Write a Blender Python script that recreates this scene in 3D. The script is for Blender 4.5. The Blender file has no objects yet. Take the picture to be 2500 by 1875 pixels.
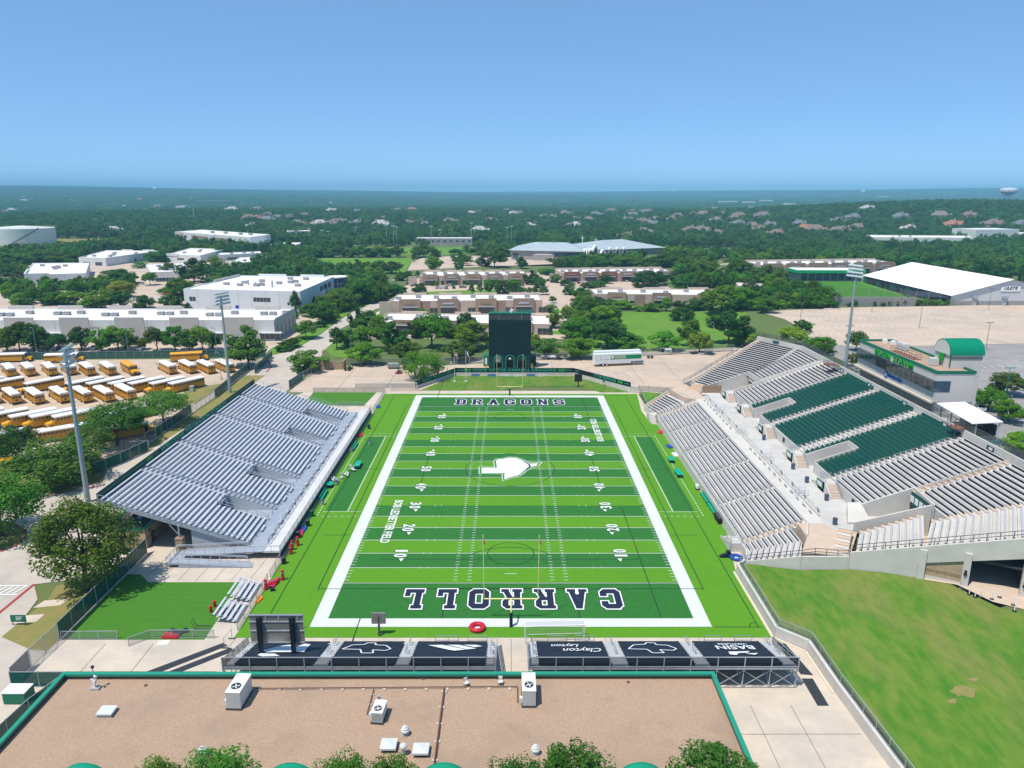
import bpy, math, random
import numpy as np
from mathutils import Matrix, Vector
from math import sin, cos, pi, radians, sqrt, atan2, exp

scene = bpy.context.scene
COL = scene.collection
R = random.Random(7)

# ------------------------------------------------------------------ camera
F_PX, PITCH, YAW, ROLL, CX, CY, CZ = 1787.0, 0.254057, 0.005038, 0.002505, -0.384, -141.55, 54.868
PW, PH = 2500.0, 1875.0
def _w(X, U, D):
    cp, sp, c, s = cos(PITCH), sin(PITCH), cos(YAW), sin(YAW)
    yy = D*cp + U*sp; zz = -D*sp + U*cp
    return Vector((c*X + s*yy, -s*X + c*yy, zz))
def ray(px, py):
    a, b = px-PW/2, py-PH/2
    cr, sr = cos(ROLL), sin(ROLL)
    return _w((cr*a+sr*b)/F_PX, -(-sr*a+cr*b)/F_PX, 1.0)
def at(px, py, z=0.0):
    "photo pixel -> point on the horizontal plane at height z"
    d = ray(px, py); t = (z-CZ)/d.z
    return Vector((CX+t*d.x, CY+t*d.y, z))
def top_h(b, px, py):
    "height of photo pixel above the ground point b, on the vertical through b"
    d = ray(px, py); t = ((b.x-CX)*d.x+(b.y-CY)*d.y)/(d.x**2+d.y**2)
    return CZ+t*d.z-b.z
def px_of(x, y, z=0.0):
    d = Vector((x-CX, y-CY, z-CZ)); r, u, f = _w(1, 0, 0), _w(0, 1, 0), _w(0, 0, 1)
    k = F_PX/max(1e-3, d.dot(f)); return PW/2+d.dot(r)*k, PH/2-d.dot(u)*k
cam = bpy.data.cameras.new('camera'); cam.sensor_width = 36; cam.sensor_fit = 'HORIZONTAL'
cam.lens = F_PX/PW*36; cam.clip_start = 0.5; cam.clip_end = 40000
co = bpy.data.objects.new('camera', cam); COL.objects.link(co)
_r, _u, _f = _w(cos(ROLL), sin(ROLL), 0), _w(-sin(ROLL), cos(ROLL), 0), _w(0, 0, 1)
co.matrix_world = Matrix(((_r.x, _u.x, -_f.x, CX), (_r.y, _u.y, -_f.y, CY), (_r.z, _u.z, -_f.z, CZ), (0, 0, 0, 1)))
scene.camera = co

# ------------------------------------------------------------------ sky, sun, exposure
SUN = Vector((-0.332, -0.293, 1.0)).normalized()
world = bpy.data.worlds.new('World'); scene.world = world; world.use_nodes = True
nt = world.node_tree; bg = nt.nodes['Background']
sky = nt.nodes.new('ShaderNodeTexSky'); sky.sky_type = 'NISHITA'; sky.sun_disc = False
sky.sun_elevation = math.asin(SUN.z); sky.sun_rotation = atan2(SUN.x, SUN.y)
sky.altitude = 200; sky.air_density = 0.3; sky.dust_density = 0.0; sky.ozone_density = 10.0
gm = nt.nodes.new('ShaderNodeGamma'); gm.inputs[1].default_value = .4; hs = nt.nodes.new('ShaderNodeHueSaturation'); hs.inputs['Saturation'].default_value = 1.48; hs.inputs['Value'].default_value = 3.45
nt.links.new(sky.outputs[0], gm.inputs[0]); nt.links.new(gm.outputs[0], hs.inputs['Color']); nt.links.new(hs.outputs[0], bg.inputs[0]); bg.inputs[1].default_value = 0.125
sl = bpy.data.lights.new('sun', 'SUN'); sl.energy = 4.2; sl.angle = radians(0.53); sl.color = (1.0, 0.94, 0.84)
so = bpy.data.objects.new('sun', sl); COL.objects.link(so); so.location = (0, 0, 300)
so.rotation_euler = SUN.to_track_quat('Z', 'Y').to_euler()
vs = scene.view_settings; vs.view_transform = 'Standard'; vs.look = 'None'; vs.exposure = 0.30; vs.gamma = 1; vs.use_curve_mapping = False
cy = scene.cycles; cy.use_denoising = True; cy.max_bounces = 6; cy.diffuse_bounces = 3; cy.glossy_bounces = 3
cy.transmission_bounces = 4; cy.transparent_max_bounces = 12; cy.volume_bounces = 0; cy.caustics_reflective = False; cy.caustics_refractive = False

# ------------------------------------------------------------------ materials
def lin(c):
    if isinstance(c, str):
        c = [int(c[i:i+2], 16)/255 for i in (1, 3, 5)]
        c = [x/12.92 if x <= .04045 else ((x+.055)/1.055)**2.4 for x in c]
    return (c[0], c[1], c[2], 1.0)
MATS = {}
def mat(name, col, rough=.7, col2=None, scale=1.0, detail=6, metal=0.0, bump=0.0, bscale=None, stretch=None, lo=.35, hi=.65, spec=.3, world_pos=False, col3=None, scale3=.05, amt3=.5, trans=0.0, glass=0.0, emit=None):
    if name in MATS: return MATS[name]
    m = bpy.data.materials.new(name); m.use_nodes = True; MATS[name] = m
    t = m.node_tree; N, L = t.nodes, t.links; b = N['Principled BSDF']
    b.inputs['Base Color'].default_value = lin(col); b.inputs['Roughness'].default_value = rough
    b.inputs['Metallic'].default_value = metal; b.inputs['Specular IOR Level'].default_value = spec
    m.diffuse_color = lin(col)
    vec = None
    if col2 is not None or bump:
        if world_pos: g = N.new('ShaderNodeNewGeometry'); vec = g.outputs['Position']
        else: g = N.new('ShaderNodeTexCoord'); vec = g.outputs['Object']
        if stretch:
            mp = N.new('ShaderNodeMapping'); mp.inputs['Scale'].default_value = stretch
            L.new(vec, mp.inputs[0]); vec = mp.outputs[0]
    def noise(s, d=detail):
        n = N.new('ShaderNodeTexNoise'); n.inputs['Scale'].default_value = s; n.inputs['Detail'].default_value = d
        n.inputs['Roughness'].default_value = .62; L.new(vec, n.inputs['Vector']); return n.outputs[0]
    def ramp(v, a, c):
        r = N.new('ShaderNodeMapRange'); r.inputs[1].default_value = a; r.inputs[2].default_value = c; L.new(v, r.inputs[0]); return r.outputs[0]
    def mix(f, a, c):
        x = N.new('ShaderNodeMix'); x.data_type = 'RGBA'; L.new(f, x.inputs[0])
        for s, v in ((x.inputs[6], a), (x.inputs[7], c)):
            if isinstance(v, tuple): s.default_value = v
            else: L.new(v, s)
        return x.outputs[2]
    if col2 is not None:
        c = mix(ramp(noise(scale), lo, hi), lin(col), lin(col2))
        if col3 is not None:
            f = ramp(noise(scale3, 4), .48, .72); mu = N.new('ShaderNodeMath'); mu.operation = 'MULTIPLY'; mu.inputs[1].default_value = amt3
            L.new(f, mu.inputs[0]); c = mix(mu.outputs[0], c, lin(col3))
        L.new(c, b.inputs['Base Color'])
    if bump:
        bn = N.new('ShaderNodeBump'); bn.inputs['Strength'].default_value = bump; bn.inputs['Distance'].default_value = .1
        L.new(noise(bscale or scale*3, 3), bn.inputs['Height']); L.new(bn.outputs[0], b.inputs['Normal'])
    if glass:
        b.inputs['Roughness'].default_value = .04; b.inputs['Specular IOR Level'].default_value = .8
    if emit: b.inputs['Emission Color'].default_value = lin(col); b.inputs['Emission Strength'].default_value = emit
    return m

def leafmat(name, c1, c2, rnd=.35):
    m = bpy.data.materials.new(name); m.use_nodes = True; MATS[name] = m
    t = m.node_tree; N, L = t.nodes, t.links; b = N['Principled BSDF']
    b.inputs['Roughness'].default_value = .62; b.inputs['Specular IOR Level'].default_value = .22
    tc = N.new('ShaderNodeTexCoord'); n = N.new('ShaderNodeTexNoise'); n.inputs['Scale'].default_value = 9; n.inputs['Detail'].default_value = 5
    L.new(tc.outputs['Object'], n.inputs['Vector'])
    r = N.new('ShaderNodeMapRange'); r.inputs[1].default_value = .3; r.inputs[2].default_value = .7; L.new(n.outputs[0], r.inputs[0])
    x = N.new('ShaderNodeMix'); x.data_type = 'RGBA'; L.new(r.outputs[0], x.inputs[0]); x.inputs[6].default_value = lin(c1); x.inputs[7].default_value = lin(c2)
    oi = N.new('ShaderNodeObjectInfo'); h = N.new('ShaderNodeHueSaturation')
    mr = N.new('ShaderNodeMapRange'); mr.inputs[3].default_value = 1-rnd; mr.inputs[4].default_value = 1+rnd; L.new(oi.outputs['Random'], mr.inputs[0]); L.new(mr.outputs[0], h.inputs['Value'])
    mh = N.new('ShaderNodeMapRange'); mh.inputs[3].default_value = .475; mh.inputs[4].default_value = .53
    f = N.new('ShaderNodeMath'); f.operation = 'FRACT'; f2 = N.new('ShaderNodeMath'); f2.operation = 'MULTIPLY'; f2.inputs[1].default_value = 7.3
    L.new(oi.outputs['Random'], f2.inputs[0]); L.new(f2.outputs[0], f.inputs[0]); L.new(f.outputs[0], mh.inputs[0]); L.new(mh.outputs[0], h.inputs['Hue'])
    L.new(x.outputs[2], h.inputs['Color']); L.new(h.outputs[0], b.inputs['Base Color'])
    tr = N.new('ShaderNodeBsdfTranslucent'); L.new(h.outputs[0], tr.inputs[0]); ad = N.new('ShaderNodeMixShader'); ad.inputs[0].default_value = .42
    L.new(b.outputs[0], ad.inputs[1]); L.new(tr.outputs[0], ad.inputs[2]); L.new(ad.outputs[0], N['Material Output'].inputs[0])
    return m

def glassmesh(name, col, alpha, rough=.6):
    "open weave or netting: a material that lets part of the light through"
    m = bpy.data.materials.new(name); m.use_nodes = True; MATS[name] = m
    b = m.node_tree.nodes['Principled BSDF']; b.inputs['Base Color'].default_value = lin(col); b.inputs['Alpha'].default_value = alpha; b.inputs['Specular IOR Level'].default_value = .05; b.inputs['Roughness'].default_value = rough
    return m

# ------------------------------------------------------------------ mesh builder
class MB:
    def __init__(s): s.v = []; s.f = []; s.m = []; s.cur = 0
    def add(s, vs, fs):
        o = len(s.v); s.v.extend([tuple(x) for x in vs]); s.f.extend([tuple(o+i for i in f) for f in fs]); s.m.extend([s.cur]*len(fs)); return s
    def box(s, x0, y0, z0, x1, y1, z1):
        vs = [(x, y, z) for z in (z0, z1) for y in (y0, y1) for x in (x0, x1)]
        return s.add(vs, [(0, 2, 3, 1), (4, 5, 7, 6), (0, 1, 5, 4), (2, 6, 7, 3), (0, 4, 6, 2), (1, 3, 7, 5)])
    def obox(s, cx, cy, z0, w, d, h, ang=0.0):
        c, n = cos(ang), sin(ang); P = [(cx+c*a-n*b, cy+n*a+c*b) for a, b in ((-w/2, -d/2), (w/2, -d/2), (w/2, d/2), (-w/2, d/2))]
        return s.prism(P, z0, z0+h)
    def prism(s, P, z0, z1, ztop=None):
        n = len(P); zb = z0 if hasattr(z0, '__len__') else [z0]*n; zt = z1 if hasattr(z1, '__len__') else [z1]*n
        vs = [(p[0], p[1], zb[i]) for i, p in enumerate(P)]+[(p[0], p[1], zt[i]) for i, p in enumerate(P)]
        fs = [tuple(range(n-1, -1, -1)), tuple(range(n, 2*n))]+[(i, (i+1) % n, n+(i+1) % n, n+i) for i in range(n)]
        return s.add(vs, fs)
    def bar(s, a, b, w, h, up=(0, 0, 1)):
        a, b, up = Vector(a), Vector(b), Vector(up); d = (b-a).normalized(); sd = d.cross(up)
        if sd.length < 1e-4: sd = d.cross(Vector((1, 0, 0)))
        sd.normalize(); u = sd.cross(d); vs = []
        for p in (a, b):
            for i, j in ((-1, -1), (1, -1), (1, 1), (-1, 1)): vs.append(p+sd*(i*w/2)+u*(j*h/2))
        return s.add(vs, [(0, 1, 2, 3), (7, 6, 5, 4), (0, 4, 5, 1), (1, 5, 6, 2), (2, 6, 7, 3), (3, 7, 4, 0)])
    def tube(s, pts, r, n=6):
        for i in range(len(pts)-1):
            a, b = Vector(pts[i]), Vector(pts[i+1]); r0, r1 = (r, r) if not hasattr(r, '__len__') else (r[i], r[i+1])
            d = (b-a).normalized(); u = d.orthogonal().normalized(); w = d.cross(u); vs = []
            for p, q in ((a, r0), (b, r1)):
                for k in range(n): t = 2*pi*k/n; vs.append(p+u*(cos(t)*q)+w*(sin(t)*q))
            s.add(vs, [(k, (k+1) % n, n+(k+1) % n, n+k) for k in range(n)]+[tuple(range(n-1, -1, -1)), tuple(range(n, 2*n))])
        return s
    def lathe(s, prof, n=12, cx=0, cy=0):
        vs = []
        for r, z in prof:
            for k in range(n): t = 2*pi*k/n; vs.append((cx+r*cos(t), cy+r*sin(t), z))
        fs = [(i*n+k, i*n+(k+1) % n, (i+1)*n+(k+1) % n, (i+1)*n+k) for i in range(len(prof)-1) for k in range(n)]
        fs.append(tuple(range(n-1, -1, -1))); fs.append(tuple((len(prof)-1)*n+k for k in range(n)))
        return s.add(vs, fs)
    def poly(s, P): return s.add(P, [tuple(range(len(P)))])
    def ext(s, P, d):
        "extrude a planar 3D polygon along vector d"
        n = len(P); P = [Vector(p) for p in P]; d = Vector(d); vs = P+[p+d for p in P]
        return s.add(vs, [tuple(range(n-1, -1, -1)), tuple(range(n, 2*n))]+[(i, (i+1) % n, n+(i+1) % n, n+i) for i in range(n)])
    def mesh(s, name, *mats, smooth=False):
        me = bpy.data.meshes.new(name); me.from_pydata(s.v, [], s.f)
        for m in mats: me.materials.append(m)
        if len(mats) > 1: me.polygons.foreach_set('material_index', s.m)
        if smooth: me.polygons.foreach_set('use_smooth', [True]*len(me.polygons))
        me.update(); return me
    def ob(s, name, *mats, parent=None, smooth=False, world=True):
        return link(name, s.mesh(name, *mats, smooth=smooth), parent, world)
def link(name, data, parent=None, world=True):
    o = bpy.data.objects.new(name, data); COL.objects.link(o)
    if parent is not None:
        o.parent = parent
        if world: o.matrix_parent_inverse = ROOTM.get(parent.name, Matrix()).inverted()
    return o
ROOTM = {}
def tag(o, label=None, cat=None, group=None, kind=None):
    if label: o['label'] = label
    if cat: o['category'] = cat
    if group: o['group'] = group
    if kind: o['kind'] = kind
    return o
def thing(name, label, cat, loc=(0, 0, 0), rz=0.0, group=None):
    o = bpy.data.objects.new(name, None); COL.objects.link(o); o.empty_display_size = .5
    o.location = loc; o.rotation_euler = (0, 0, rz); tag(o, label, cat, group)
    ROOTM[o.name] = Matrix.Translation(Vector(loc)) @ Matrix.Rotation(rz, 4, 'Z')
    return o
def struct(name, mb, *mats, **k):
    o = mb.ob(name, *mats, **k); o['kind'] = 'structure'; return o
KIDS = {}
def dup(root, loc, rz=0.0, label=None, scale=None, group=None):
    "copy a thing with its parts and their sub-parts"
    if root.name not in KIDS:
        allk = {}
        for o in bpy.data.objects:
            if o.parent is not None: allk.setdefault(o.parent.name, []).append(o)
        KIDS[root.name] = [(c, allk.get(c.name, [])) for c in allk.get(root.name, [])]
    r = root.copy(); COL.objects.link(r); r.location = loc; r.rotation_euler = (0, 0, rz)
    if scale: r.scale = scale
    if label: r['label'] = label
    if group: r['group'] = group
    for ch, gs in KIDS[root.name]:
        c = ch.copy(); COL.objects.link(c); c.parent = r
        for g in gs: d = g.copy(); COL.objects.link(d); d.parent = c
    return r
def inst(name, data, parent, M):
    "share mesh data: a child object placed by a matrix relative to its parent"
    o = bpy.data.objects.new(name, data); COL.objects.link(o); o.parent = parent; o.matrix_local = M; return o
def T(x, y, z, rz=0.0, s=(1, 1, 1)):
    return Matrix.Translation((x, y, z)) @ Matrix.Rotation(rz, 4, 'Z') @ Matrix.Diagonal((s[0], s[1], s[2], 1))
ORD = ['first', 'second', 'third', 'fourth', 'fifth', 'sixth', 'seventh', 'eighth', 'ninth', 'tenth', 'eleventh', 'twelfth', 'thirteenth', 'fourteenth', 'fifteenth', 'sixteenth', 'seventeenth', 'eighteenth', 'nineteenth', 'twentieth']
def nth(i):
    if i < 20: return ORD[i]
    t = ['twenty', 'thirty', 'forty', 'fifty', 'sixty', 'seventy', 'eighty', 'ninety'][(i+1)//10-2]
    return (t[:-1]+'ieth') if (i+1) % 10 == 0 else t+'-'+ORD[(i+1) % 10-1]

FONT = {}
def text(name, s, size, M, m, parent=None, ext=.02, bold=0.0, align='CENTER', width=None, shear=0.0):
    "lettering as a mesh: local x runs along the line, local z faces the reader"
    cu = bpy.data.curves.new('t', 'FONT'); cu.body = s; cu.size = size; cu.extrude = ext; cu.offset = bold; cu.align_x = align; cu.align_y = 'CENTER'; cu.resolution_u = 3; cu.shear = shear
    o = bpy.data.objects.new('t', cu); me = bpy.data.meshes.new_from_object(o); bpy.data.objects.remove(o); bpy.data.curves.remove(cu)
    if width:
        xs = [v.co.x for v in me.vertices]; k = width/max(.01, max(xs)-min(xs))
        for v in me.vertices: v.co.x *= k
    me.name = name; me.materials.clear(); me.materials.append(m)
    o = bpy.data.objects.new(name, me); COL.objects.link(o)
    if parent is not None: o.parent = parent; o.matrix_parent_inverse = ROOTM.get(parent.name, Matrix()).inverted()
    o.matrix_basis = M
    return o
def face_mat(pos, xdir, ydir):
    "matrix whose x runs along xdir and y (letter up) along ydir"
    x = Vector(xdir).normalized(); y = Vector(ydir).normalized(); z = x.cross(y)
    return Matrix(((x.x, y.x, z.x, pos[0]), (x.y, y.y, z.y, pos[1]), (x.z, y.z, z.z, pos[2]), (0, 0, 0, 1)))

# palette
CONC = mat('concrete', (.60, .51, .415), .85, (.50, .435, .36), .35, detail=10, bump=.15, bscale=6, world_pos=True, col3=(.42, .38, .335), scale3=.11, amt3=.75)
CONC_W = mat('concrete_white', (.60, .57, .52), .85, (.54, .515, .47), .5, bump=.1, bscale=5, world_pos=True, col3=(.44, .42, .39), scale3=.11, amt3=.6)
CONC_T = mat('concrete_tread', (.60, .57, .535), .85, (.53, .50, .47), .6, bump=.1, bscale=5, world_pos=True, col3=(.42, .405, .39), scale3=.25, amt3=.8)
CONC_TAN = mat('concrete_tan', (.60, .43, .30), .85, (.52, .37, .26), .8, world_pos=True)
CONC_LOT = mat('concrete_lot', (.55, .43, .33), .9, (.47, .375, .295), .15, detail=10, world_pos=True, col3=(.35, .30, .255), scale3=.05, amt3=.75)
CONC_ROAD = mat('concrete_road', (.52, .455, .385), .9, (.44, .39, .335), .2, detail=10, world_pos=True, col3=(.36, .325, .29), scale3=.07, amt3=.75)
ASPH = mat('asphalt', (.30, .285, .27), .9, (.24, .23, .22), .3, world_pos=True, col3=(.38, .36, .34), scale3=.04)
GRASS = mat('grass', (.050, .165, .008), .9, (.125, .205, .020), .55, detail=14, lo=.36, hi=.64, bump=.5, bscale=5, world_pos=True, stretch=(1.6, .55, 1), col3=(.30, .20, .085), scale3=.10, amt3=.5)
LAWN = mat('lawn', (.085, .215, .012), .9, (.125, .245, .02), .12, bump=.3, bscale=3, world_pos=True, col3=(.16, .235, .035), scale3=.03, amt3=.6)
DRY = mat('dry_grass', (.16, .20, .04), .9, (.26, .20, .075), .3, bump=.4, bscale=3, world_pos=True, col3=(.30, .20, .09), scale3=.15)
ALU = mat('aluminium', (.62, .65, .70), .45, (.54, .57, .63), .7, metal=.2, spec=.4)
ALU_D = mat('aluminium_deck', (.36, .40, .46), .5, (.29, .33, .40), .5, metal=.1)
GALV = mat('galvanised', (.46, .50, .53), .5, (.38, .42, .46), 1.0, metal=.3)
STEEL_D = mat('dark_steel', (.06, .065, .07), .5)
RAIL_D = mat('dark_rail', (.10, .095, .09), .5)
BLACK = mat('black_plastic', (.012, .014, .018), .5)
WHITE = mat('white_paint', (.80, .80, .79), .6)
ROOFW = mat('white_roof', (.80, .79, .77), .8, (.73, .72, .71), .15, world_pos=True, col3=(.62, .60, .57), scale3=.08, amt3=.7)
GREEN = mat('stadium_green', (.008, .15, .085), .5)
GREEN_L = mat('coping_green', (.02, .26, .17), .45)
NAVY = mat('navy', (.010, .016, .032), .7)
TEAL = mat('teal_fabric', (.0, .34, .22), .6)
RED = mat('red_vinyl', (.50, .012, .03), .45)
REDP = mat('red_paint', (.42, .03, .03), .7, (.30, .06, .05), 2.0, world_pos=True)
BLUE = mat('blue_vinyl', (.015, .07, .36), .5)
GLASS = mat('window_glass', (.02, .035, .045), .05, glass=1)
GLASSB = mat('window_glass_blue', (.02, .06, .10), .05, glass=1)
SCREEN = glassmesh('windscreen_green', (.006, .085, .065), .95)
CHAIN = glassmesh('chain_link', (.22, .24, .24), .34)
CHAIN_D = glassmesh('chain_link_dark', (.12, .14, .14), .45)
NET = glassmesh('goal_net', (.55, .58, .58), .30)
# ------------------------------------------------------------------ terrain
from mathutils.geometry import delaunay_2d_cdt
def ss(t): t = np.clip(t, 0, 1); return t*t*(3-2*t)
def Hn(x, y):
    "terrain height: field level 0, plateau of the east car park at 5 m, low hills far away"
    x = np.asarray(x, float); y = np.asarray(y, float)
    e0 = np.interp(y, [-42, 40, 46, 66, 72, 80, 220], [49.4, 49.4, 52, 74, 80, 84, 97]); w = np.interp(y, [-42, 42, 60, 75], [.9, .9, 3, 13])
    h = 4.85*ss((x-e0)/w)
    # grass bank south of the home stand
    hb = np.interp(x, [33, 36, 52, 64], [1.25, 1.35, 4.1, 4.85]); hb = np.where(x > np.where(y > -60, 34.2, 37.2), hb, 0.0)
    h = np.where(y < -41.5, hb, h)
    h = h*ss(1-(np.hypot(x, y)-420)/250)
    r = np.hypot(x, y+140)
    az = np.abs(np.arctan2(x, y+140))
    h = h+ss((r-2600)/8500)*(68+55*ss(az/.62))+6*np.sin(x/610+1.3)*np.sin(y/830)*ss((r-900)/1500)+12*np.sin(x/1700+.4)*np.sin(y/2100+2)*ss((r-3000)/3000)
    h = h+36*np.exp(-((x-930)/500)**2-((y-1300)/430)**2)
    h = h+9*np.exp(-((x+700)/500)**2-((y-1500)/500)**2)
    return h
def H(x, y): return float(Hn(x, y))
def graded(lo, hi, step, far, k=1.16):
    a = list(np.arange(lo, hi+.01, step)); s = step
    while a[-1] < far: s *= k; a.append(a[-1]+s)
    s = step
    while a[0] > -far: s *= k; a.insert(0, a[0]-s)
    return np.array(a)
gx = graded(-90, 130, 2.0, 15000); gy = graded(-100, 230, 2.0, 15000); gy = gy[gy > -900]
GX, GY = np.meshgrid(gx, gy); GZ = Hn(GX, GY)-.06
GZ = np.where((GY < -41) & (GX < 41), np.minimum(GZ, -.08), GZ); GZ = np.where((GY < -38) & (GY > -60) & (GX >= 41) & (GX < 64), GZ-1.2, GZ)
nx, ny = len(gx), len(gy)
idx = np.arange(nx*ny).reshape(ny, nx)
me = bpy.data.meshes.new('ground')
fa = np.stack([idx[:-1, :-1], idx[:-1, 1:], idx[1:, 1:], idx[1:, :-1]], -1).reshape(-1, 4)
me.from_pydata(np.stack([GX, GY, GZ], -1).reshape(-1, 3).tolist(), [], fa.tolist())
me.materials.append(mat('ground_soil', (.075, .135, .03), .95, (.12, .15, .045), .05, world_pos=True, col3=(.20, .17, .10), scale3=.012, amt3=.6))
me.polygons.foreach_set('use_smooth', [True]*len(me.polygons))
tag(link('ground', me), kind='structure')

def patch(name, P, m, dz=.0, step=None, kind='structure', flat=None, parent=None):
    P = [Vector((p[0], p[1])) for p in P]
    if step is None:
        z = flat if flat is not None else None
        mb = MB().poly([(p.x, p.y, (H(p.x, p.y) if z is None else z)+dz) for p in P])
    else:
        xs = [p.x for p in P]; ys = [p.y for p in P]; V = []; Ed = []
        for i, p in enumerate(P):
            q = P[(i+1) % len(P)]; n = max(1, int((q-p).length/step))
            for k in range(n): V.append(p+(q-p)*(k/n))
        n0 = len(V); Ed = [(i, (i+1) % n0) for i in range(n0)]
        for x in np.arange(min(xs), max(xs), step):
            for y in np.arange(min(ys), max(ys), step):
                ins = False
                for i in range(len(P)):
                    a, b = P[i], P[i-1]
                    if (a.y > y) != (b.y > y) and x < (b.x-a.x)*(y-a.y)/(b.y-a.y)+a.x: ins = not ins
                if ins: V.append(Vector((x, y)))
        ov, oe, of, *_ = delaunay_2d_cdt(V, Ed, [], 1, 1e-4)
        mb = MB().add([(p.x, p.y, (H(p.x, p.y) if flat is None else flat)+dz) for p in ov], of)
    o = mb.ob(name, m, smooth=step is not None, parent=parent)
    if parent is None and kind: o['kind'] = kind
    return o
def lines(name, segs, w, m, dz, parent=None, z=None):
    mb = MB()
    for (x0, y0, x1, y1) in segs:
        d = Vector((x1-x0, y1-y0)); L = d.length; d /= L; nrm = Vector((-d.y, d.x))*(w/2)
        k = max(1, int(L/25)) if z is None else 1
        for i in range(k):
            a = Vector((x0, y0))+d*(L*i/k); b = Vector((x0, y0))+d*(L*(i+1)/k)
            mb.poly([(p.x, p.y, (H(p.x, p.y) if z is None else z)+dz) for p in (a-nrm, b-nrm, b+nrm, a+nrm)])
    o = mb.ob(name, m, parent=parent)
    if parent is None: o['kind'] = 'structure'
    return o

# --- paving and lawns around the field (each sheet a little above the one below)
patch('stadium_apron', [(-58, -100), (37.5, -100), (37.5, -64), (34.6, -59.5), (36.4, -41), (36.4, 62), (-34, 62), (-58, 62), (-66, 40), (-66, -36), (-58, -44)], CONC, .0, flat=0)
patch('north_lot', [(-63, 60), (-26, 60), (-17, 78), (20, 78), (36, 58.6), (47, 56), (72, 68), (82, 86), (84, 119), (59, 112), (29, 106), (8, 102), (-22, 94), (-63, 94)], CONC_LOT, .012, flat=0)
patch('west_street', [(-140, -80), (-69, -80), (-57, -69), (-57.4, -60), (-64, -59), (-66, -50), (-69, -46), (-62, -44), (-62, -5), (-64, 62), (-64, 96), (-67, 118), (-67, 135), (-71, 160), (-68, 182), (-66, 215), (-60, 231), (-56, 245), (-58, 256), (-63, 252), (-71, 235), (-75, 207), (-76, 183), (-76, 149), (-78, 118), (-84, 108), (-84, 10), (-84, -6), (-140, -30)], CONC_ROAD, .004, flat=0)
patch('bus_lot', [(-260, 6), (-84, 6), (-84, 104), (-260, 98)], CONC_LOT, .008, flat=0)
patch('lot_verge', [(-94, 63), (-84.5, 71), (-84.5, 48), (-88, 48)], DRY, .03, flat=0)
patch('verge_strip', [(-81.4, 9), (-79.5, 9), (-76, 80), (-82.4, 80)], DRY, .03, flat=0)
patch('street_bed', [(-94, -12), (-85, -13), (-80, -7), (-84, 3), (-110, 4), (-110, -14)], DRY, .03, flat=0)
patch('street_island', [(-110, -27), (-87, -25), (-81, -29), (-79.3, -33), (-84, -40), (-110, -52)], DRY, .03, flat=0)
patch('tree_bed', [(-64.6, -50), (-65.5, -46.5), (-61.5, -44.3), (-57.4, -44.3), (-57.4, -62), (-60, -61.5), (-65, -59)], DRY, .03, flat=0)
patch('utility_pad', [(-66.3, -56.2), (-62.7, -55.6), (-62.7, -53.8), (-65.6, -54.2)], CONC, .045, flat=0)
patch('utility_pad', [(-65.2, -52.3), (-61.9, -51.6), (-61.7, -50), (-64.8, -50.4)], CONC, .045, flat=0)
lines('curb', [(-69, -46, -69, -53.5), (-69, -53.5, -68.6, -57), (-85, -26, -81.5, -28.5), (-81.5, -28.5, -79.6, -31.5), (-79.6, -31.5, -79.4, -34), (-79.4, -34, -82, -38), (-87, -13.8, -82, -11), (-82, -11, -79, -8.6), (-84.5, 107, -78, 92), (-78, 92, -77, 84), (-66.5, 113, -67.5, 119), (-67, 107, -63.5, 97)], .42, REDP, .05, z=0)
lines('crosswalk', [(-74-.9*k, -48.6, -73.4-.9*k, -46.6) for k in range(-4, 7)]+[(-80.5, -46.4, -69.6, -46.4), (-80.5, -48.8, -69.6, -48.8)]+[(-76.9+.9*k, -34, -77.7+.9*k, -31) for k in range(6)], .22, WHITE, .05, z=0)
lines('road_stripe', [(-76.5, 142, -70.5, 142), (-76.5, 145, -71, 145)], .4, WHITE, .05, z=0)
# side verges of the north street
patch('street_verge', [(-84.5, 108.5), (-78.4, 118.5), (-76.4, 149), (-76.4, 183), (-75.5, 207), (-72, 235), (-64, 253), (-68, 256), (-78, 236), (-81, 207), (-83, 183), (-83, 149), (-87, 122)], LAWN, .03, flat=0)
patch('street_verge', [(-66.6, 118), (-66.8, 133), (-62, 128), (-49, 110), (-52, 104), (-61, 107)], LAWN, .03, flat=0)
patch('street_verge', [(-65, 193), (-63, 215), (-58, 229), (-55, 232), (-52, 212), (-53, 198), (-60, 190)], LAWN, .03, flat=0)
patch('sidewalk', [(-64.2, 197), (-62.2, 214), (-57.5, 227), (-56.3, 226), (-60.2, 213), (-62, 197)], CONC, .045, flat=0)
# warehouse courts, shop courts
patch('warehouse_court', [(-260, 99.5), (-86, 107.5), (-87, 121), (-84, 150), (-84, 190), (-100, 196), (-260, 180)], CONC_LOT, .006, flat=0)
patch('office_court', [(-360, 196), (-104, 198), (-90, 260), (-92, 300), (-170, 300), (-200, 520), (-340, 560), (-420, 420)], CONC_LOT, .004, flat=0)
patch('shop_court', [(-60, 140), (38, 140), (36, 225), (110, 225), (112, 300), (110, 400), (-60, 380), (-64, 300), (-56, 250), (-58, 232), (-52, 212), (-53, 195), (-64, 185), (-64, 160)], CONC_LOT, .008, flat=0)
patch('court_island', [(-50, 268), (-22, 272), (-4, 279), (-6, 290), (-30, 288), (-52, 280)], LAWN, .03, flat=0)
patch('court_island', [(19, 200), (25, 204), (24, 226), (18, 226)], LAWN, .03, flat=0)
patch('court_island', [(17, 150), (25, 148), (24, 158), (17, 158)], LAWN, .03, flat=0)
patch('avenue', [(104, 290), (120, 318), (168, 408), (184, 428), (205, 470), (190, 470), (160, 427), (140, 395), (110, 330), (98, 300)], CONC_ROAD, .03)
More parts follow.
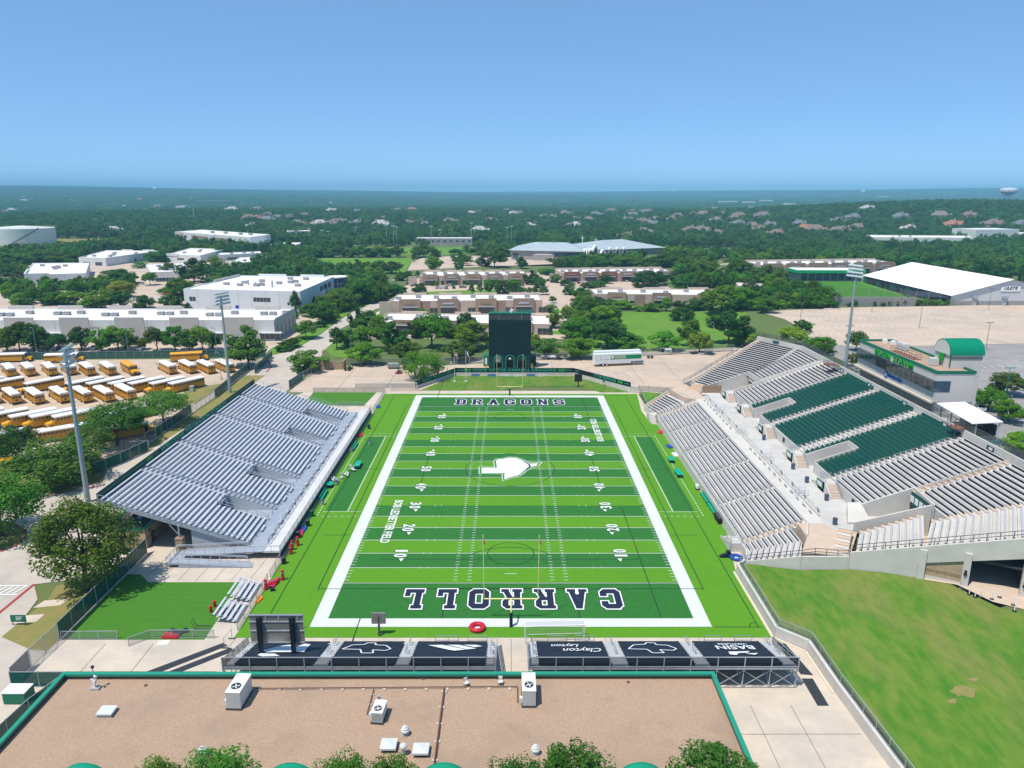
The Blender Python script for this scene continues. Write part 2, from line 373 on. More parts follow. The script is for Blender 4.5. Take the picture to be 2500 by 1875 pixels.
patch('school_lawn', [(-170, 462), (-159, 520), (-87, 522), (-80, 472), (-76, 388), (-101, 346), (-128, 390)], LAWN, .03)
patch('church_lot', [(-81, 474), (-74, 522), (-29, 536), (10, 540), (120, 640), (260, 620), (222, 512), (146, 462), (110, 440), (0, 440), (-41, 423), (-75, 402), (-78, 440)], CONC_LOT, .02)
patch('ball_lot', [(-40, 560), (-30, 560), (80, 585), (60, 660), (-60, 640)], CONC_LOT, .02)
patch('ball_lawn', [(-160, 545), (-40, 545), (-10, 570), (-30, 640), (-160, 640)], LAWN, .025)
patch('tank_lawn', [(-640, 545), (-420, 560), (-400, 640), (-470, 660), (-640, 600)], LAWN, .02)
patch('tank_yard', [(-640, 606), (-480, 650), (-420, 690), (-440, 760), (-640, 760)], DRY, .02)
patch('highway', [(-500, 742), (-440, 738), (-300, 640), (-288, 650), (-430, 752), (-500, 756)], CONC_ROAD, .03)
patch('cross_street', [(-360, 232), (-170, 246), (-160, 300), (-110, 310), (-110, 318), (-172, 310), (-180, 262), (-360, 246)], CONC_ROAD, .02)
patch('east_lawn', [(40, 208), (90, 210), (116, 214), (112, 209), (101, 166), (87, 134), (84, 124), (59, 116), (29, 110), (26, 125), (33, 160)], LAWN, .03, step=4)
patch('north_street_east', [(-20, 100), (8, 108), (29, 112), (59, 118), (82, 124), (96, 118), (96, 112), (84, 119.2), (59, 112.4), (29, 106.4), (8, 102.4), (-20, 96)], CONC, .045, step=4)
# east car park on the plateau
patch('east_lot', [(101, 118), (112, 128), (114, 158), (110, 178), (148, 190), (206, 197), (420, 230), (420, 96), (181, 108), (120, 101), (104, 108)], CONC_LOT, .06, step=12)
patch('plaza_road', [(80.5, -200), (420, -200), (420, 95.8), (181, 107.8), (120, 100.8), (104, 107.6), (96, 96), (84, 50), (82, 0)], ASPH, .04, step=12)
patch('lot_island', [(115, 145), (121, 143.5), (122, 147.5), (117, 150)], LAWN, .1)
patch('lot_island', [(93, 92), (102, 99), (106, 106), (100, 108), (95, 100)], LAWN, .1)
seg = []
for row in range(4):
    y0 = 122+row*18
    for k in range(46 if row < 3 else 40): x = 108+row*4+k*2.75; seg.append((x+.6, y0+5.2, x-.6, y0)); seg.append((x+.6, y0+.4, x+1.8, y0-5.2))
lines('stall_line', seg, .13, WHITE, .09)
seg = []
for row in range(3):
    y0 = 18+row*26
    for k in range(22): x = 120+k*2.75; seg.append((x, y0, x+1.2, y0+5))
lines('stall_line', seg, .12, WHITE, .08)
seg = [(-52+2.75*k, 66, -50.5+2.75*k, 70.5) for k in range(7)]+[(22+2.75*k, 79, 20.8+2.75*k, 84) for k in range(8)]+[(30, 100, 32, 104), (58, 98, 56, 103)]
lines('stall_line', seg, .12, WHITE, .03, z=0)
seg = []
for y0 in (22, 32.5, 46, 58, 70, 83): seg += [(-150+3.9*k, y0, -147.8+3.9*k, y0+9) for k in range(17)]
lines('stall_line', seg, .14, mat('yellow_paint', (.55, .42, .08), .8), .03, z=0)
lines('concrete_joint', [(-50, 60.5, -50, 93), (-36, 66, -36, 93), (-8, 79, -8, 94), (14, 79, 14, 101), (40, 70, 40, 106), (52, 66, 52, 108), (-62, 79, -18, 79), (38, 88, 80, 88), (24, 98, 60, 100)], .12, mat('joint_tar', (.20, .17, .14), .9), .03, z=0)
lines('concrete_joint', [(26.5, -98, 26.5, -72), (31, -98, 31, -72), (23, -84, 36.8, -84), (23, -76.5, 36.8, -76.5), (-51, -72, -51, -60.5), (-45, -72, -45, -60.5), (-57, -66, -35, -66), (0, -71, 0, -59.5), (-20, -60.5, -20, -59.3), (-8, -60.5, -8, -59.3), (12, -60.5, 12, -59.3), (24, -60.5, 24, -59.3)]+[(-56.5+2.6*k, -45, -56+2.6*k, -37) for k in range(8)], .07, MATS['joint_tar'], .02, z=0)
# ------------------------------------------------------------------ football field
YD = .9144; HX = 26.667*YD; HY = 60*YD
TURF_L = mat('turf_light', (.080, .245, .004), .9, (.095, .265, .006), 1.2, bump=.25, bscale=20, world_pos=True, col3=(.075, .225, .008), scale3=.06, amt3=.6)
TURF_D = mat('turf_dark', (.018, .130, .016), .9, (.026, .155, .020), 1.2, bump=.25, bscale=20, world_pos=True, col3=(.028, .15, .02), scale3=.08, amt3=.6)
TURF_P = mat('turf_practice', (.045, .17, .008), .9, (.06, .19, .012), .8, bump=.25, bscale=20, world_pos=True, stretch=(.3, 2.5, 1))
LINE_W = mat('field_white', (.62, .64, .66), .85, (.55, .57, .60), 2.0, world_pos=True)
LINE_B = mat('field_black', (.012, .035, .015), .9)
NUM_W = mat('field_numeral_white', (.74, .75, .76), .85)
NAVY_T = mat('turf_navy', (.012, .018, .045), .9)
fieldo = patch('playing_field', [(-35.3, -59.2), (33.4, -59.2), (33.9, -42), (34.9, -36), (34.6, -30.8), (36.3, -30.2), (36.3, 30.2), (34.8, 30.8), (34.4, 42.3), (36.1, 58.6), (-35.3, 58.6)], TURF_L, .03, flat=0)
ROOTM[fieldo.name] = Matrix()
def fbox(name, rects, m, z):
    mb = MB()
    for x0, y0, x1, y1 in rects: mb.poly([(x0, y0, z), (x1, y0, z), (x1, y1, z), (x0, y1, z)])
    return mb.ob(name, m, parent=fieldo)
# five-yard bands, dark ones every other; end zones dark
G0 = -HY+10*YD
for k in range(20):
    if k % 2 == 1: fbox('dark_band', [(-HX, G0+k*5*YD, HX, G0+(k+1)*5*YD)], TURF_D, .036)
for y0 in (-HY, HY-10*YD): fbox('end_zone', [(-HX, y0, HX, y0+10*YD)], TURF_D, .037)
for s in (-1, 1):
    x0, x1 = sorted((s*29.3, s*33.0)); fbox('team_box', [(x0, -20.6, x1, 20.6)], TURF_D, .036)
    xs = [(min(s*33.4, s*29), 0)]
    fbox('team_box_line', [(min(s*26.6, s*33.4), y-.05, max(s*26.6, s*33.4), y+.05) for y in (-21, 21)]+[(s*29-.06, -21, s*29+.06, 21)], LINE_W, .044)
    fbox('dashed_line', [(s*34.0-.08, -22.6+k*.98, s*34.0+.08, -22.6+k*.98+.5) for k in range(46)]+[(min(s*(27+k*1.15), s*(27+k*1.15+.5)), y-.06, max(s*(27+k*1.15), s*(27+k*1.15+.5)), y+.06) for k in range(6) for y in (-22.9, 22.9)], LINE_W, .044)
BW = 1.95
fbox('border_line', [(-HX-BW, -HY-BW, HX+BW, -HY), (-HX-BW, HY, HX+BW, HY+BW), (-HX-BW, -HY, -HX, HY), (HX, -HY, HX+BW, HY)], LINE_W, .042)
fbox('yard_line', [(-HX, G0+k*5*YD-.055, HX, G0+k*5*YD+.055) for k in range(21) if k not in (6, 14)]+[(-HX, G0-.1, HX, G0+.1), (-HX, -G0-.1, HX, -G0+.1)], LINE_W, .044)
ticks, hashes = [], []
for k in range(1, 100):
    if k % 5 == 0: continue
    y = G0+k*YD
    for s in (-1, 1):
        ticks.append((s*(HX-.35)-.33, y-.05, s*(HX-.35)+.33, y+.05))
        for hx in (6.1, 8.15): hashes.append((s*hx-.3, y-.05, s*hx+.3, y+.05))
for k in range(1, 20):
    y = G0+k*5*YD
    for s in (-1, 1):
        for hx in (6.1, 8.15): hashes.append((s*hx-.06, y-.3, s*hx+.06, y+.3))
        for hx in (12.5, 13.7): hashes.append((s*hx-.06, y-.22, s*hx+.06, y+.22))
for s in (-1, 1): hashes.append((-.9, s*(HY-13*YD)-.06, .9, s*(HY-13*YD)+.06))
fbox('side_tick', ticks, LINE_W, .044); fbox('hash_mark', hashes, LINE_W, .044)
# soccer lines in black
SW = .07
def ring(mb, cx, cy, r, z, w=.1, n=72, a0=0, a1=2*pi):
    for k in range(n):
        t0, t1 = a0+(a1-a0)*k/n, a0+(a1-a0)*(k+1)/n
        mb.poly([(cx+(r-w)*cos(t0), cy+(r-w)*sin(t0), z), (cx+r*cos(t0), cy+r*sin(t0), z), (cx+r*cos(t1), cy+r*sin(t1), z), (cx+(r-w)*cos(t1), cy+(r-w)*sin(t1), z)])
mb = MB()
def seg_(x0, y0, x1, y1, w=SW*2, z=.050):
    d = Vector((x1-x0, y1-y0)).normalized(); n = Vector((-d.y, d.x))*(w/2)
    mb.poly([(x0-n.x, y0-n.y, z), (x1-n.x, y1-n.y, z), (x1+n.x, y1+n.y, z), (x0+n.x, y0+n.y, z)])
for s in (-1, 1):
    seg_(s*32.4, -57, s*32.4, 55); seg_(s*27.6, -47.6, s*27.6, 47)
    seg_(s*20.1, s*-54.8, s*20.1, s*-54.8+36); seg_(-27.6, s*-47.3, 27.6, s*-47.3)
    seg_(s*20.1, s*54.8, s*20.1, s*54.8-30); seg_(s*17.5, -9.5, s*17.5, 9.4); seg_(s*9.2, -54.8, s*9.2, -48.6)
    seg_(-20.1, s*38.5, 20.1, s*38.5); seg_(-33, s*56.9, -26.6, s*56.9); seg_(33, s*56.9, 26.6, s*56.9)
    ring(mb, 0, s*36.6, 3.7, .050, .13); ring(mb, 0, s*43.8, 9.3, .050, .13, 30, -s*pi/2+.75, -s*pi/2-.75) if s < 0 else ring(mb, 0, s*43.8, 9.3, .050, .13, 30, -pi/2-.75, -pi/2+.75)
    seg_(s*26.7, -30.2, s*31, -30.2); seg_(s*26.7, 0, s*33.4, 0)
ring(mb, 0, 0, 9.2, .050, .13); seg_(-9.2, -47.1, 9.2, -47.1)
ring(mb, 32.4, -57, 1.2, .050, .12, 10, pi/2, pi)
mb.ob('soccer_line', LINE_B, parent=fieldo)
# numerals
def numeral(s, x, y, flip, ar):
    "ar: arrow direction along y (0 none)"
    a = -pi/2 if flip else pi/2
    xd, yd = (cos(a), sin(a), 0), (-sin(a), cos(a), 0)
    for dx, dy, m, z, nm in ((.16*(-1), -.14, LINE_B, .052, 'numeral_shadow'), (0, 0, NUM_W, .058, 'numeral')):
        for k, ch in enumerate(s):
            off = (k-.5)*1.55
            text(nm, ch, 2.75, face_mat((x+dx*(1 if flip else 1), y+xd[1]*off+dy, z), xd, yd), m, fieldo, ext=.0, bold=.065, width=1.05 if ch != '1' else .55)
        if ar:
            b = y+ar*1.75+dy; cxx = x+(.45 if flip else -.45)+dx
            MB().poly([(cxx-.38, b, z), (cxx+.38, b, z), (cxx, b+ar*.95, z)]).ob(nm.replace('numeral', 'arrow'), m, parent=fieldo)
for k in range(1, 10):
    y = G0+k*10*YD; n = str(10*(k if k <= 5 else 10-k)); ar = -1 if k < 5 else (1 if k > 5 else 0)
    numeral(n, -17.4, y, True, ar); numeral(n, 17.4, y, False, ar)
for x, y, a in ((-20.6, -24.5, -pi/2), (20.9, 26.0, pi/2)):
    text('field_name', 'BOB LEDBETTER FIELD', 2.1, face_mat((x, y, .058), (cos(a), sin(a), 0), (-sin(a), cos(a), 0)), NUM_W, fieldo, ext=0, bold=.035, width=17.0)
# slab letters of the end zones: boxes and quads on a 6 x 8 grid
SLAB = {
 'C': [[(0, 1.2), (1.2, 0), (1.2, 8), (0, 6.8)], [(1, 0), (4.8, 0), (4.8, 1.9), (1, 1.9)], [(1, 6.1), (4.8, 6.1), (4.8, 8), (1, 8)], [(0, 1.2), (1.9, 1.2), (1.9, 6.8), (0, 6.8)], [(4, 0), (4.8, 0), (6, 1.2), (6, 3), (4, 3)], [(4, 5), (6, 5), (6, 6.8), (4.8, 8), (4, 8)]],
 'A': [[(0, 0), (2.6, 0), (2.6, 1.2), (0, 1.2)], [(3.4, 0), (6, 0), (6, 1.2), (3.4, 1.2)], [(.5, .8), (2.3, .8), (3.9, 8), (2.1, 8)], [(5.5, .8), (3.7, .8), (2.1, 8), (3.9, 8)], [(1.6, 2.2), (4.4, 2.2), (4.4, 3.7), (1.6, 3.7)]],
 'R': [[(0, 0), (2.9, 0), (2.9, 1.3), (0, 1.3)], [(.5, 0), (2.4, 0), (2.4, 8), (.5, 8)], [(0, 6.7), (4.6, 6.7), (4.6, 8), (0, 8)], [(4, 8), (4.6, 8), (5.8, 6.9), (5.8, 5), (4.7, 3.6), (4, 3.6)], [(2, 3.3), (4.6, 3.3), (4.6, 4.7), (2, 4.7)], [(2.7, 3.6), (4.5, 3.6), (5.8, .6), (4, .6)], [(3.9, 0), (6.2, 0), (6.2, 1.3), (3.9, 1.3)]],
 'O': [[(0, 1.3), (1.3, 0), (4.7, 0), (6, 1.3), (6, 2), (0, 2)], [(0, 6), (6, 6), (6, 6.7), (4.7, 8), (1.3, 8), (0, 6.7)], [(0, 1.5), (1.9, 1.5), (1.9, 6.5), (0, 6.5)], [(4.1, 1.5), (6, 1.5), (6, 6.5), (4.1, 6.5)]],
 'L': [[(0, 0), (5.6, 0), (5.6, 1.6), (0, 1.6)], [(.6, 0), (2.5, 0), (2.5, 8), (.6, 8)], [(0, 6.6), (3.2, 6.6), (3.2, 8), (0, 8)], [(4, 0), (5.6, 0), (5.6, 3), (4, 3)]],
 'D': [[(0, 0), (4.5, 0), (4.5, 1.6), (0, 1.6)], [(0, 6.4), (4.5, 6.4), (4.5, 8), (0, 8)], [(.6, 0), (2.5, 0), (2.5, 8), (.6, 8)], [(4.1, 0), (4.6, 0), (6, 1.4), (6, 6.6), (4.6, 8), (4.1, 8)]],
 'G': [[(0, 1.2), (1.2, 0), (1.2, 8), (0, 6.8)], [(1, 0), (4.8, 0), (4.8, 1.9), (1, 1.9)], [(1, 6.1), (4.8, 6.1), (4.8, 8), (1, 8)], [(0, 1.2), (1.9, 1.2), (1.9, 6.8), (0, 6.8)], [(4, 0), (4.8, 0), (6, 1.2), (6, 3.8), (4, 3.8)], [(3, 2.9), (6, 2.9), (6, 4.1), (3, 4.1)], [(4, 5.2), (6, 5.2), (6, 6.8), (4.8, 8), (4, 8)]],
 'N': [[(0, 0), (2.6, 0), (2.6, 1.2), (0, 1.2)], [(.5, 0), (2.1, 0), (2.1, 8), (.5, 8)], [(0, 6.8), (2.4, 6.8), (2.4, 8), (0, 8)], [(4, 0), (5.6, 0), (5.6, 8), (4, 8)], [(3.5, 6.8), (6.1, 6.8), (6.1, 8), (3.5, 8)], [(.6, 8), (2.4, 8), (5.5, 0), (3.8, 0)]],
 'S': [[(0, 1.2), (1.2, 0), (4.8, 0), (6, 1.2), (6, 1.9), (0, 1.9)], [(0, 6.1), (6, 6.1), (6, 6.8), (4.8, 8), (1.2, 8), (0, 6.8)], [(0, 1.2), (1.9, 1.2), (1.9, 2.8), (0, 2.8)], [(4.1, 1.2), (6, 1.2), (6, 4), (4.8, 4.9), (4.1, 4.9)], [(0, 6.8), (0, 4.4), (1.2, 3.2), (1.9, 3.2), (1.9, 6.8)], [(1, 3.2), (5.2, 3.2), (5.2, 4.9), (1, 4.9)], [(4.1, 5.3), (6, 5.3), (6, 6.8), (4.1, 6.8)]],
}
def grow(P, d):
    n = len(P); P = [Vector(p) for p in P]
    ar = sum(P[i].x*P[(i+1) % n].y-P[(i+1) % n].x*P[i].y for i in range(n))
    if ar < 0: P = P[::-1]
    out = []
    for i in range(n):
        e0 = (P[i]-P[i-1]).normalized(); e1 = (P[(i+1) % n]-P[i]).normalized(); n0 = Vector((e0.y, -e0.x)); n1 = Vector((e1.y, -e1.x)); b = n0+n1
        k = min(2.2, 2/max(.2, b.length_squared)); out.append(P[i]+b*(d*k))
    return out
def slab_word(word, xc, yc, w, h, pitch, flip):
    for i, ch in enumerate(word):
        off = (i-(len(word)-1)/2)*pitch
        for d, m, z, nm in ((.55, LINE_B, .046, 'letter_edge'), (.38, NUM_W, .051, 'letter_outline'), (0.0, NAVY_T, .056, 'letter')):
            mb = MB()
            for q, P in enumerate(SLAB[ch]):
                pts = []
                for p in grow(P, d):
                    lx, ly = (p.x-3)/6*w+off, (p.y-4)/8*h
                    if flip: lx, ly = -lx, -ly
                    pts.append((xc+lx, yc+ly, z+q*.0006))
                mb.poly(pts)
            mb.ob(nm, m, parent=fieldo)
slab_word('CARROLL', 0.15, -49.95, 2.85, 5.1, 4.62, True)
slab_word('DRAGONS', 0.0, 50.2, 2.85, 5.4, 4.45, False)
# white state outline of the centre emblem (green inner edge on dark); the mascot is left out
TX = [(-1.3, -2.5), (-1.3, -6.0), (-0.4, -5.2), (0.5, -4.4), (1.7, -3.7), (2.6, -2.3), (2.8, -1.4), (3.4, -0.5), (4.3, 1.0), (5.5, 1.7), (6.2, 3.4), (4.2, 3.1), (3.5, 4.0), (2.5, 5.3), (1.4, 6.5), (-0.1, 6.8), (-1.6, 5.9), (-2.7, 5.7), (-3.2, 4.7), (-2.9, 0.8), (-6.1, 0.8), (-6.0, -2.4)]
cxm = sum(p[0] for p in TX)/len(TX)
for d, m, z, nm in ((.68, NUM_W, .0600, 'emblem_edge'), (.55, mat('emblem_green', (.05, .2, .03), .9), .0625, 'emblem_border'), (.12, NUM_W, .0650, 'emblem_ground')):
    P = grow(TX, d-.3); mb = MB(); mb.poly([(p.x, p.y, z) for p in P]); mb.ob(nm, m, parent=fieldo)
MB().poly([(3.0, -1.0, .067), (3.5, -.2, .067), (4.3, 1.2, .067), (4.2, 2.4, .067), (3.5, 3.6, .067), (2.2, 5.0, .067), (3.3, 3.4, .067), (3.8, 2.3, .067), (3.9, 1.2, .067), (3.2, -.1, .067)]).ob('emblem_arc', NAVY_T, parent=fieldo)
# practice patches west of the field and the north-west patch
patch('practice_turf', [(-55, -43.1), (-52.8, -45.4), (-39.1, -45.4), (-38.95, -59.6), (-57, -59.6), (-57, -43.1)], TURF_P, .02, flat=0)
patch('practice_turf', [(-56, 60), (-38, 60), (-39, 46.5), (-55.4, 46.5)], TURF_P, .02, flat=0)
patch('north_lawn', [(-26, 62), (-17, 79.8), (20, 79.8), (34.5, 60.2), (26, 60.2), (20, 67), (4, 67), (-2, 62)], GRASS, .04, flat=0)
patch('bank_triangle', [(36.6, 45.5), (36.9, 59), (45.5, 56.2), (45.5, 51)], LAWN, .06, flat=.6)

def goal_post(label, s):
    g = thing('goal_post', label, 'goal post', (0, s*57.0, 0), group='goal posts')
    y = s*55.0; YEL = mat('goal_yellow', (.80, .72, .34), .5)
    MB().tube([(0, s*56.75, 0), (0, s*56.75, 2.1)], .22, 10).ob('base_pad', NAVY, parent=g)
    pts = [(0, s*56.75, 2.0), (0, s*56.7, 2.3), (0, s*56.4, 2.75), (0, s*55.7, 2.98), (0, y, 3.05)]
    MB().tube(pts, .1, 8).ob('gooseneck', YEL, parent=g)
    MB().tube([(-3.56, y, 3.05), (3.56, y, 3.05)], .085, 8).ob('crossbar', YEL, parent=g)
    for e in (-1, 1):
        MB().tube([(e*3.56, y, 3.05), (e*3.63, y, 12.3)], .05, 6).ob('upright', YEL, parent=g)
        MB().add([(e*3.63, y, 12.3), (e*3.63+.05, y, 11.7), (e*3.63+.35, y+.1, 10.95), (e*3.63+.08, y+.02, 10.9)], [(0, 1, 2, 3)]).ob('ribbon', mat('orange', (.6, .12, .03), .7), parent=g)
goal_post('near yellow goal post in front of the CARROLL end zone', -1)
goal_post('far yellow goal post in front of the scoreboard', 1)
# ------------------------------------------------------------------ railings and fences
def rail(name, pts, parent, m=GALV, h=1.05, gap=2.0, bars=(1.0, .5), r=.03, posts=True):
    mb = MB(); L = 0
    for i in range(len(pts)-1):
        a, b = Vector(pts[i]), Vector(pts[i+1]); d = (b-a).length; n = max(1, round(d/gap))
        for f in bars: mb.bar(a+Vector((0, 0, h*f)), b+Vector((0, 0, h*f)), r*2, r*2)
        if posts:
            for k in range(n+1 if i == len(pts)-2 else n):
                p = a+(b-a)*(k/n); mb.bar(p, p+Vector((0, 0, h)), r*2, r*2)
    return mb.ob(name, m, parent=parent)
def fence(label, pts, h=2.4, skin=None, post=GALV, gap=3.0, cat='fence', group=None, name='fence', brace=False, rails=True):
    z0 = lambda p: p[2] if len(p) > 2 else 0.0
    t = thing(name, label, cat, (pts[0][0], pts[0][1], z0(pts[0])), group=group)
    pan = MB(); top = MB()
    for i in range(len(pts)-1):
        a = Vector((pts[i][0], pts[i][1], z0(pts[i]))); b = Vector((pts[i+1][0], pts[i+1][1], z0(pts[i+1]))); n = max(1, round((b-a).length/gap)); u = Vector((0, 0, h))
        pan.poly([a+Vector((0, 0, .05)), b+Vector((0, 0, .05)), b+u, a+u])
        top.bar(a+u, b+u, .06, .06)
        if rails: top.bar(a+Vector((0, 0, .1)), b+Vector((0, 0, .1)), .04, .04)
        for k in range(n+1 if i == len(pts)-2 else n):
            p = a+(b-a)*(k/n); inst('post', POSTME, t, Matrix.Translation(p-Vector(t.location)) @ Matrix.Diagonal((1, 1, h+.08, 1)))
            if brace and k < n: q = a+(b-a)*((k+1)/n); top.bar(p, q+u, .04, .04)
    pan.ob('mesh_panel', skin or CHAIN, parent=t); top.ob('top_rail', post, parent=t)
    return t
POSTME = MB().tube([(0, 0, 0), (0, 0, 1)], .05, 6).mesh('post', GALV)

# ------------------------------------------------------------------ west (visitor) bleacher
wb = thing('metal_bleacher', 'large silver aluminium bleacher along the west sideline beside the bus lot', 'bleacher', (-50, 0, 0))
YN, YF = -36.0, 36.4; NR = 28
VOM = [(-27.2, -22.9), (-13.2, -8.6), (10.9, 14.6), (26.0, 29.6)]; AIS = [(-22.9, -21.3), (-8.6, -7.0), (9.3, 10.9), (24.4, 26.0)]
MB().box(-41.0, YN-2.4, 1.10, -38.2, YF, 1.25).ob('deck', ALU_D, parent=wb)
MB().box(-38.2, YN-2.4, 1.08, -35.6, YF+2.6, 1.245).ob('walkway', mat('aluminium_pale', (.62, .62, .62), .5, (.55, .55, .56), .5), parent=wb)
GBLK = mat('fascia_dark', (.012, .03, .03), .7)
MB().box(-35.62, YN-2.4, .25, -35.56, YF+2.6, 1.1).ob('front_skirt', GBLK, parent=wb)
def cuts(i):
    "runs of a row between the vomitories (front rows) and the stair aisles"
    stops = [(YN, YN)]+sorted([(a, b) for a, b in AIS]+([(a, b) for a, b in VOM] if i < 10 else []))+[(YF, YF)]
    return [(stops[k][1], stops[k+1][0]) for k in range(len(stops)-1) if stops[k+1][0]-stops[k][1] > .5]
def cut_tread(i):
    if i >= 10: return [(YN, YF)]
    s = [(YN, YN)]+VOM+[(YF, YF)]; return [(s[k][1], s[k+1][0]) for k in range(len(s)-1)]
SEAT_L = {}
for i in range(NR):
    xf = -41.0-.815*i; zt = 1.33+.264*i
    mb = MB()
    for a, b in cut_tread(i):
        mb.box(xf-.40, a, zt-.05, xf-.02, b, zt); mb.box(xf-.80, a, zt-.05, xf-.43, b, zt)
        mb.box(xf-.03, a, zt-.264, xf, b, zt-.02)
    mb.ob('footboard', ALU_D, parent=wb)
    for a, b in cuts(i):
        m2 = MB(); m2.box(xf-.62, a+.05, zt+.38, xf-.34, b-.05, zt+.44); m2.box(xf-.68, a+.05, zt+.36, xf-.63, b-.05, zt+.43)
        k = 3.0; y = a+.6
        while y < b: m2.box(xf-.52, y-.03, zt, xf-.46, y+.03, zt+.38); y += k
        m2.ob('bench', ALU, parent=wb)
    if i > 9:
        for a, b in AIS: MB().box(xf-.46, a+.15, zt, xf-.12, b-.15, zt+.13).ob('aisle_step', ALU, parent=wb)
# front of the seating and vomitory walls, all corrugated metal
CORR = mat('corrugated', (.50, .53, .56), .5, (.44, .47, .50), .6, metal=.2)
mb = MB(); y = YN
def corr(mb, a, b, z0, z1):
    "ribbed sheet between two plan points with sloping top"
    a, b = Vector(a), Vector(b); L = (b-a).length; n = max(2, int(L/.3)); d = (b-a)/n; nrm = Vector((-d.y, d.x)).normalized()*.04
    for k in range(n):
        p, q = a+d*k, a+d*(k+1); m = a+d*(k+.5); f = lambda t, s: s[0]+(s[1]-s[0])*t
        za, zm, zb = f(k/n, z1), f((k+.5)/n, z1), f((k+1)/n, z1)
        mb.add([(p.x, p.y, z0), (m.x+nrm.x, m.y+nrm.y, z0), (q.x, q.y, z0), (q.x, q.y, zb), (m.x+nrm.x, m.y+nrm.y, zm), (p.x, p.y, za)], [(0, 1, 4, 5), (1, 2, 3, 4)])
mb = MB(); corr(mb, (-41.2, YN+.3), (-50.3, YN+.3), 0, (1.2, 4.1)); corr(mb, (-41.1, YN+.4), (-41.1, YF), 0, (1.1, 1.1)); corr(mb, (-41.2, YF-.2), (-64, YF-.2), 0, (1.2, 8.6)); corr(mb, (-50.3, YN+.3), (-50.3, YF-.3), 0, (3.9, 3.9))
mb.ob('metal_skirt', CORR, parent=wb)
for a, b in VOM:
    mb = MB()
    for y in (a, b): corr(mb, (-41.2, y), (-49.2, y), 1.2, (1.4, 4.1))
    corr(mb, (-49.2, a), (-49.2, a+1.2), 1.2, (4.1, 4.1)); corr(mb, (-49.2, b-1.2), (-49.2, b), 1.2, (4.1, 4.1))
    mb.ob('vomitory_wall', CORR, parent=wb)
    MB().box(-49.2, a, 1.1, -41.0, b, 1.22).ob('vomitory_floor', ALU_D, parent=wb)
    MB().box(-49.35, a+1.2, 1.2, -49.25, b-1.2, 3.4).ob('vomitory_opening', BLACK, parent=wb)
    for y in (a, b): rail('vomitory_rail', [(-41.2, y, 1.4), (-49.3, y, 4.05)], wb, gap=1.7)
    rail('vomitory_rail', [(-49.3, a, 4.05), (-49.3, b, 4.05)], wb)
for a, b in AIS:
    y = (a+b)/2
    for s0, s1 in ((11, 14), (15, 19), (20, 23), (24, 26)):
        x0, x1 = -41-.815*s0, -41-.815*s1; z0, z1 = 1.33+.264*s0, 1.33+.264*s1
        rail('aisle_rail', [(x0, y+.1, z0), (x1, y+.1, z1)], wb, m=ALU, h=.9, gap=3, bars=(1., .55), r=.028)
xb, zb = -41-.815*NR, 1.33+.264*NR
rail('side_rail', [(-41.2, YN-.15, 1.3), (xb, YN-.15, zb)], wb, gap=2.1, bars=(1.0, .15), r=.035)
rail('side_rail', [(-41.2, YF+.1, 1.3), (xb, YF+.1, zb)], wb, gap=2.1, bars=(1.0, .6), r=.03)
for y in (YN-.1, YF): MB().bar((-41, y, 1.15), (xb-.2, y, zb-.25), .12, .34).ob('stringer', GALV, parent=wb)
mb = MB()
for k in range(13):
    y = YN+2+k*5.7; mb.bar((-41, y, 1.0), (xb, y, zb-.35), .15, .35)
mb.ob('raker', GALV, parent=wb)
MB().box(xb-.25, YN, zb-.3, xb, YF, zb).ob('rear_beam', GALV, parent=wb)
# rear screen with banner lettering
MB().box(xb-.3, YN, zb-.1, xb-.22, YF, zb+1.15).ob('rear_screen', mat('screen_solid', (.006, .045, .038), .7), parent=wb)
text('banner_text', 'WELCOME TO DRAGON STADIUM', 1.1, face_mat((xb-.2, 1.5, zb+.55), (0, 1, 0), (0, 0, 1)), mat('banner_green', (.05, .42, .25), .6), wb, ext=.01, bold=.03, width=32)
mb = MB()
for y0, y1 in ((YN+.5, -20.5), (-17, -15.2), (19, 34)):
    for z in (.45, .62): mb.box(xb-.215, y0, zb+z, xb-.2, y1, zb+z+.05)
mb.ob('banner_stripe', MATS['banner_green'], parent=wb)
MB().box(xb-.215, -20, zb+.25, xb-.2, -17.6, zb+.9).ob('banner_crest', mat('crest_green', (.03, .26, .06), .6), parent=wb)
# supports on brick pedestals
BRICK = mat('brick_band', (.36, .25, .16), .9, (.28, .17, .11), 2.5, bump=.3, bscale=8, world_pos=True)
STONE = mat('split_stone', (.46, .36, .23), .9, (.36, .27, .17), 2.2, bump=.5, bscale=6, world_pos=True)
for y in (-36.3, -24, -12, 0, 12, 24, 35):
    for x, hh in ((-51.9, 4.6), (-61.5, 7.6)):
        if y != -36.3 and x < -60: continue
        p = MB()
        for k in range(9): p.box(x-.55-(k % 2)*.012, y-.55, k*.27, x+.55+(k % 2)*.012, y+.55, k*.27+.25)
        p.ob('brick_pedestal', STONE if y == -36.3 else BRICK, parent=wb); MB().box(x-.6, y-.6, 2.45, x+.6, y+.6, 2.62).ob('pedestal_cap', BRICK, parent=wb)
        m4 = MB().tube([(x, y, 2.6), (x, y, hh)], .14, 8); m4.bar((x, y, 3.0), (x-1.4, y, hh+.2), .1, .1); m4.ob('steel_column', GALV, parent=wb)
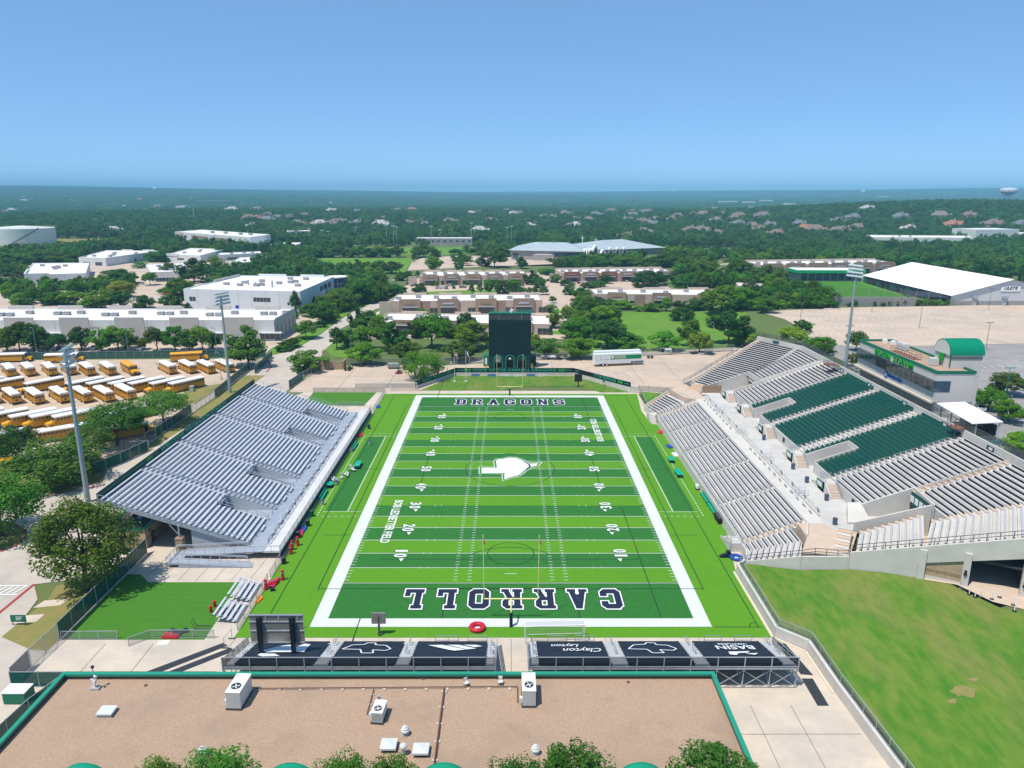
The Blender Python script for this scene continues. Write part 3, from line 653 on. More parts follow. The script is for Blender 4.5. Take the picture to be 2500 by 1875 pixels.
# near-end ramp
mb = MB()
mb.prism([(-39.3, -41.2), (-50.2, -41.2), (-50.2, -39.7), (-39.3, -39.7)], 0, [.05, .66, .66, .05]); mb.box(-52, -41.2, .5, -50.2, -37, .66)
mb.prism([(-50.2, -38.6), (-41, -38.6), (-41, -37), (-50.2, -37)], [.5, 1.05, 1.05, .5], [.66, 1.25, 1.25, .66]); mb.ob('ramp', ALU_D, parent=wb)
for P in ([(-39.3, -41.2, .05), (-50.2, -41.2, .66), (-52, -41.2, .66), (-52, -37, .66), (-50.2, -37, .66), (-41, -37, 1.25)], [(-40.3, -39.6, .1), (-50.2, -39.6, .66), (-50.2, -38.7, .66), (-41, -38.7, 1.25), (-38.3, -38.4, 1.25), (-35.7, -38.4, 1.25)]):
    rail('ramp_rail', P, wb, m=ALU, gap=1.5, bars=(1.0, .82, .1), r=.032)
rail('walkway_rail', [(-38.15, YN, 1.25), (-38.15, YF-3, 1.25)], wb, m=STEEL_D, gap=1.9, h=.95, bars=(1.0, .5), r=.03)
rail('deck_front_rail', [(-40.95, YN+.5, 1.3), (-40.95, YF-.5, 1.3)], wb, m=STEEL_D, gap=2.1, h=.85, bars=(), r=.03)
MB().poly([(-35.6, YN-2.4, 1.3), (-35.6, YF+2.6, 1.3), (-35.6, YF+2.6, 2.3), (-35.6, YN-2.4, 2.3)]).ob('walkway_mesh', CHAIN_D, parent=wb)
rail('walkway_guard', [(-35.6, YN-2.4, 1.25), (-35.6, YF+2.6, 1.25)], wb, m=GALV, gap=2.4, h=1.08, bars=(1.0, .08), r=.03)
for k in range(17):
    y = YN+3+k*4.05; L = 1.6 if k % 3 else .8
    MB().box(-38.75, y, 1.66, -38.4, y+L, 1.72).box(-38.6, y+.1, 1.25, -38.52, y+.18, 1.66).box(-38.6, y+L-.2, 1.25, -38.52, y+L-.12, 1.66).ob('front_bench', ALU, parent=wb)
    y += 1.2
    if not any(a-2 < y < b+.5 for a, b in VOM+AIS): MB().box(-40.9, y, 1.66, -40.6, y+2.0, 1.72).box(-40.8, y+.1, 1.25, -40.7, y+.2, 1.66).box(-40.8, y+1.8, 1.25, -40.7, y+1.9, 1.66).ob('front_bench', ALU, parent=wb)

# concession building under the bleacher
cb = thing('concession_building', 'tan concession building with green coping under the near end of the west bleacher', 'building', (-61, -20, 0))
TAN = mat('tan_block', (.52, .40, .25), .9, (.46, .35, .22), 1.2, world_pos=True)
MB().box(-64.4, -34.9, 0, -58, -12, 3.3).ob('wall', TAN, parent=cb)
MB().box(-64.45, -34.95, 0, -57.95, -12, 1.35).ob('stone_base', STONE, parent=cb); MB().box(-64.47, -34.97, 1.36, -57.93, -12, 1.6).ob('brick_course', BRICK, parent=cb)
MB().box(-64.1, -34.6, 3.3, -58.3, -12, 3.34).ob('roof', mat('roof_tar', (.05, .05, .055), .95), parent=cb)
for b in ((-64.6, -35.1, -64.2, -12), (-58.2, -35.1, -57.8, -12), (-64.2, -35.1, -58.2, -34.7)): MB().box(b[0], b[1], 3.28, b[2], b[3], 3.62).ob('coping', GREEN_L, parent=cb)
MB().box(-62.6, -30, 3.34, -62.2, -16, 3.6).ob('roof_curb', TAN, parent=cb); MB().box(-60.9, -31.2, 3.34, -60.2, -30.6, 3.75).ob('roof_vent', GALV, parent=cb)
MB().box(-57.93, -33.2, .02, -57.88, -32.2, 2.1).ob('door', STEEL_D, parent=cb); MB().box(-57.93, -33.9, 2.5, -57.88, -33.2, 2.8).ob('wall_vent', STEEL_D, parent=cb)

# small portable bleachers at the field corner
def small_bleacher(label, y0, y1):
    t = thing('portable_bleacher', label, 'bleacher', (-37.4, (y0+y1)/2, 0), group='portable bleachers')
    for i in range(5):
        x = -36.2-.68*i; z = .42+.22*i
        MB().box(x-.28, y0, z, x, y1, z+.05).ob('bench', ALU, parent=t)
        if i: MB().box(x+.12, y0, z-.36, x+.44, y1, z-.32).ob('footboard', ALU, parent=t)
    mb = MB()
    for y in (y0+.4, (y0+y1)/2, y1-.4):
        mb.bar((-35.9, y, .05), (-39.2, y, .05), .06, .06); mb.bar((-35.9, y, .2), (-39.0, y, 1.25), .06, .06)
        for i in range(5): mb.bar((-36.3-.68*i, y, .05), (-36.3-.68*i, y, .42+.22*i), .05, .05)
    mb.ob('frame', GALV, parent=t)
small_bleacher('nearer half of the small five-row aluminium bleacher beside the practice turf', -56, -51.6)
small_bleacher('farther half of the small five-row aluminium bleacher beside the practice turf', -50.9, -46)

# fences round the west side
fence('green windscreen fence between the practice turf and the big shade tree', [(-57.2, -36.5), (-57.2, -59.7)], 2.5, SCREEN)
fence('open chain-link gate panel at the south-west corner', [(-57.2, -59.9), (-57.4, -65)], 2.4, CHAIN, brace=True, cat='gate', gap=2.6)
fence('grey screened fence panel beside the trash enclosure', [(-57.4, -65.2), (-57.3, -68.6)], 2.4, glassmesh('screen_grey', (.16, .17, .17), .9))
fence('green screened trash enclosure fence at the corner of the foreground roof', [(-57.3, -68.8), (-50.8, -68.8), (-52.2, -73.5), (-53.4, -86)], 2.0, SCREEN)
for i, (p, q) in enumerate((((-57, -59.6), (-50, -59.5)), ((-47.8, -61), (-45.9, -59.3)), ((-45.9, -59.3), (-37.8, -59.3)))):
    fence(['low chain-link fence along the left part of the practice turf edge', 'short angled chain-link return at the practice turf gate', 'low chain-link fence along the right part of the practice turf edge'][i], [p, q], 1.2, CHAIN, gap=2.4, group='low practice turf fences')
fence('green windscreen fence along the far side of the bus lot', [(-215, 99), (-162, 102), (-98.4, 106.3), (-84.5, 107)], 2.5, SCREEN)
fence('green windscreen fence between the bus lot and the far light pole', [(-83.5, 88), (-83, 75), (-81.6, 54)], 2.4, SCREEN)
fence('white steel rolling gate at the north-east corner of the bus lot', [(-84, 99), (-83.5, 88.3)], 2.2, CHAIN, brace=True, cat='gate')
fence('grey chain-link gate beside the grass verge of the bus lot', [(-81.6, 53.6), (-82, 40)], 2.2, CHAIN, brace=True, cat='gate')
fence('green windscreen fence behind the middle of the west bleacher', [(-82, 39.6), (-82, 20)], 2.4, SCREEN)
fence('black chain-link gate beside the pair of trees at the bus lot', [(-82, 19.5), (-83, 17)], 2.2, CHAIN_D, cat='gate')
fence('open chain-link gate at the south-east corner of the bus lot', [(-85.5, 11.5), (-79.5, 11.2)], 2.2, CHAIN, cat='gate')
fence('green windscreen fence above the red-kerbed bend of the street', [(-79.6, 11), (-81.4, 3), (-84, -4)], 2.4, SCREEN)
# field-side wire fence at the near west corner and far west corner
fence('chain-link field fence beside the small bleacher', [(-35.5, -57.5), (-35.5, -45)], 1.2, CHAIN, gap=2.4)
fence('chain-link field gate at the foot of the near ramp', [(-35.5, -44), (-35.5, -39)], 1.2, CHAIN, gap=2.4, cat='gate')
fence('chain-link field fence at the far west corner', [(-35.5, 40), (-35.5, 58.6)], 1.2, CHAIN, gap=2.4)
fence('low chain-link fence north of the small turf patch', [(-56, 60.2), (-35.6, 60.2)], 1.3, CHAIN_D, gap=3)
fence('dark low fence behind the far west corner of the field', [(-45, 65), (-27, 65)], 1.3, CHAIN_D, gap=4)
fence('low rail fence between the bleacher and the north turf patch', [(-46, 46), (-38.6, 46)], 1.1, CHAIN, gap=2.5)
fence('green screened gate fence west of the stone enclosure', [(-64, 64), (-63, 75)], 2.4, SCREEN)
fence('grey gate fence by the curb opening to the north lot', [(-63, 75.3), (-61.5, 84), (-63, 92)], 2.3, CHAIN_D)
fence('green screened fence corner at the end of the north street', [(-80, 82), (-82, 106)], 2.4, SCREEN)
# ------------------------------------------------------------------ east (home) concrete stand
es = thing('concrete_stand', 'large white concrete home stand with silver benches and green seats on the east side', 'grandstand', (58, 0, 0))
def stepped(name, polys, z0, rise, base, m, parent=es):
    mb = MB()
    for i in range(len(polys)-1):
        P = list(polys[i])+list(reversed(polys[i+1])); mb.prism(P, base, z0+rise*i)
    return mb.ob(name, m, parent=parent)
def strip(mb, pts, w, z0, z1):
    "upright slab of thickness w along a polyline; z0, z1 may vary along it"
    n = len(pts); z0 = z0 if hasattr(z0, '__len__') else [z0]*n; z1 = z1 if hasattr(z1, '__len__') else [z1]*n
    for i in range(n-1):
        a, b = Vector(pts[i][:2]), Vector(pts[i+1][:2]); d = (b-a).normalized(); nn = Vector((-d.y, d.x))*(w/2)
        P = [a-nn, b-nn, b+nn, a+nn]; mb.prism(P, [z0[i], z0[i+1], z0[i+1], z0[i]], [z1[i], z1[i+1], z1[i+1], z1[i]])
    return mb
BENCH = mat('bench_silver', (.50, .51, .54), .45, (.44, .45, .48), .8, metal=.15)
BSHADE = mat('bench_shade', (.022, .020, .026), .6)  # near-black colour standing in for the shade under the planks
def bench(pts, z, parent=es, legs=2.4, back=.30):
    "a plank bench along a polyline: top z, standing on the tread .42 below"
    mb = MB()
    for i in range(len(pts)-1):
        a, b = Vector(pts[i]), Vector(pts[i+1]); d = b-a; L = d.length; d /= L; n = Vector((-d.y, d.x))
        P = [a-n*.13, b-n*.13, b+n*.13, a+n*.13]; mb.prism(P, z-.05, z)
        mb.cur = 1; sg = 1 if n.x < 0 else -1; mb.prism([a+n*(.09*sg), b+n*(.09*sg), b+n*(.05*sg), a+n*(.05*sg)], z-.40, z-.055); mb.cur = 0  # full-length dark strip added below the plank to deepen its shadow line
    return mb.ob('bench', BENCH, BSHADE, parent=parent)
LX = lambda i: 36.75+.825*i
LZ = lambda i: 1.35+.303*i
# lower bowl
def Pl(i):
    a = LX(i)
    return [(35.5+.72*i, -41.9-.42*i), (a, -38.4-.22*i), (a, 36.2+.12*i), (35.2+.72*i, 41.4+.42*i)]
stepped('lower_deck', [Pl(i) for i in range(10)], LZ(0), .303, 0, CONC_T)
stepped('lower_deck', [[(LX(i), -35.9), (LX(i), 35.2)] for i in range(9, 13)], LZ(9), .303, 0, CONC_T)
SEC = [(19.85, 32.2), (6.4, 18.6), (-7.1, 5.2), (-20.85, -8.3), (-34.6, -22.1)]
for i in range(12):
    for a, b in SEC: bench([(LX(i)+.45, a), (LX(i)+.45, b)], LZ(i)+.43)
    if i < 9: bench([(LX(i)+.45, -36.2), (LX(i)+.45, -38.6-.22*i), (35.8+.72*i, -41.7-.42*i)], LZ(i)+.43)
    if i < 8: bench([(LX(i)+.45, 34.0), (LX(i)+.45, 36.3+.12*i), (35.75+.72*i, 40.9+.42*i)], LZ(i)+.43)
# tan aisle steps, one object for each
AY = [19.2, 5.8, -7.7, -21.5, -35.4, 33.1]
for y in AY:
    for i in range(12):
        MB().box(LX(i)-.02, y-.45, LZ(i)-.02, LX(i)+.36, y+.45, LZ(i)+.14).ob('aisle_step', CONC_TAN if y in (-35.4, 33.1) else CONC_T, parent=es)
    x0, x1 = LX(0), LX(11)
    for a, b in ((0, 3), (4, 7), (8, 11)): rail('aisle_rail', [(LX(a), y, LZ(a)), (LX(b), y, LZ(b))], es, m=GALV, h=.9, gap=1.2, r=.022)
mb = strip(MB(), [(Pl(0)[0][0], Pl(0)[0][1]), (36.6, -38.2)], .25, 0, 1.6); strip(mb, [(36.6, -38.2), (36.6, 30.4)], .3, 0, 1.55); strip(mb, [(36.6, 33.4), (36.6, 36.2), (35.1, 41.3)], .3, 0, 1.6)
mb.ob('front_wall', CONC_W, parent=es)
rail('front_rail', [(36.6, -37.8, 1.55), (36.6, 30.4, 1.55)], es, m=GALV, h=.9, gap=1.6, bars=(1., .66, .33), r=.02)
mb = MB(); mb.box(34.9, -36.0, 0, 36.45, -33.4, 1.4)
for k in range(7): mb.box(34.9, -33.4+k*.3, 0, 36.45, -33.1+k*.3, 1.2-k*.18)
strip(mb, [(34.75, -36.1), (34.75, -30.9)], .16, 0, [1.7, .35]); mb.ob('field_stair', CONC_W, parent=es)
rail('stair_rail', [(34.8, -36, 1.4), (36.5, -36, 1.4)], es); rail('stair_rail', [(34.8, -36, 1.4), (34.8, -33.5, 1.4)], es)
mb = MB(); mb.box(34.9, 33.3, 0, 36.45, 35.8, 1.4)
for k in range(7): mb.box(35.05, 33.3-.3*(k+1), 0, 36.3, 33.3-.3*k, 1.2-k*.17)
strip(mb, [(34.8, 30.9), (34.8, 33.3), (34.8, 36)], .16, 0, [.3, 1.6, 1.6]); mb.ob('field_stair', CONC_W, parent=es)
rail('stair_rail', [(34.9, 33.4, 1.4), (34.9, 36, 1.4), (36.5, 36, 1.4)], es)
# side wall of the far lower wing and its outer steps
mb = strip(MB(), [(35.1, 41.5), (41.8, 45.4)], .25, 0, [1.7, 4.5]); mb.ob('wing_wall', CONC_W, parent=es)
rail('wing_rail', [(35.0, 41.9, 1.4), (41.8, 45.8, 4.2)], es, m=RAIL_D, gap=1.6, r=.03)
for k in range(13): MB().prism([(35.6+.52*k, 40.6+.30*k), (36.1+.52*k, 40.9+.30*k), (35.6+.52*k, 41.75+.30*k), (35.1+.52*k, 41.45+.30*k)], 0, 1.5+.21*k).ob('wing_step', CONC_TAN, parent=es)
# platform, concourse and terraces
MB().prism([(46.65, -36.2), (49.3, -36.2), (49.3, 36.6), (46.65, 35.4)], 3.8, 4.985).ob('platform', CONC_W, parent=es)
MB().prism([(49.3, -38.6), (56.3, -38.6), (56.3, 40), (49.3, 38.4)], 4.3, 5.0).ob('concourse', mat('concourse_concrete', (.54, .52, .49), .85, (.47, .455, .43), .3, world_pos=True, col3=(.40, .38, .36), scale3=.15), parent=es)
mb = MB(); mb.box(49.3, -33.6, 4.9, 49.5, 37, 5.35); mb.ob('curb_wall', CONC_W, parent=es)
rail('concourse_rail', [(49.4, -33.6, 5.3), (49.4, 37, 5.3)], es, m=GALV, h=.75, gap=1.5, bars=(1., .55), r=.022)
for k in range(25):
    y = 34-k*2.75
    if k in (9, 10, 11, 12): continue
    MB().box(48.35, y-.9, 5.38, 48.6, y+.3, 5.43).box(48.44, y-.7, 4.98, 48.52, y-.6, 5.38).box(48.44, y, 4.98, 48.52, y+.1, 5.38).ob('short_bench', BENCH, parent=es)
    if k % 2 == 0: MB().box(49.75, y-.2, 5.35, 50.1, y+.25, 5.42).box(49.78, y-.18, 5.42, 49.82, y+.22, 5.8).box(49.85, y-.1, 5, 49.95, y+.1, 5.35).ob('folding_seat', GREEN, parent=es)
for y in (25, 9, -7, -24):
    rail('gap_rail', [(48.6, y, 5), (49.9, y, 5), (50.9, y, 5)], es, m=ALU, h=1.0, gap=.8, r=.03); rail('gap_rail', [(48.6, y-1.4, 5), (50.9, y-1.4, 5)], es, m=ALU, h=1.0, gap=.8, r=.03)
TERR = [(45.0, -36.2), (49.3, -36.2), (49.3, -38.6), (53.3, -38.6), (48.3, -47.0), (42.0, -45.5), (44.6, -40.9)]
MB().prism(TERR, 3.0, 4.99).ob('south_terrace', mat('paving_tan', (.56, .44, .34), .9, (.50, .39, .30), .6, world_pos=True), parent=es)
mb = strip(MB(), [(46.6, -36.1), (44.7, -40.6)], .25, 3.5, [5.5, 5.3]); mb.ob('wing_wall', CONC_W, parent=es)
NTERR = [(42.4, 45.2), (44.2, 37.5), (46.6, 35.4), (49.3, 36.6), (49.3, 43.5), (47.6, 51)]
MB().prism(NTERR, 3.0, 4.99).ob('north_terrace', MATS['paving_tan'], parent=es)
mb = strip(MB(), [(43.6, 42.9), (45.3, 38.4), (46.7, 36.4)], .25, 3.5, [5.3, 5.4, 5.2]); mb.ob('wing_wall', CONC_W, parent=es)
# steps up from the north terrace to the far wing
for k in range(7): MB().prism([(47.2+.33*k, 46.2+.2*k), (49.9+.33*k, 42.0+.2*k), (50.23+.33*k, 42.2+.2*k), (47.53+.33*k, 46.4+.2*k)], 4.8, 5.15+.17*k).ob('terrace_step', CONC_TAN, parent=es)

# upper deck --------------------------------------------------------
UX = lambda j: 56.35+.92*(j-3)
UZ = lambda j: 6.7+.32*(j-3)
VG = [(15.6, 19.6), (-14.6, -10.8)]
NJ = 26
def Bfar(j): return (UX(j), 45.6+.2*(j-3))
def Bnear(j): return (UX(j), -41.2-.25*(j-3))
def wingN(j): return (49.0+.80*j, -47.2-.44*j)
def wingF(j): return (49.1+.81*j, 50.9+.51*j)
def wz(j): return 5.75+.32*j
for j in range(3, NJ+1):
    lo, hi = (-41.2, 45.6) if j > 10 else (-33.4, 36.0)
    seg = [(lo, hi)]
    if j <= 10:
        seg = []; y = lo
        for a, b in sorted(VG): seg.append((y, a)); y = b
        seg.append((y, hi))
    mb = MB()
    for a, b in seg:
        A = Bnear(j)[1] if a == -41.2 else a; A2 = Bnear(j+1)[1] if a == -41.2 else a; B_ = Bfar(j)[1] if b == 45.6 else b; B2 = Bfar(j+1)[1] if b == 45.6 else b
        mb.prism([(UX(j), A), (UX(j+1), A2), (UX(j+1), B2), (UX(j), B_)], 4.8 if j < 14 else UZ(j)-2, UZ(j))
    mb.ob('upper_tread', CONC_T, parent=es)
# wings: treads
def wing_poly(j, s):
    if s < 0:
        e = wingN(j); f = (52.7+1.02*j, -40.5) if j < 9 else Bnear(j)
    else:
        e = wingF(j); f = (53.1+.95*j, 44.6) if j < 9 else Bfar(j)
    return e, f
for s in (-1, 1):
    mb = MB()
    for j in range(0, NJ+1):
        e0, f0 = wing_poly(j, s); e1, f1 = wing_poly(j+1, s) if j != 8 else ((wingN(9) if s < 0 else wingF(9)), (61.9, -40.5) if s < 0 else (61.7, 44.6))
        P = [e0, e1, f1, f0]; mb.prism(P if s < 0 else P[::-1], 4.7 if j < 12 else UZ(j)-2, wz(j))
    mb.ob('wing_deck', CONC_W if s < 0 else CONC_T, parent=es)
    for j in range(0, NJ+1):
        e0, f0 = wing_poly(j, s); e, f = Vector(e0), Vector(f0); d = (f-e).normalized(); n = Vector((d.y, -d.x)) if s < 0 else Vector((-d.y, d.x)); 
        n = n if n.x > 0 else -n
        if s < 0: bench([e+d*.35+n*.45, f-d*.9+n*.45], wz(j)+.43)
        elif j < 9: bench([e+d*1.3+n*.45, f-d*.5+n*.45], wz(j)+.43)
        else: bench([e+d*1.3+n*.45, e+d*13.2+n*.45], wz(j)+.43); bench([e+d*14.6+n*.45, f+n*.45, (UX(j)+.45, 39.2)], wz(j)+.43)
        if s < 0: q = f-d*.45+n*.2; MB().obox(q.x, q.y, wz(j)-.02, .5, .8, .18, atan2(n.y, n.x)).ob('aisle_step', CONC_TAN, parent=es)
        else:
            q = e+d*.6+n*.2; MB().obox(q.x, q.y, wz(j)-.02, .5, .9, .18, atan2(n.y, n.x)).ob('aisle_step', CONC_TAN, parent=es)
            if j > 8: q = e+d*13.9+n*.2; MB().obox(q.x, q.y, wz(j)-.02, .5, .9, .18, atan2(n.y, n.x)).ob('aisle_step', CONC_T, parent=es)
# straight benches and aisle steps
for j in range(3, NJ+1):
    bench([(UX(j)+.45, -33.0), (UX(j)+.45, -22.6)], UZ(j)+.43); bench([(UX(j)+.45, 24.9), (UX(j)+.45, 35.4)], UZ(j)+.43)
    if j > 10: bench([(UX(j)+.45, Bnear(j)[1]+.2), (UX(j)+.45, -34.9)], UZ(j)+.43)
UA = [24.1, 9.2, -7.0, -21.8, -33.9, 37.8]
for y in UA:
    for j in range(3 if abs(y) < 33 else 11, NJ+1): MB().box(UX(j)-.02, y-.5, UZ(j)-.02, UX(j)+.4, y+.5, UZ(j)+.15).ob('aisle_step', CONC_TAN if y < -33 else CONC_T, parent=es)
    for a, b in ((4, 8), (9, 13), (14, 18), (19, 24)):
        if abs(y) < 33 or a > 9: rail('aisle_rail', [(UX(a), y, UZ(a)), (UX(b), y, UZ(b))], es, m=GALV, h=.9, gap=1.5, r=.022)
for y in (-33.35, 36.9):
    mb = strip(MB(), [(UX(11), y), (UX(NJ+1), y)], .12, [UZ(11)-.2, UZ(NJ)], [UZ(11)+.35, UZ(NJ)+.55]); mb.ob('aisle_curb', CONC_W, parent=es)
# green chair seats: the nearest three hundred are parts, the rest one mass
SEATG = mat('seat_green', (.005, .075, .055), .45, (.007, .095, .068), 2)
def seat_mb(mb, x, y, z):
    mb.box(x-.02, y-.23, z+.40, x+.40, y+.23, z+.47); mb.add([(x+.40, y-.23, z+.40), (x+.40, y+.23, z+.40), (x+.50, y+.23, z+.86), (x+.50, y-.23, z+.86), (x+.46, y-.23, z+.40), (x+.46, y+.23, z+.40), (x+.56, y+.23, z+.86), (x+.56, y-.23, z+.86)], [(0, 1, 2, 3), (7, 6, 5, 4), (3, 2, 6, 7), (0, 3, 7, 4), (1, 5, 6, 2)])
    mb.box(x+.15, y-.04, z, x+.25, y+.04, z+.40); return mb
seatme = seat_mb(MB(), 0, 0, 0).mesh('seat', SEATG)
spots = []
for a, b, v in ((10.4, 23.3, VG[0]), (-5.6, 7.9, None), (-21.0, -8.3, VG[1])):
    for j in range(3, NJ+1):
        n = int((b-a)/.56)
        for k in range(n):
            y = a+.28+k*.56
            if v and j <= 10 and v[0]-.4 < y < v[1]+.4: continue
            spots.append((UX(j)+.2, y, UZ(j)))
spots.sort(key=lambda p: (p[0]-CX)**2+(p[1]-CY)**2+(p[2]-CZ)**2)
for p in spots[:300]: inst('seat', seatme, es, Matrix.Translation(Vector(p)-es.location))
mb = MB()
for p in spots[300:]: seat_mb(mb, *p)
mb.ob('seat_rows', SEATG, parent=es)['kind'] = 'stuff'
# upper front wall, vomitory walls, stairs
mb = MB(); y = -33.4
for a, b in sorted(VG)+[(36.0, 36.0)]:
    mb.box(56.15, y, 4.9, 56.36, a, 7.05); y = b
mb.ob('upper_front_wall', CONC_W, parent=es)
for a, b in VG:
    mb = MB()
    for y in (a, b): strip(mb, [(56.15, y), (63.9, y)], .2, 4.9, [7.3, 9.95])
    mb.box(63.8, a-.1, 7.4, 64.0, b+.1, 9.95); mb.ob('vomitory_wall', CONC_W, parent=es)
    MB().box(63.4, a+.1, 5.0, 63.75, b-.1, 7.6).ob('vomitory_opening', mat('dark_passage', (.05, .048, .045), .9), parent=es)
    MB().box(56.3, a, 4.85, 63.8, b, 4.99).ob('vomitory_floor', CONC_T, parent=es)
SIGN_W = mat('sign_white', (.7, .72, .72), .6)
for q, y in enumerate((32.4, 19.9, 4.6, -12.2, -26.7)):
    for k in range(9): MB().box(54.25, y+.29*k, 4.95, 56.1, y+.29*(k+1), 5.19+.17*k).ob('stair_step', CONC_TAN if k % 2 else CONC_T, parent=es)
    mb = MB(); mb.box(54.25, y+2.61, 4.95, 56.15, y+5.0, 6.7)
    strip(mb, [(54.15, y-.1), (54.15, y+2.6), (54.15, y+5.1)], .18, 4.95, [5.35, 7.0, 7.0]); mb.box(54.1, y+5.0, 4.95, 56.15, y+5.2, 7.0)
    mb.prism([(54.06, y+2.6), (54.24, y+2.6), (54.24, y+8.0), (54.06, y+8.0)], 4.95, [7.0, 7.0, 5.3, 5.3]); mb.ob('stair_landing', CONC_W, parent=es)
    rail('stair_rail', [(56.05, y-.1, 5), (56.05, y+2.6, 6.7)], es, m=GALV, gap=.9, bars=(1., .66, .33), r=.025)
    rail('landing_rail', [(54.3, y+2.7, 6.95), (54.3, y+5.1, 6.95), (56.2, y+5.1, 6.95)], es, m=GALV, gap=.7, h=.85, bars=(1., .7, .4), r=.022)
    b = MB().box(53.98, y+3.0, 5.5, 54.05, y+5.6, 6.7).ob('wall_sign', GREEN, parent=es); MB().box(53.94, y+3.35, 5.75, 53.975, y+5.2, 6.45).ob('sign_panel', SIGN_W, parent=b)
    b.children[0].matrix_parent_inverse = Matrix()
    if q in (2, 4): b = MB().box(56.08, y-4.4, 5.7, 56.14, y-3.4, 6.6).ob('wall_sign', NAVY, parent=es)
# near and far vomitories between straight rows and wings
mb = strip(MB(), [(56.2, -33.5), (64.2, -33.5)], .25, 4.9, [7.2, 10.0]); strip(mb, [(52.3, -39.2), (63.0, -40.4)], .25, 4.9, [6.6, 10.0]); strip(mb, [(64.1, -33.5), (63.4, -40.3)], .25, 7.4, 10.0)
mb.prism([(54.2, -32.6), (56.3, -32.6), (56.3, -36.6), (52.6, -36.6)], 4.9, [7.0, 7.0, 5.4, 5.4]); mb.ob('vomitory_wall', CONC_W, parent=es)
MB().box(54.5, -38.6, 4.7, 63.6, -33.4, 4.995).ob('vomitory_floor', CONC_T, parent=es); b = MB().box(63.3, -39.6, 7.3, 63.45, -34.2, 9.6).ob('wall_sign', mat('sign_dark_green', (.01, .07, .06), .6), parent=es)
mb = MB()
for k in range(4): mb.box(63.2, -39.0+k*1.25, 8.0, 63.28, -38.1+k*1.25, 9.0)
mb.ob('sign_panel', SIGN_W, parent=es)
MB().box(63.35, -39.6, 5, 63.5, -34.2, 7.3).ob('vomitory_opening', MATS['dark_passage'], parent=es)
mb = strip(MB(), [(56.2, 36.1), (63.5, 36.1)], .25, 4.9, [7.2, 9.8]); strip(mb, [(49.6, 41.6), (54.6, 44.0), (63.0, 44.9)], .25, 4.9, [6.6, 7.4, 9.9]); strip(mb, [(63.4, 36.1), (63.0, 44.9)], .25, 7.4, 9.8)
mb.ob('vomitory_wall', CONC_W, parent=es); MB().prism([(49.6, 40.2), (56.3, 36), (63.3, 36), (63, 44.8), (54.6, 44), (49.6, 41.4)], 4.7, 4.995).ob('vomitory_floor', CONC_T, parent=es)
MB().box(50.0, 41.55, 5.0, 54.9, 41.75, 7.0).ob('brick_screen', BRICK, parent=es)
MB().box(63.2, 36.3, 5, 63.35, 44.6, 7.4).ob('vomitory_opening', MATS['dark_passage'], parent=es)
# rear walls with wire fence, sector numbers
xt = UX(NJ+1); zt = UZ(NJ)
bw = [(wingN(NJ+1)[0], wingN(NJ+1)[1]), (xt, Bnear(NJ+1)[1]), (xt, Bfar(NJ+1)[1]), (wingF(NJ+1)[0], wingF(NJ+1)[1])]
mb = strip(MB(), bw, .3, 4.7, zt+1.55); mb.ob('rear_wall', CONC_W, parent=es)
rail('rear_fence_rail', [(p[0]+.1, p[1], zt+1.55) for p in bw], es, m=RAIL_D, h=1.3, gap=2.4, r=.03)
mb = MB()
for i in range(3): a, b = bw[i], bw[i+1]; mb.poly([(a[0]+.1, a[1], zt+1.55), (b[0]+.1, b[1], zt+1.55), (b[0]+.1, b[1], zt+2.85), (a[0]+.1, a[1], zt+2.85)])
mb.ob('rear_fence_mesh', CHAIN_D, parent=es)
for y in (26, -2.2, -16, -29, 12.5): b = MB().box(xt-.25, y-.9, zt+.45, xt-.17, y+.9, zt+1.15).ob('sector_sign', MATS['sign_dark_green'], parent=es); MB().box(xt-.29, y-.6, zt+.6, xt-.26, y+.3, zt+1.0).ob('sign_panel', SIGN_W, parent=es)
MB().obox(74.0, 58.2, zt+.8, 2.0, .08, .6, radians(-58)).ob('sector_sign', MATS['sign_dark_green'], parent=es)
# far wing outer wall and dark rail
a, b = wingF(0), wingF(NJ+1)
mb = strip(MB(), [(47.0, 50.2), (a[0]+.0, a[1]+.2), b], .3, 0, [5.6, 6.0, zt+.4]); mb.ob('wing_wall', CONC_W, parent=es)
rail('wing_rail', [(47.0, 50.4, 5.4), (a[0], a[1]+.4, 6.0), (b[0], b[1]+.2, zt+.4)], es, m=RAIL_D, h=1.15, gap=2.1, bars=(1., .66, .33), r=.035)
# near end wall of the stand with its tunnel
DN = (Vector(wingN(10))-Vector(wingN(0))).normalized()
E0 = Vector((48.0, -47.5))
def E(t): p = E0+DN*t; return (p.x, p.y)
def ez(t): return 5.75+.32*t/.913
mb = strip(MB(), [(35.3, -42.1), (41.9, -45.8), (47.9, -47.6)], .3, 0, [1.7, 4.4, 5.3]); mb.ob('end_wall', CONC_W, parent=es)
mb = strip(MB(), [E(0), E(8.4)], .35, 1, [ez(0)+.2, ez(8.4)+.2]); mb.ob('end_wall', CONC_W, parent=es)
mb = strip(MB(), [E(8.4), E(25.5)], .45, [ez(8.4)-2.2, ez(25.5)-2.9], [ez(8.4)+.2, ez(25.5)+.2]); mb.ob('end_beam', CONC_W, parent=es)
for t in (8.8, 13.9, 20.4): p = E(t); MB().obox(p[0], p[1]-.1, 3.4, .85, .8, 5.2 if t < 10 else 6.0, atan2(DN.y, DN.x)).ob('column', CONC_W, parent=es)
n_in = Vector((-DN.y, DN.x))
def Ei(t, d): p = E0+DN*t+n_in*d; return (p.x, p.y)
MB().prism([E(8.4), E(14), Ei(14, .3), Ei(8.4, .3)], 3.0, 8.4).ob('brick_panel', STONE, parent=es)
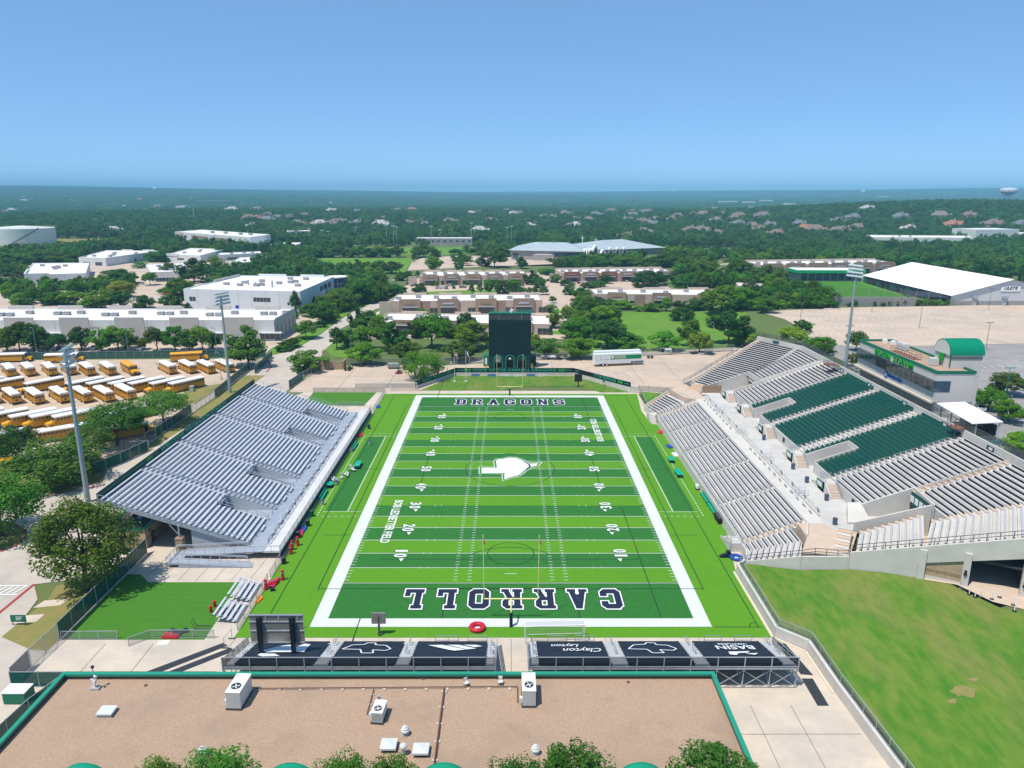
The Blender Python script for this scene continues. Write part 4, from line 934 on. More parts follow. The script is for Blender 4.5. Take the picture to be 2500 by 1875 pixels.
MB().prism([Ei(8.4, -.03), Ei(14, -.03), E(14), E(8.4)], 5.6, 6.0).ob('brick_band', BRICK, parent=es); MB().prism([Ei(8.4, -.03), Ei(14, -.03), E(14), E(8.4)], 4.4, 4.95).ob('stone_band', CONC_W, parent=es)
MB().prism([E(20.4), E(28), Ei(28, .3), Ei(20.4, .3)], 3.0, 10).ob('brick_panel', STONE, parent=es)
MB().prism([Ei(21.4, -.2), Ei(24, -.2), Ei(24, 0), Ei(21.4, 0)], 6.2, 6.4).ob('counter_sill', GREEN_L, parent=es); MB().prism([Ei(21.4, -.04), Ei(24, -.04), Ei(24, 0), Ei(21.4, 0)], 6.4, 7.9).ob('service_window', GLASS, parent=es)
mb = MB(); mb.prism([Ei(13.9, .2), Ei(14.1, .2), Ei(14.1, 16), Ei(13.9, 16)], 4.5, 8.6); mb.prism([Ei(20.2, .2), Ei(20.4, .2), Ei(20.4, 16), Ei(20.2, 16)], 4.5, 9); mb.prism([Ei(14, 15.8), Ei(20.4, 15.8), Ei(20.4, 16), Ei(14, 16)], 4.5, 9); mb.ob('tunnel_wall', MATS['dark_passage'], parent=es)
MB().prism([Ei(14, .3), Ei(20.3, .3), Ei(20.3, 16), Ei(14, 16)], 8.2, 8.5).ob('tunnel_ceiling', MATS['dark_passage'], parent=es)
for t in (13.9, 20.4):
    p = Ei(t, -.55); MB().box(p[0]-.12, p[1]-.1, 6.5, p[0]+.12, p[1]+.1, 7.0).box(p[0]-.18, p[1]-.16, 6.35, p[0]+.18, p[1]+.16, 6.5).ob('wall_lantern', BLACK, parent=es)
rail('end_rail', [(35.3, -42.1, 1.6), (41.9, -45.8, 4.35), (43.6, -46.3, 4.9), (47.9, -47.6, 5.2)], es, m=RAIL_D, h=1.0, gap=1.5, bars=(1., .5), r=.035)
rail('end_rail', [(*E(0), ez(0)+.2), (*E(25.5), ez(25.5)+.2)], es, m=RAIL_D, h=1.05, gap=1.5, bars=(1., .5), r=.035)
# wing stairs beside the first wing row
for k in range(9): p0, p1 = Vector((46.2, -46.2)), Vector((49.6, -40.2)); d = (p1-p0)/9; q = p0+d*k; n = Vector((.86, -.5))*1.9; MB().prism([q, q+n, q+n+d, q+d], 4.95, 5.15+.17*k).ob('wing_stair_step', CONC_TAN if k % 2 else CONC_T, parent=es)

# press box --------------------------------------------------------
PANEL = mat('press_panel', (.62, .58, .53), .7, (.58, .545, .50), .5, world_pos=True)
ROOFG = mat('gravel_roof', (.52, .36, .25), .95, (.38, .26, .18), 6.0, detail=10, bump=.8, bscale=22, world_pos=True, col3=(.31, .23, .17), scale3=.16, amt3=.65)
pb = thing('press_box', 'pale press box with green letters and green roof edge above the home stand', 'building', (83.5, 7, 5))
MB().box(80, -8.6, 16.9, 87.2, 22.5, 22.5).ob('upper_storey', PANEL, parent=pb)
MB().box(79.6, -8.4, 16.55, 80.4, 23.4, 16.9).ob('ledge', mat('ledge_tan', (.60, .52, .42), .8), parent=pb)
MB().box(80.6, -8.0, 5, 87, 22, 16.9).ob('lower_storey', PANEL, parent=pb)
mb = MB(); mb.prism([(79.95, -8.65), (79.95, 22.55), (79.55, 22.55), (79.55, -8.65)], 18.95, [21.0, 21.0, 20.9, 20.9]); 
gl = mb.ob('window_band', GLASS, parent=pb)
for k in range(17):
    y = 22.4-k*1.94; MB().bar((79.52, y, 18.95), (79.54, y, 20.95), .06, .08).ob('mullion', GREEN if k % 2 == 0 else STEEL_D, parent=pb)
MB().box(79.5, 9.2, 18.95, 79.54, 13.4, 20.9).ob('open_bay', BLACK, parent=pb)
MB().box(79.9, -8.66, 18.9, 82.8, -8.55, 21.0).ob('corner_window', GLASSB, parent=pb)
for k in range(8): y0 = 21.8-k*3.7; MB().box(80.5, y0-3.3, 14.7, 80.58, y0, 16.3).ob('lower_window', GLASS, parent=pb)
for y in (10.2, -2.4): MB().box(80.45, y-.6, 13.7, 80.58, y+.6, 15.9).ob('door', mat('door_grey', (.25, .24, .23), .6), parent=pb)
mb = MB()
for z in (18.1, 21.9): mb.box(79.985, -8.62, z, 80.0, 22.5, z+.05)
mb.ob('panel_joint', mat('joint_grey', (.30, .28, .26), .8), parent=pb)
MB().box(80.1, -8.5, 22.2, 87.1, 22.4, 22.52).ob('roof_deck', ROOFG, parent=pb)
for b in ((79.9, -8.7, 80.25, 22.6), (87.0, -8.7, 87.35, 22.6), (80.25, 22.3, 87.0, 22.6), (80.25, -8.7, 87.0, -8.35)): MB().box(b[0], b[1], 22.4, b[2], b[3], 22.95).ob('coping', GREEN, parent=pb)
LET = mat('sign_letter_green', (.01, .30, .03), .5)
for k, ch in enumerate('DRAGON STADIUM'):
    if ch != ' ': text('sign_letter', ch, 1.75, face_mat((79.85, 14.5-k*1.12, 21.75), (0, -1, 0), (0, 0, 1)), LET, pb, ext=.12, bold=.03, width=.82 if ch != 'I' else .3)
MB().lathe([(.02, 0), (.75, 0), (.75, .06), (.02, .06)], 20).ob('sponsor_disc', mat('logo_blue', (.02, .10, .38), .5), parent=pb).matrix_basis = Matrix.Translation((79.9, 9.3, 18.0)) @ Matrix.Rotation(-pi/2, 4, 'Y')
MB().box(79.80, 9.15, 17.6, 79.83, 9.45, 18.4).box(79.80, 8.9, 17.88, 79.83, 9.7, 18.14).ob('sponsor_cross', WHITE, parent=pb)
text('sponsor_text', 'Methodist', 1.25, face_mat((79.92, 5.6, 18.0), (0, -1, 0), (0, 0, 1)), MATS['logo_blue'], pb, ext=.03, bold=.03, width=5.6)
for x, y, w in ((84.2, 19.8, 1.0), (85.3, 18.2, 1.1)): MB().box(x, y, 22.5, x+.7, y+w, 23.3).ob('condenser', WHITE, parent=pb)
for x, y in ((84.0, 13.2), (83.9, 11.4), (82.3, -2.5)): MB().box(x, y, 22.6, x+1.4, y+1.3, 23.9).box(x+.1, y+.1, 23.9, x+1.3, y+1.2, 24.0).ob('rooftop_unit', mat('unit_grey', (.55, .56, .55), .6), parent=pb)
MB().box(81.6, 2.6, 22.52, 83.1, 12.0, 22.6).ob('camera_deck', mat('deck_red', (.22, .09, .07), .8), parent=pb); rail('deck_rail', [(81.6, 2.6, 22.6), (83.1, 2.6, 22.6), (83.1, 12, 22.6), (81.6, 12, 22.6), (81.6, 2.6, 22.6)], pb, m=RAIL_D, gap=2, r=.025)
# elevator tower with barrel roof
el = thing('elevator_tower', 'tall pale elevator tower with green barrel roof behind the press box', 'tower', (87.3, -2.5, 5))
MB().box(84.2, -5.1, 5, 90.3, .1, 25.2).ob('shaft', PANEL, parent=el)
arc = [(-5.35, 25.15)]+[(-2.5+2.85*cos(t), 25.2+2.75*sin(t)) for t in np.linspace(pi, 0, 17)]+[(.35, 25.15)]
MB().ext([(84.0, y, z) for y, z in arc[1:-1]], (6.6, 0, 0)).ob('barrel_roof', mat('roof_green', (.0, .22, .12), .4), parent=el)
mb = MB()
for k in range(14):
    x = 84.3+.47*k
    for i in range(1, len(arc)-2): a, b = arc[i], arc[i+1]; mb.bar((x, a[0], a[1]+.02), (x, b[0], b[1]+.02), .05, .07)
mb.ob('roof_rib', mat('roof_green_rib', (.0, .26, .15), .4), parent=el)
MB().ext([(83.96, -2.5+(y+2.5)*.93, 25.15+(z-25.15)*.93) for y, z in arc[1:-1]], (-.03, 0, 0)).ob('gable', PANEL, parent=el)
MB().box(83.88, -3.3, 23.6, 83.95, -1.7, 25.2).ob('emblem_panel', LET, parent=el)
MB().box(84.12, -5.2, 22.9, 84.3, -5.05, 25.2).ob('downpipe', GREEN, parent=el); MB().box(84.2, -5.12, 24.2, 90.4, -5.04, 24.9).ob('eave_band', mat('eave_grey', (.30, .29, .27), .8), parent=el)
MB().box(87.3, -5.13, 20.6, 88.1, -5.05, 21.2).ob('louver', STEEL_D, parent=el)
for z in (9, 13, 17, 21): MB().box(84.2, -5.115, z, 90.3, -5.09, z+.05).ob('panel_joint', MATS['joint_grey'], parent=el)
MB().tube([(84.1, -2.5, 27.9), (84.1, -2.5, 28.6)], .1, 6).ob('horn', WHITE, parent=el)
# canopy deck south of the press box
cd = thing('canopy_deck', 'viewing deck with flat white canopy beside the press box', 'pavilion', (81, -18, 5))
MB().box(79.1, -23.4, 5, 84, -8.8, 13.9).ob('base_wall', CONC_W, parent=cd); MB().prism([(78.4, -23.3), (83.6, -23.3), (83.6, -12.4), (78.4, -12.4)], [17.2, 17.5, 17.9, 17.7], [17.35, 17.65, 18.05, 17.85]).ob('canopy_roof', WHITE, parent=cd)
for x in (79.3, 83.3):
    for y in (-23.0, -19.4, -15.9, -12.7): MB().box(x-.09, y-.09, 13.9, x+.09, y+.09, 17.3).ob('post', mat('post_pale', (.5, .56, .6), .5), parent=cd)
MB().box(79.1, -23.5, 13.9, 84.1, -23.3, 14.3).box(83.9, -23.3, 13.9, 84.1, -12, 14.3).ob('green_edge', GREEN_L, parent=cd)
rail('deck_rail', [(84, -23.4, 14.2), (79.2, -23.4, 13.9), (79.2, -12.5, 13.9)], cd, m=GALV, gap=1.8, bars=(1., .75, .5, .25), r=.02)
MB().box(82.9, -22.8, 13.9, 83.1, -12.8, 16.9).ob('back_glazing', GLASS, parent=cd); MB().box(80.5, -20, 14.6, 82, -17, 14.7).box(81.2, -18.6, 13.9, 81.4, -18.4, 14.6).ob('table', GALV, parent=cd)
# two camera platforms on the top rows
for label, x, y, z in (('red-decked camera platform at the far end of the top row by the rear wall', 76.5, 28.2, zt), ('red-decked camera platform at the near end beside the canopy deck', 78.0, -20.4, zt)):
    t = thing('camera_platform', label, 'platform', (x, y, z-1), group='camera platforms')
    MB().box(x-1.3, y-1.3, z+1.6, x+1.3, y+1.3, z+1.72).ob('deck', mat('deck_red', (.22, .09, .07), .8), parent=t)
    for a in (-1.2, 1.2):
        for b in (-1.2, 1.2): MB().box(x+a-.04, y+b-.04, z-.9, x+a+.04, y+b+.04, z+1.6).ob('leg', RAIL_D, parent=t)
    rail('guard_rail', [(x-1.3, y-1.3, z+1.7), (x+1.3, y-1.3, z+1.7), (x+1.3, y+1.3, z+1.7), (x-1.3, y+1.3, z+1.7), (x-1.3, y-1.3, z+1.7)], t, m=RAIL_D, gap=1.3, r=.025)

# retaining wall, grass bank and plaza south of the stand
rw = thing('retaining_wall', 'pale concrete retaining wall with wire fence along the grass bank', 'wall', (34, -42, 0))
WP = [(35.2, -41.7), (33.95, -42.6), (33.9, -59.0), (36.9, -61.9), (37.0, -70), (37.5, -80), (38.4, -96)]
strip(MB(), WP, .35, -.3, [1.7, 1.45, 1.45, 1.45, 1.45, 1.45, 1.45]).ob('wall', CONC_W, parent=rw)
strip(MB(), [(33.5, -42.4), (33.45, -59.2), (36.5, -62.2), (36.6, -70)], .35, 0, .12).ob('footing', mat('kerb_cream', (.60, .52, .40), .9), parent=rw)
FP = [(p[0]+.25, p[1], 1.42) for p in WP[1:]]
rail('fence_rail', FP, rw, m=GALV, h=1.15, gap=2.6, bars=(1., .05), r=.03)
mb = MB()
for i in range(len(FP)-1): a, b = FP[i], FP[i+1]; mb.poly([a, b, (b[0], b[1], 2.57), (a[0], a[1], 2.57)])
mb.ob('fence_mesh', CHAIN, parent=rw)
patch('grass_bank', [(34.3, -42.6), (34.3, -59.1), (37.3, -62), (37.4, -70), (37.9, -80), (38.8, -98), (100, -98), (100, -66), (74, -62), (66, -62), (61.5, -60.2), (59.3, -55.5), (58.6, -53.6), (48, -47.9), (41.8, -46.2), (35.4, -42.4)], GRASS, .05, step=3.5)
patch('plaza', [(59.4, -54.2), (61.3, -58.6), (66, -62), (74, -62), (100, -66), (100, -50), (80, -48), (64, -40), (55, -40), (56, -52.5)], MATS['paving_tan'], .1, step=5)
BOLL = MB().tube([(0, 0, 0), (0, 0, 1.0)], .06, 8).mesh('post', WHITE); BOLB = MB().lathe([(.02, 0), (.26, 0), (.24, .05), (.02, .06)], 12).mesh('base', BLACK)
for k, (px, py) in enumerate(((2367, 1445), (2381, 1452), (2394, 1453), (2422, 1459), (2441, 1456), (2474, 1475), (2477, 1489))):
    p = at(px, py, 5.0); b = thing('bollard', 'white flexible post on black base, %s from the left on the plaza' % nth(k), 'bollard', (p.x, p.y, H(p.x, p.y)+.1), group='white posts on the plaza')
    inst('post', BOLL, b, Matrix()); inst('base', BOLB, b, Matrix())

for k_, (px, py, rr0) in enumerate(((2352, 1694, 1.3), (2325, 1712, .6), (2375, 1672, .5))):
    p_ = at(px, py, 3.2); q_ = random.Random(k_); P_ = [(p_.x+rr0*q_.uniform(.55, 1.15)*cos(a_), p_.y+.8*rr0*q_.uniform(.55, 1.15)*sin(a_)) for a_ in np.linspace(0, 2*pi, 19)[:-1]]
    patch('bare_soil', P_, DRY, .075)
# ------------------------------------------------------------------ south end bleachers
NETB = glassmesh('rail_mesh_black', (.012, .014, .02), .62)
TARP = mat('tarp_black', (.010, .014, .026), .55, (.018, .024, .038), .6, bump=.3, bscale=1.5, stretch=(.4, 3, 3))
LOGO = mat('tarp_white', (.70, .72, .75), .7)
NSR = 10; SY = lambda i: -61.2-.80*i; SZ = lambda i: .32+.25*i
def south_bleacher(label, xa, xb, tarps, aisles, gaps):
    t = thing('end_bleacher', label, 'bleacher', ((xa+xb)/2, -65, 0), group='south end bleachers')
    for i in range(NSR):
        MB().box(xa, SY(i)-.78, SZ(i)-.05, xb, SY(i)-.02, SZ(i)).ob('footboard', ALU_D, parent=t)
        MB().box(xa+.1, SY(i)-.66, SZ(i)+.36, xb-.1, SY(i)-.38, SZ(i)+.41).ob('bench', ALU, parent=t)
    for a, b in aisles:
        for i in range(NSR): MB().box(a+.2, SY(i)-.36, SZ(i), b-.2, SY(i)+.05, SZ(i)+.44).ob('aisle_step', mat('step_grey', (.42, .43, .44), .6), parent=t)
        x = (a+b)/2
        for p, q in ((0, 2), (4, 6)): rail('aisle_rail', [(x, SY(p), SZ(p)+.4), (x, SY(q), SZ(q)+.4)], t, m=GALV, h=.9, gap=1, r=.025)
    # back rail, posts, mesh, shore frame
    yb, zb = SY(NSR)-.05, SZ(NSR-1)+.1
    n = round((xb-xa)/3.05); mb = MB(); br = MB()
    for k in range(n+1):
        x = xa+(xb-xa)*k/n
        MB().box(x-.05, yb-.08, zb-.25, x+.05, yb+.02, zb+1.55).ob('rail_post', GALV, parent=t)
        for yy, zz in ((yb+.2, zb-.2), (yb+2.2, zb-.8), (yb+4.2, zb-1.4), (yb+6, zb-1.9)): br.bar((x, yy, .05), (x, yy, max(.3, zz)), .08, .08)
        if k < n:
            x2 = xa+(xb-xa)*(k+1)/n; br.bar((x, yb+.2, .2), (x2, yb+.2, zb-.35), .06, .06); br.bar((x2, yb+.2, .2), (x, yb+.2, zb-.35), .06, .06); br.bar((x, yb+.2, .12), (x2, yb+.2, .12), .06, .06)
        br.bar((x, yb+.2, .1), (x, yb+6, .1), .06, .06); br.bar((x, yb+.2, zb-.3), (x, SY(0), .2), .08, .12); br.bar((x, yb+.2, .3), (x, yb+2.2, zb-.9), .06, .06)
    br.ob('shore_frame', GALV, parent=t)
    for f in (0, .25, 1.5): mb.bar((xa, yb, zb+f), (xb, yb, zb+f), .08, .09 if f else .16)
    mb.ob('back_rail', GALV, parent=t)
    MB().poly([(xa, yb+.03, zb+.05), (xb, yb+.03, zb+.05), (xb, yb+.03, zb+1.5), (xa, yb+.03, zb+1.5)]).ob('back_mesh', NETB, parent=t)
    for x in (xa-.05, xb+.05):
        rail('side_rail', [(x, SY(0), SZ(0)), (x, yb, zb)], t, m=GALV, h=1.2, gap=1.6, bars=(1., .6, .15), r=.035)
        MB().poly([(x, SY(0), SZ(0)+.1), (x, yb, zb), (x, yb, zb+1.3), (x, SY(0), SZ(0)+1.2)]).ob('side_mesh', NETB, parent=t)
    for a, b in gaps: rail('front_rail', [(a, SY(0)+.35, .1), (b, SY(0)+.35, .1)], t, m=GALV, h=1.3, gap=2.6, r=.03)
    for q, (a, b) in enumerate(tarps):
        mb = MB(); N = NSR*4; xs = np.linspace(a, b, 9)
        for r in range(N+1):
            f = r/4; y = SY(0)+.12-.80*f; z = SZ(0)+.47+.25*f+.05*sin(f*2*pi)
            for k, x in enumerate(xs): mb.v.append((x+.03*sin(r*1.7+k), y, z-(.0 if 0 < r < N else .3)+.012*sin(k*2.3+r)))
        W = len(xs)
        for r in range(N):
            for k in range(W-1): mb.f.append((r*W+k, r*W+k+1, (r+1)*W+k+1, (r+1)*W+k)); mb.m.append(0)
        mb.ob('tarp', TARP, parent=t, smooth=True)
    return t
def tp(x, f, dz=.0): return (x, SY(0)+.12-.80*f, SZ(0)+.55+.25*f+dz)
def tlogo(t, polys, name='tarp_logo'):
    "flat print: polygons given as (x, row) points lying on the tarp"
    mb = MB()
    for P in polys: mb.poly([tp(x, f, .03) for x, f in P])
    return mb.ob(name, LOGO, parent=t)
def ttext(t, s, x, f, size, width, shear=0.0, bold=.02):
    p = tp(x, f, .05); up = Vector((0, -.80, .25)); return text('tarp_text', s, size, face_mat(p, (-1, 0, 0), up), LOGO, t, ext=.0, bold=bold, width=width, shear=shear)
sl_ = south_bleacher('left end-zone bleacher under dark sponsor tarps behind the foreground roof', -32.7, -1.8, [(-31.4, -22.6), (-20.8, -13.3), (-11.6, -3.0)], [(-32.6, -31.4), (-22.6, -20.8), (-13.3, -11.6), (-3.0, -1.9)], [(-9.5, -6.6), (-5.4, -3.0)])
sr_ = south_bleacher('right end-zone bleacher under dark sponsor tarps behind the foreground roof', 2.0, 32.6, [(3.1, 11.4), (13.3, 20.9), (22.6, 30.9)], [(2.1, 3.1), (11.4, 13.3), (20.9, 22.6), (30.9, 32.5)], [(4.6, 7.0), (8.0, 10.4), (24.2, 26.4), (28, 30.2)])
tlogo(sl_, [[(-29.3, 5.6), (-24.6, 5.4), (-24.6, 1.9), (-25.4, 1.6), (-26.2, 3.3), (-27, 2.2), (-29.0, 4.8)], [(-29.6, 6.0), (-27.8, 6.2), (-27.0, 7.2), (-29.0, 7.4), (-29.7, 6.8)], [(-30.2, 5.2), (-29.0, 5.1), (-26.9, 1.9), (-28.2, 2.8)]])
def outline(t, P, w=.1):
    mb = MB()
    for i in range(len(P)):
        a, b = P[i], P[(i+1) % len(P)]; a, b = Vector(tp(*a, .03)), Vector(tp(*b, .03)); d = (b-a).normalized(); n = d.cross(Vector((0, .3, 1))).normalized()*w
        mb.poly([a-n, b-n, b+n, a+n])
    mb.ob('tarp_logo', LOGO, parent=t)
for t, cx in ((sl_, -17.2), (sr_, 17.2)):
    S = [(-2.7, 4.0), (-1.9, 2.4), (-.6, 2.2), (-.5, 1.3), (.5, 1.2), (.8, 2.0), (2.2, 2.2), (3.1, 4.1), (.9, 4.3), (.5, 5.9), (-.9, 5.9), (-.6, 4.5), (-2.2, 4.8)]
    outline(t, [(cx-x, f) for x, f in S], .09)
tlogo(sl_, [[(-10.2, 2.3), (-8.4, 2.2), (-5.4, 4.4), (-6.8, 4.9), (-7.6, 4.4)], [(-7.9, 2.2), (-6.4, 2.2), (-4.2, 3.9), (-5.3, 4.3)], [(-5.9, 2.2), (-4.3, 2.2), (-3.5, 2.8), (-4.4, 3.3)]])
ttext(sr_, 'Layton', 6.6, 2.6, 1.5, 3.4, .3); ttext(sr_, 'Clayton', 8.6, 4.6, 1.9, 4.6, .3)
ttext(sr_, 'BASIN', 27.1, 3.4, 2.0, 4.6, 0, .04); ttext(sr_, 'VENTURES', 27.1, 1.9, .75, 3.6)
tlogo(sr_, [[(25.8, 5.4), (28.4, 5.2), (28.0, 5.9), (26.9, 6.0), (26.4, 6.9), (25.7, 6.6)], [(27.6, 6.2), (29.2, 6.0), (28.6, 6.8)]])
# long dark rubber mats on the paving
for k, (label, P) in enumerate((('upper dark rubber mat left of the end bleachers', [(-42.4, -66.9), (-35.5, -60.9), (-36.3, -60.3), (-43.4, -66.2)]), ('lower dark rubber mat left of the end bleachers', [(-40.6, -67.4), (-34.2, -61.9), (-35.0, -61.3), (-41.5, -66.8)]), ('farther dark rubber mat right of the end bleachers', [(33.6, -60.2), (34.6, -60.6), (35.6, -66.8), (34.2, -66.6)]), ('nearer dark rubber mat right of the end bleachers', [(34.0, -67.4), (35.3, -67.4), (35.2, -72.1), (33.95, -72.1)]))):
    tag(MB().prism(P[::-1] if k < 2 else P, .004, .035).ob('rubber_mat', mat('rubber_mat', (.025, .032, .04), .8, (.035, .042, .05), 2)), label, 'mat', 'dark rubber mats')
# rear of the small scoreboard standing behind the left bleacher
sb = thing('small_scoreboard', 'back of a metal scoreboard on two black posts behind the left end bleacher', 'scoreboard', (-27.6, -65.5, 0))
for x in (-29.6, -25.75): MB().box(x-.22, -65.75, 0, x+.22, -65.25, 6.9).ob('post', BLACK, parent=sb)
MB().box(-30.8, -65.2, 3.4, -24.5, -64.9, 7.0).ob('cabinet', mat('cabinet_metal', (.34, .32, .30), .35, (.42, .40, .36), .8, metal=.6), parent=sb)
for z in (3.35, 4.9, 6.1, 6.95): MB().box(-30.85, -65.28, z, -24.45, -65.2, z+.12).ob('cross_rail', GALV, parent=sb)
for x in (-28.9, -27.4, -25.2): MB().box(x, -65.26, 6.2, x+.15, -65.2, 6.95).ob('stiffener', GALV, parent=sb)
# play clock seen from behind
pc = thing('play_clock', 'grey play clock board on a short dark post behind the near end zone', 'clock', (-16.9, -58.8, 0))
MB().box(-17.0, -58.9, 0, -16.75, -58.7, 1.7).ob('post', STEEL_D, parent=pc); MB().box(-17.8, -58.8, 1.75, -16.0, -58.55, 3.25).ob('cabinet', MATS['cabinet_metal'], parent=pc); MB().box(-16.95, -58.88, 2.0, -16.85, -58.8, 3.0).ob('conduit', STEEL_D, parent=pc)
pc2 = thing('play_clock', 'black play clock board on a short post beyond the far end zone', 'clock', (20.1, 66.5, 0))
MB().box(19.95, 66.4, 0, 20.25, 66.6, 1.6).ob('post', BLACK, parent=pc2); MB().box(19.0, 66.3, 1.6, 21.2, 66.6, 3.9).ob('cabinet', BLACK, parent=pc2)
# soccer goal pushed against the right bleacher
sg = thing('soccer_goal', 'white soccer goal frame with grey net standing before the right end bleacher', 'goal', (5.4, -60.5, 0))
W1, W2 = (1.75, -61.6), (9.2, -60.3)
P = lambda x, z: Vector((x, -60.9+.12*(x-5.4), z))
mb = MB(); mb.tube([(1.75, -60.6, .05), (1.75, -60.6, 2.5), (9.2, -60.2, 2.5), (9.2, -60.2, .05)], .06, 6); mb.ob('goal_frame', WHITE, parent=sg)
MB().tube([(1.75, -60.6, 2.45), (1.75, -59.4, 2.4), (1.75, -58.6, .06), (9.2, -58.3, .06), (9.2, -59.1, 2.4), (9.2, -60.2, 2.45)], .04, 5).ob('back_frame', WHITE, parent=sg)
mb = MB(); mb.poly([(1.75, -60.5, 2.45), (9.2, -60.1, 2.45), (9.2, -59.1, 2.4), (1.75, -59.4, 2.4)]); mb.poly([(1.75, -59.4, 2.4), (9.2, -59.1, 2.4), (9.2, -58.3, .06), (1.75, -58.6, .06)]); mb.ob('net', NET, parent=sg)
sg2 = thing('soccer_goal', 'white soccer goal at the far left corner of the field', 'goal', (-31, 61, 0))
MB().tube([(-34.2, 61.4, .05), (-34.2, 61.4, 2.5), (-26.6, 61.4, 2.5), (-26.6, 61.4, .05)], .06, 6).ob('goal_frame', WHITE, parent=sg2); MB().tube([(-34.2, 61.4, 2.45), (-34.2, 63.4, .06), (-26.6, 63.4, .06), (-26.6, 61.4, 2.45)], .04, 5).ob('back_frame', WHITE, parent=sg2)
MB().poly([(-34.2, 61.5, 2.45), (-26.6, 61.5, 2.45), (-26.6, 63.4, .06), (-34.2, 63.4, .06)]).ob('net', NET, parent=sg2)

# ------------------------------------------------------------------ foreground building
fb = thing('field_house', 'foreground building with tan gravel roof and green coping', 'building', (-13, -80, 0))
X0, X1, Y1, Y0, ZR, ZC = -48.3, 21.9, -72.9, -92.0, 4.3, 5.0
BRW = mat('parapet_block', (.10, .075, .06), .9, (.075, .055, .045), 1.5, world_pos=True)
for b in ((X0+.2, Y1-.35, X1-.2, Y1-.15), (X0+.15, Y0, X0+.35, Y1-.15), (X1-.35, Y0, X1-.15, Y1-.15), (X0+.2, Y0, X1-.2, Y0+.2)): MB().box(b[0], b[1], 0, b[2], b[3], 4.75).ob('wall', BRW, parent=fb)
MB().box(X0+.3, Y0+.1, ZR-.2, X1-.3, Y1-.3, ZR).ob('gravel_roof', ROOFG, parent=fb)
MB().box(X0, Y1-.45, 4.74, X1, Y1, ZC).ob('coping', GREEN_L, parent=fb); MB().box(X0, Y0, 4.74, X0+.45, Y1-.45, ZC).ob('coping', GREEN_L, parent=fb); MB().box(X1-.45, Y0, 4.74, X1, Y1-.45, ZC).ob('coping', GREEN_L, parent=fb)
mb = MB()
for k in range(52): x = X0+1.2+k*1.35+.3*sin(k*1.7); mb.box(x, Y1-.38, ZR, x+.03, Y1-.352, 4.74)
mb.ob('parapet_joint', STEEL_D, parent=fb)
for x in (-37.5, -19.4, -6.0, 11.3):
    MB().ext([(x+2.3*cos(t), -93, 4.35+2.25*sin(t)) for t in np.linspace(0, pi, 15)], (0, 5.3, 0)).ob('barrel_vault', mat('vault_green', (.01, .27, .16), .4), parent=fb)
    mb = MB()
    for q in range(7):
        y = -92.6+q*.8
        for i, t in enumerate(np.linspace(0, pi, 12)[:-1]): t2 = t+pi/11; mb.bar((x+2.31*cos(t), y, 4.36+2.26*sin(t)), (x+2.31*cos(t2), y, 4.36+2.26*sin(t2)), .05, .06)
    mb.ob('vault_rib', MATS['roof_green_rib'], parent=fb)
UNITG = mat('unit_pale', (.60, .63, .62), .5, (.55, .58, .57), 1.5)
def hvac(label, x, y, w, d, h, rz=0.0):
    t = thing('rooftop_unit', label, 'air conditioner', (x, y, ZR), rz, group='air conditioners on the gravel roof')
    MB().box(-w/2-.08, -d/2-.08, 0, w/2+.08, d/2+.08, .22).ob('curb', STEEL_D, parent=t, world=False)
    MB().box(-w/2, -d/2, .22, w/2, d/2, h).ob('casing', UNITG, parent=t, world=False); MB().box(-w/2-.04, -d/2-.04, h, w/2+.04, d/2+.04, h+.06).ob('lid', mat('unit_lid', (.72, .74, .74), .5), parent=t, world=False)
    r = w*.34
    MB().lathe([(r-.08, 0), (r, 0), (r, .09), (r-.05, .09), (r-.08, .0)], 18).ob('fan_ring', STEEL_D, parent=t, world=False).matrix_basis = T(0, -d*.18, h+.06)
    MB().lathe([(.01, 0), (r-.09, 0), (r-.09, .01), (.01, .01)], 18).ob('fan_well', BLACK, parent=t, world=False).matrix_basis = T(0, -d*.18, h+.062)
    for k in range(4): MB().box(.02, -.07, 0, r-.1, .07, .02).ob('fan_blade', UNITG, parent=t, world=False).matrix_basis = T(0, -d*.18, h+.078, k*pi/2+.4)
    n = 9; mb = MB()
    for k in range(n): q = -w/2+.1+(w-.2)*k/(n-1); mb.box(q-.012, -d/2-.025, .35, q+.012, -d/2, h-.15)
    mb.ob('coil_guard', STEEL_D if h < 1.5 else GALV, parent=t, world=False)
    MB().box(-w/2-.28, -d/2+.1, .5, -w/2, -d/2+.5, 1.0).ob('control_box', UNITG, parent=t, world=False)
hvac('large rooftop unit on the left half of the gravel roof', -28.0, -76.6, 1.45, 3.0, 2.0, radians(-3)); hvac('large rooftop unit right of centre near the far parapet', 1.75, -76.3, 1.35, 2.9, 1.9)
hvac('small rooftop unit with flue pipe near the middle of the roof', -13.2, -79.2, 1.1, 1.9, 1.25, radians(-5))
tag(MB().tube([(-13.5, -77.6, ZR), (-13.5, -77.6, ZR+1.3)], .16, 8).ob('flue_pipe', GALV), 'short metal flue pipe behind the small rooftop unit', 'pipe')
h_ = thing('roof_hatch', 'pale square roof hatch on the left part of the gravel roof', 'roof hatch', (-40.6, -78.6, ZR)); MB().box(-41.3, -79.2, ZR, -39.9, -78.0, ZR+.32).ob('curb', GALV, parent=h_); MB().box(-41.38, -79.28, ZR+.32, -39.82, -77.92, ZR+.44).ob('lid', UNITG, parent=h_)
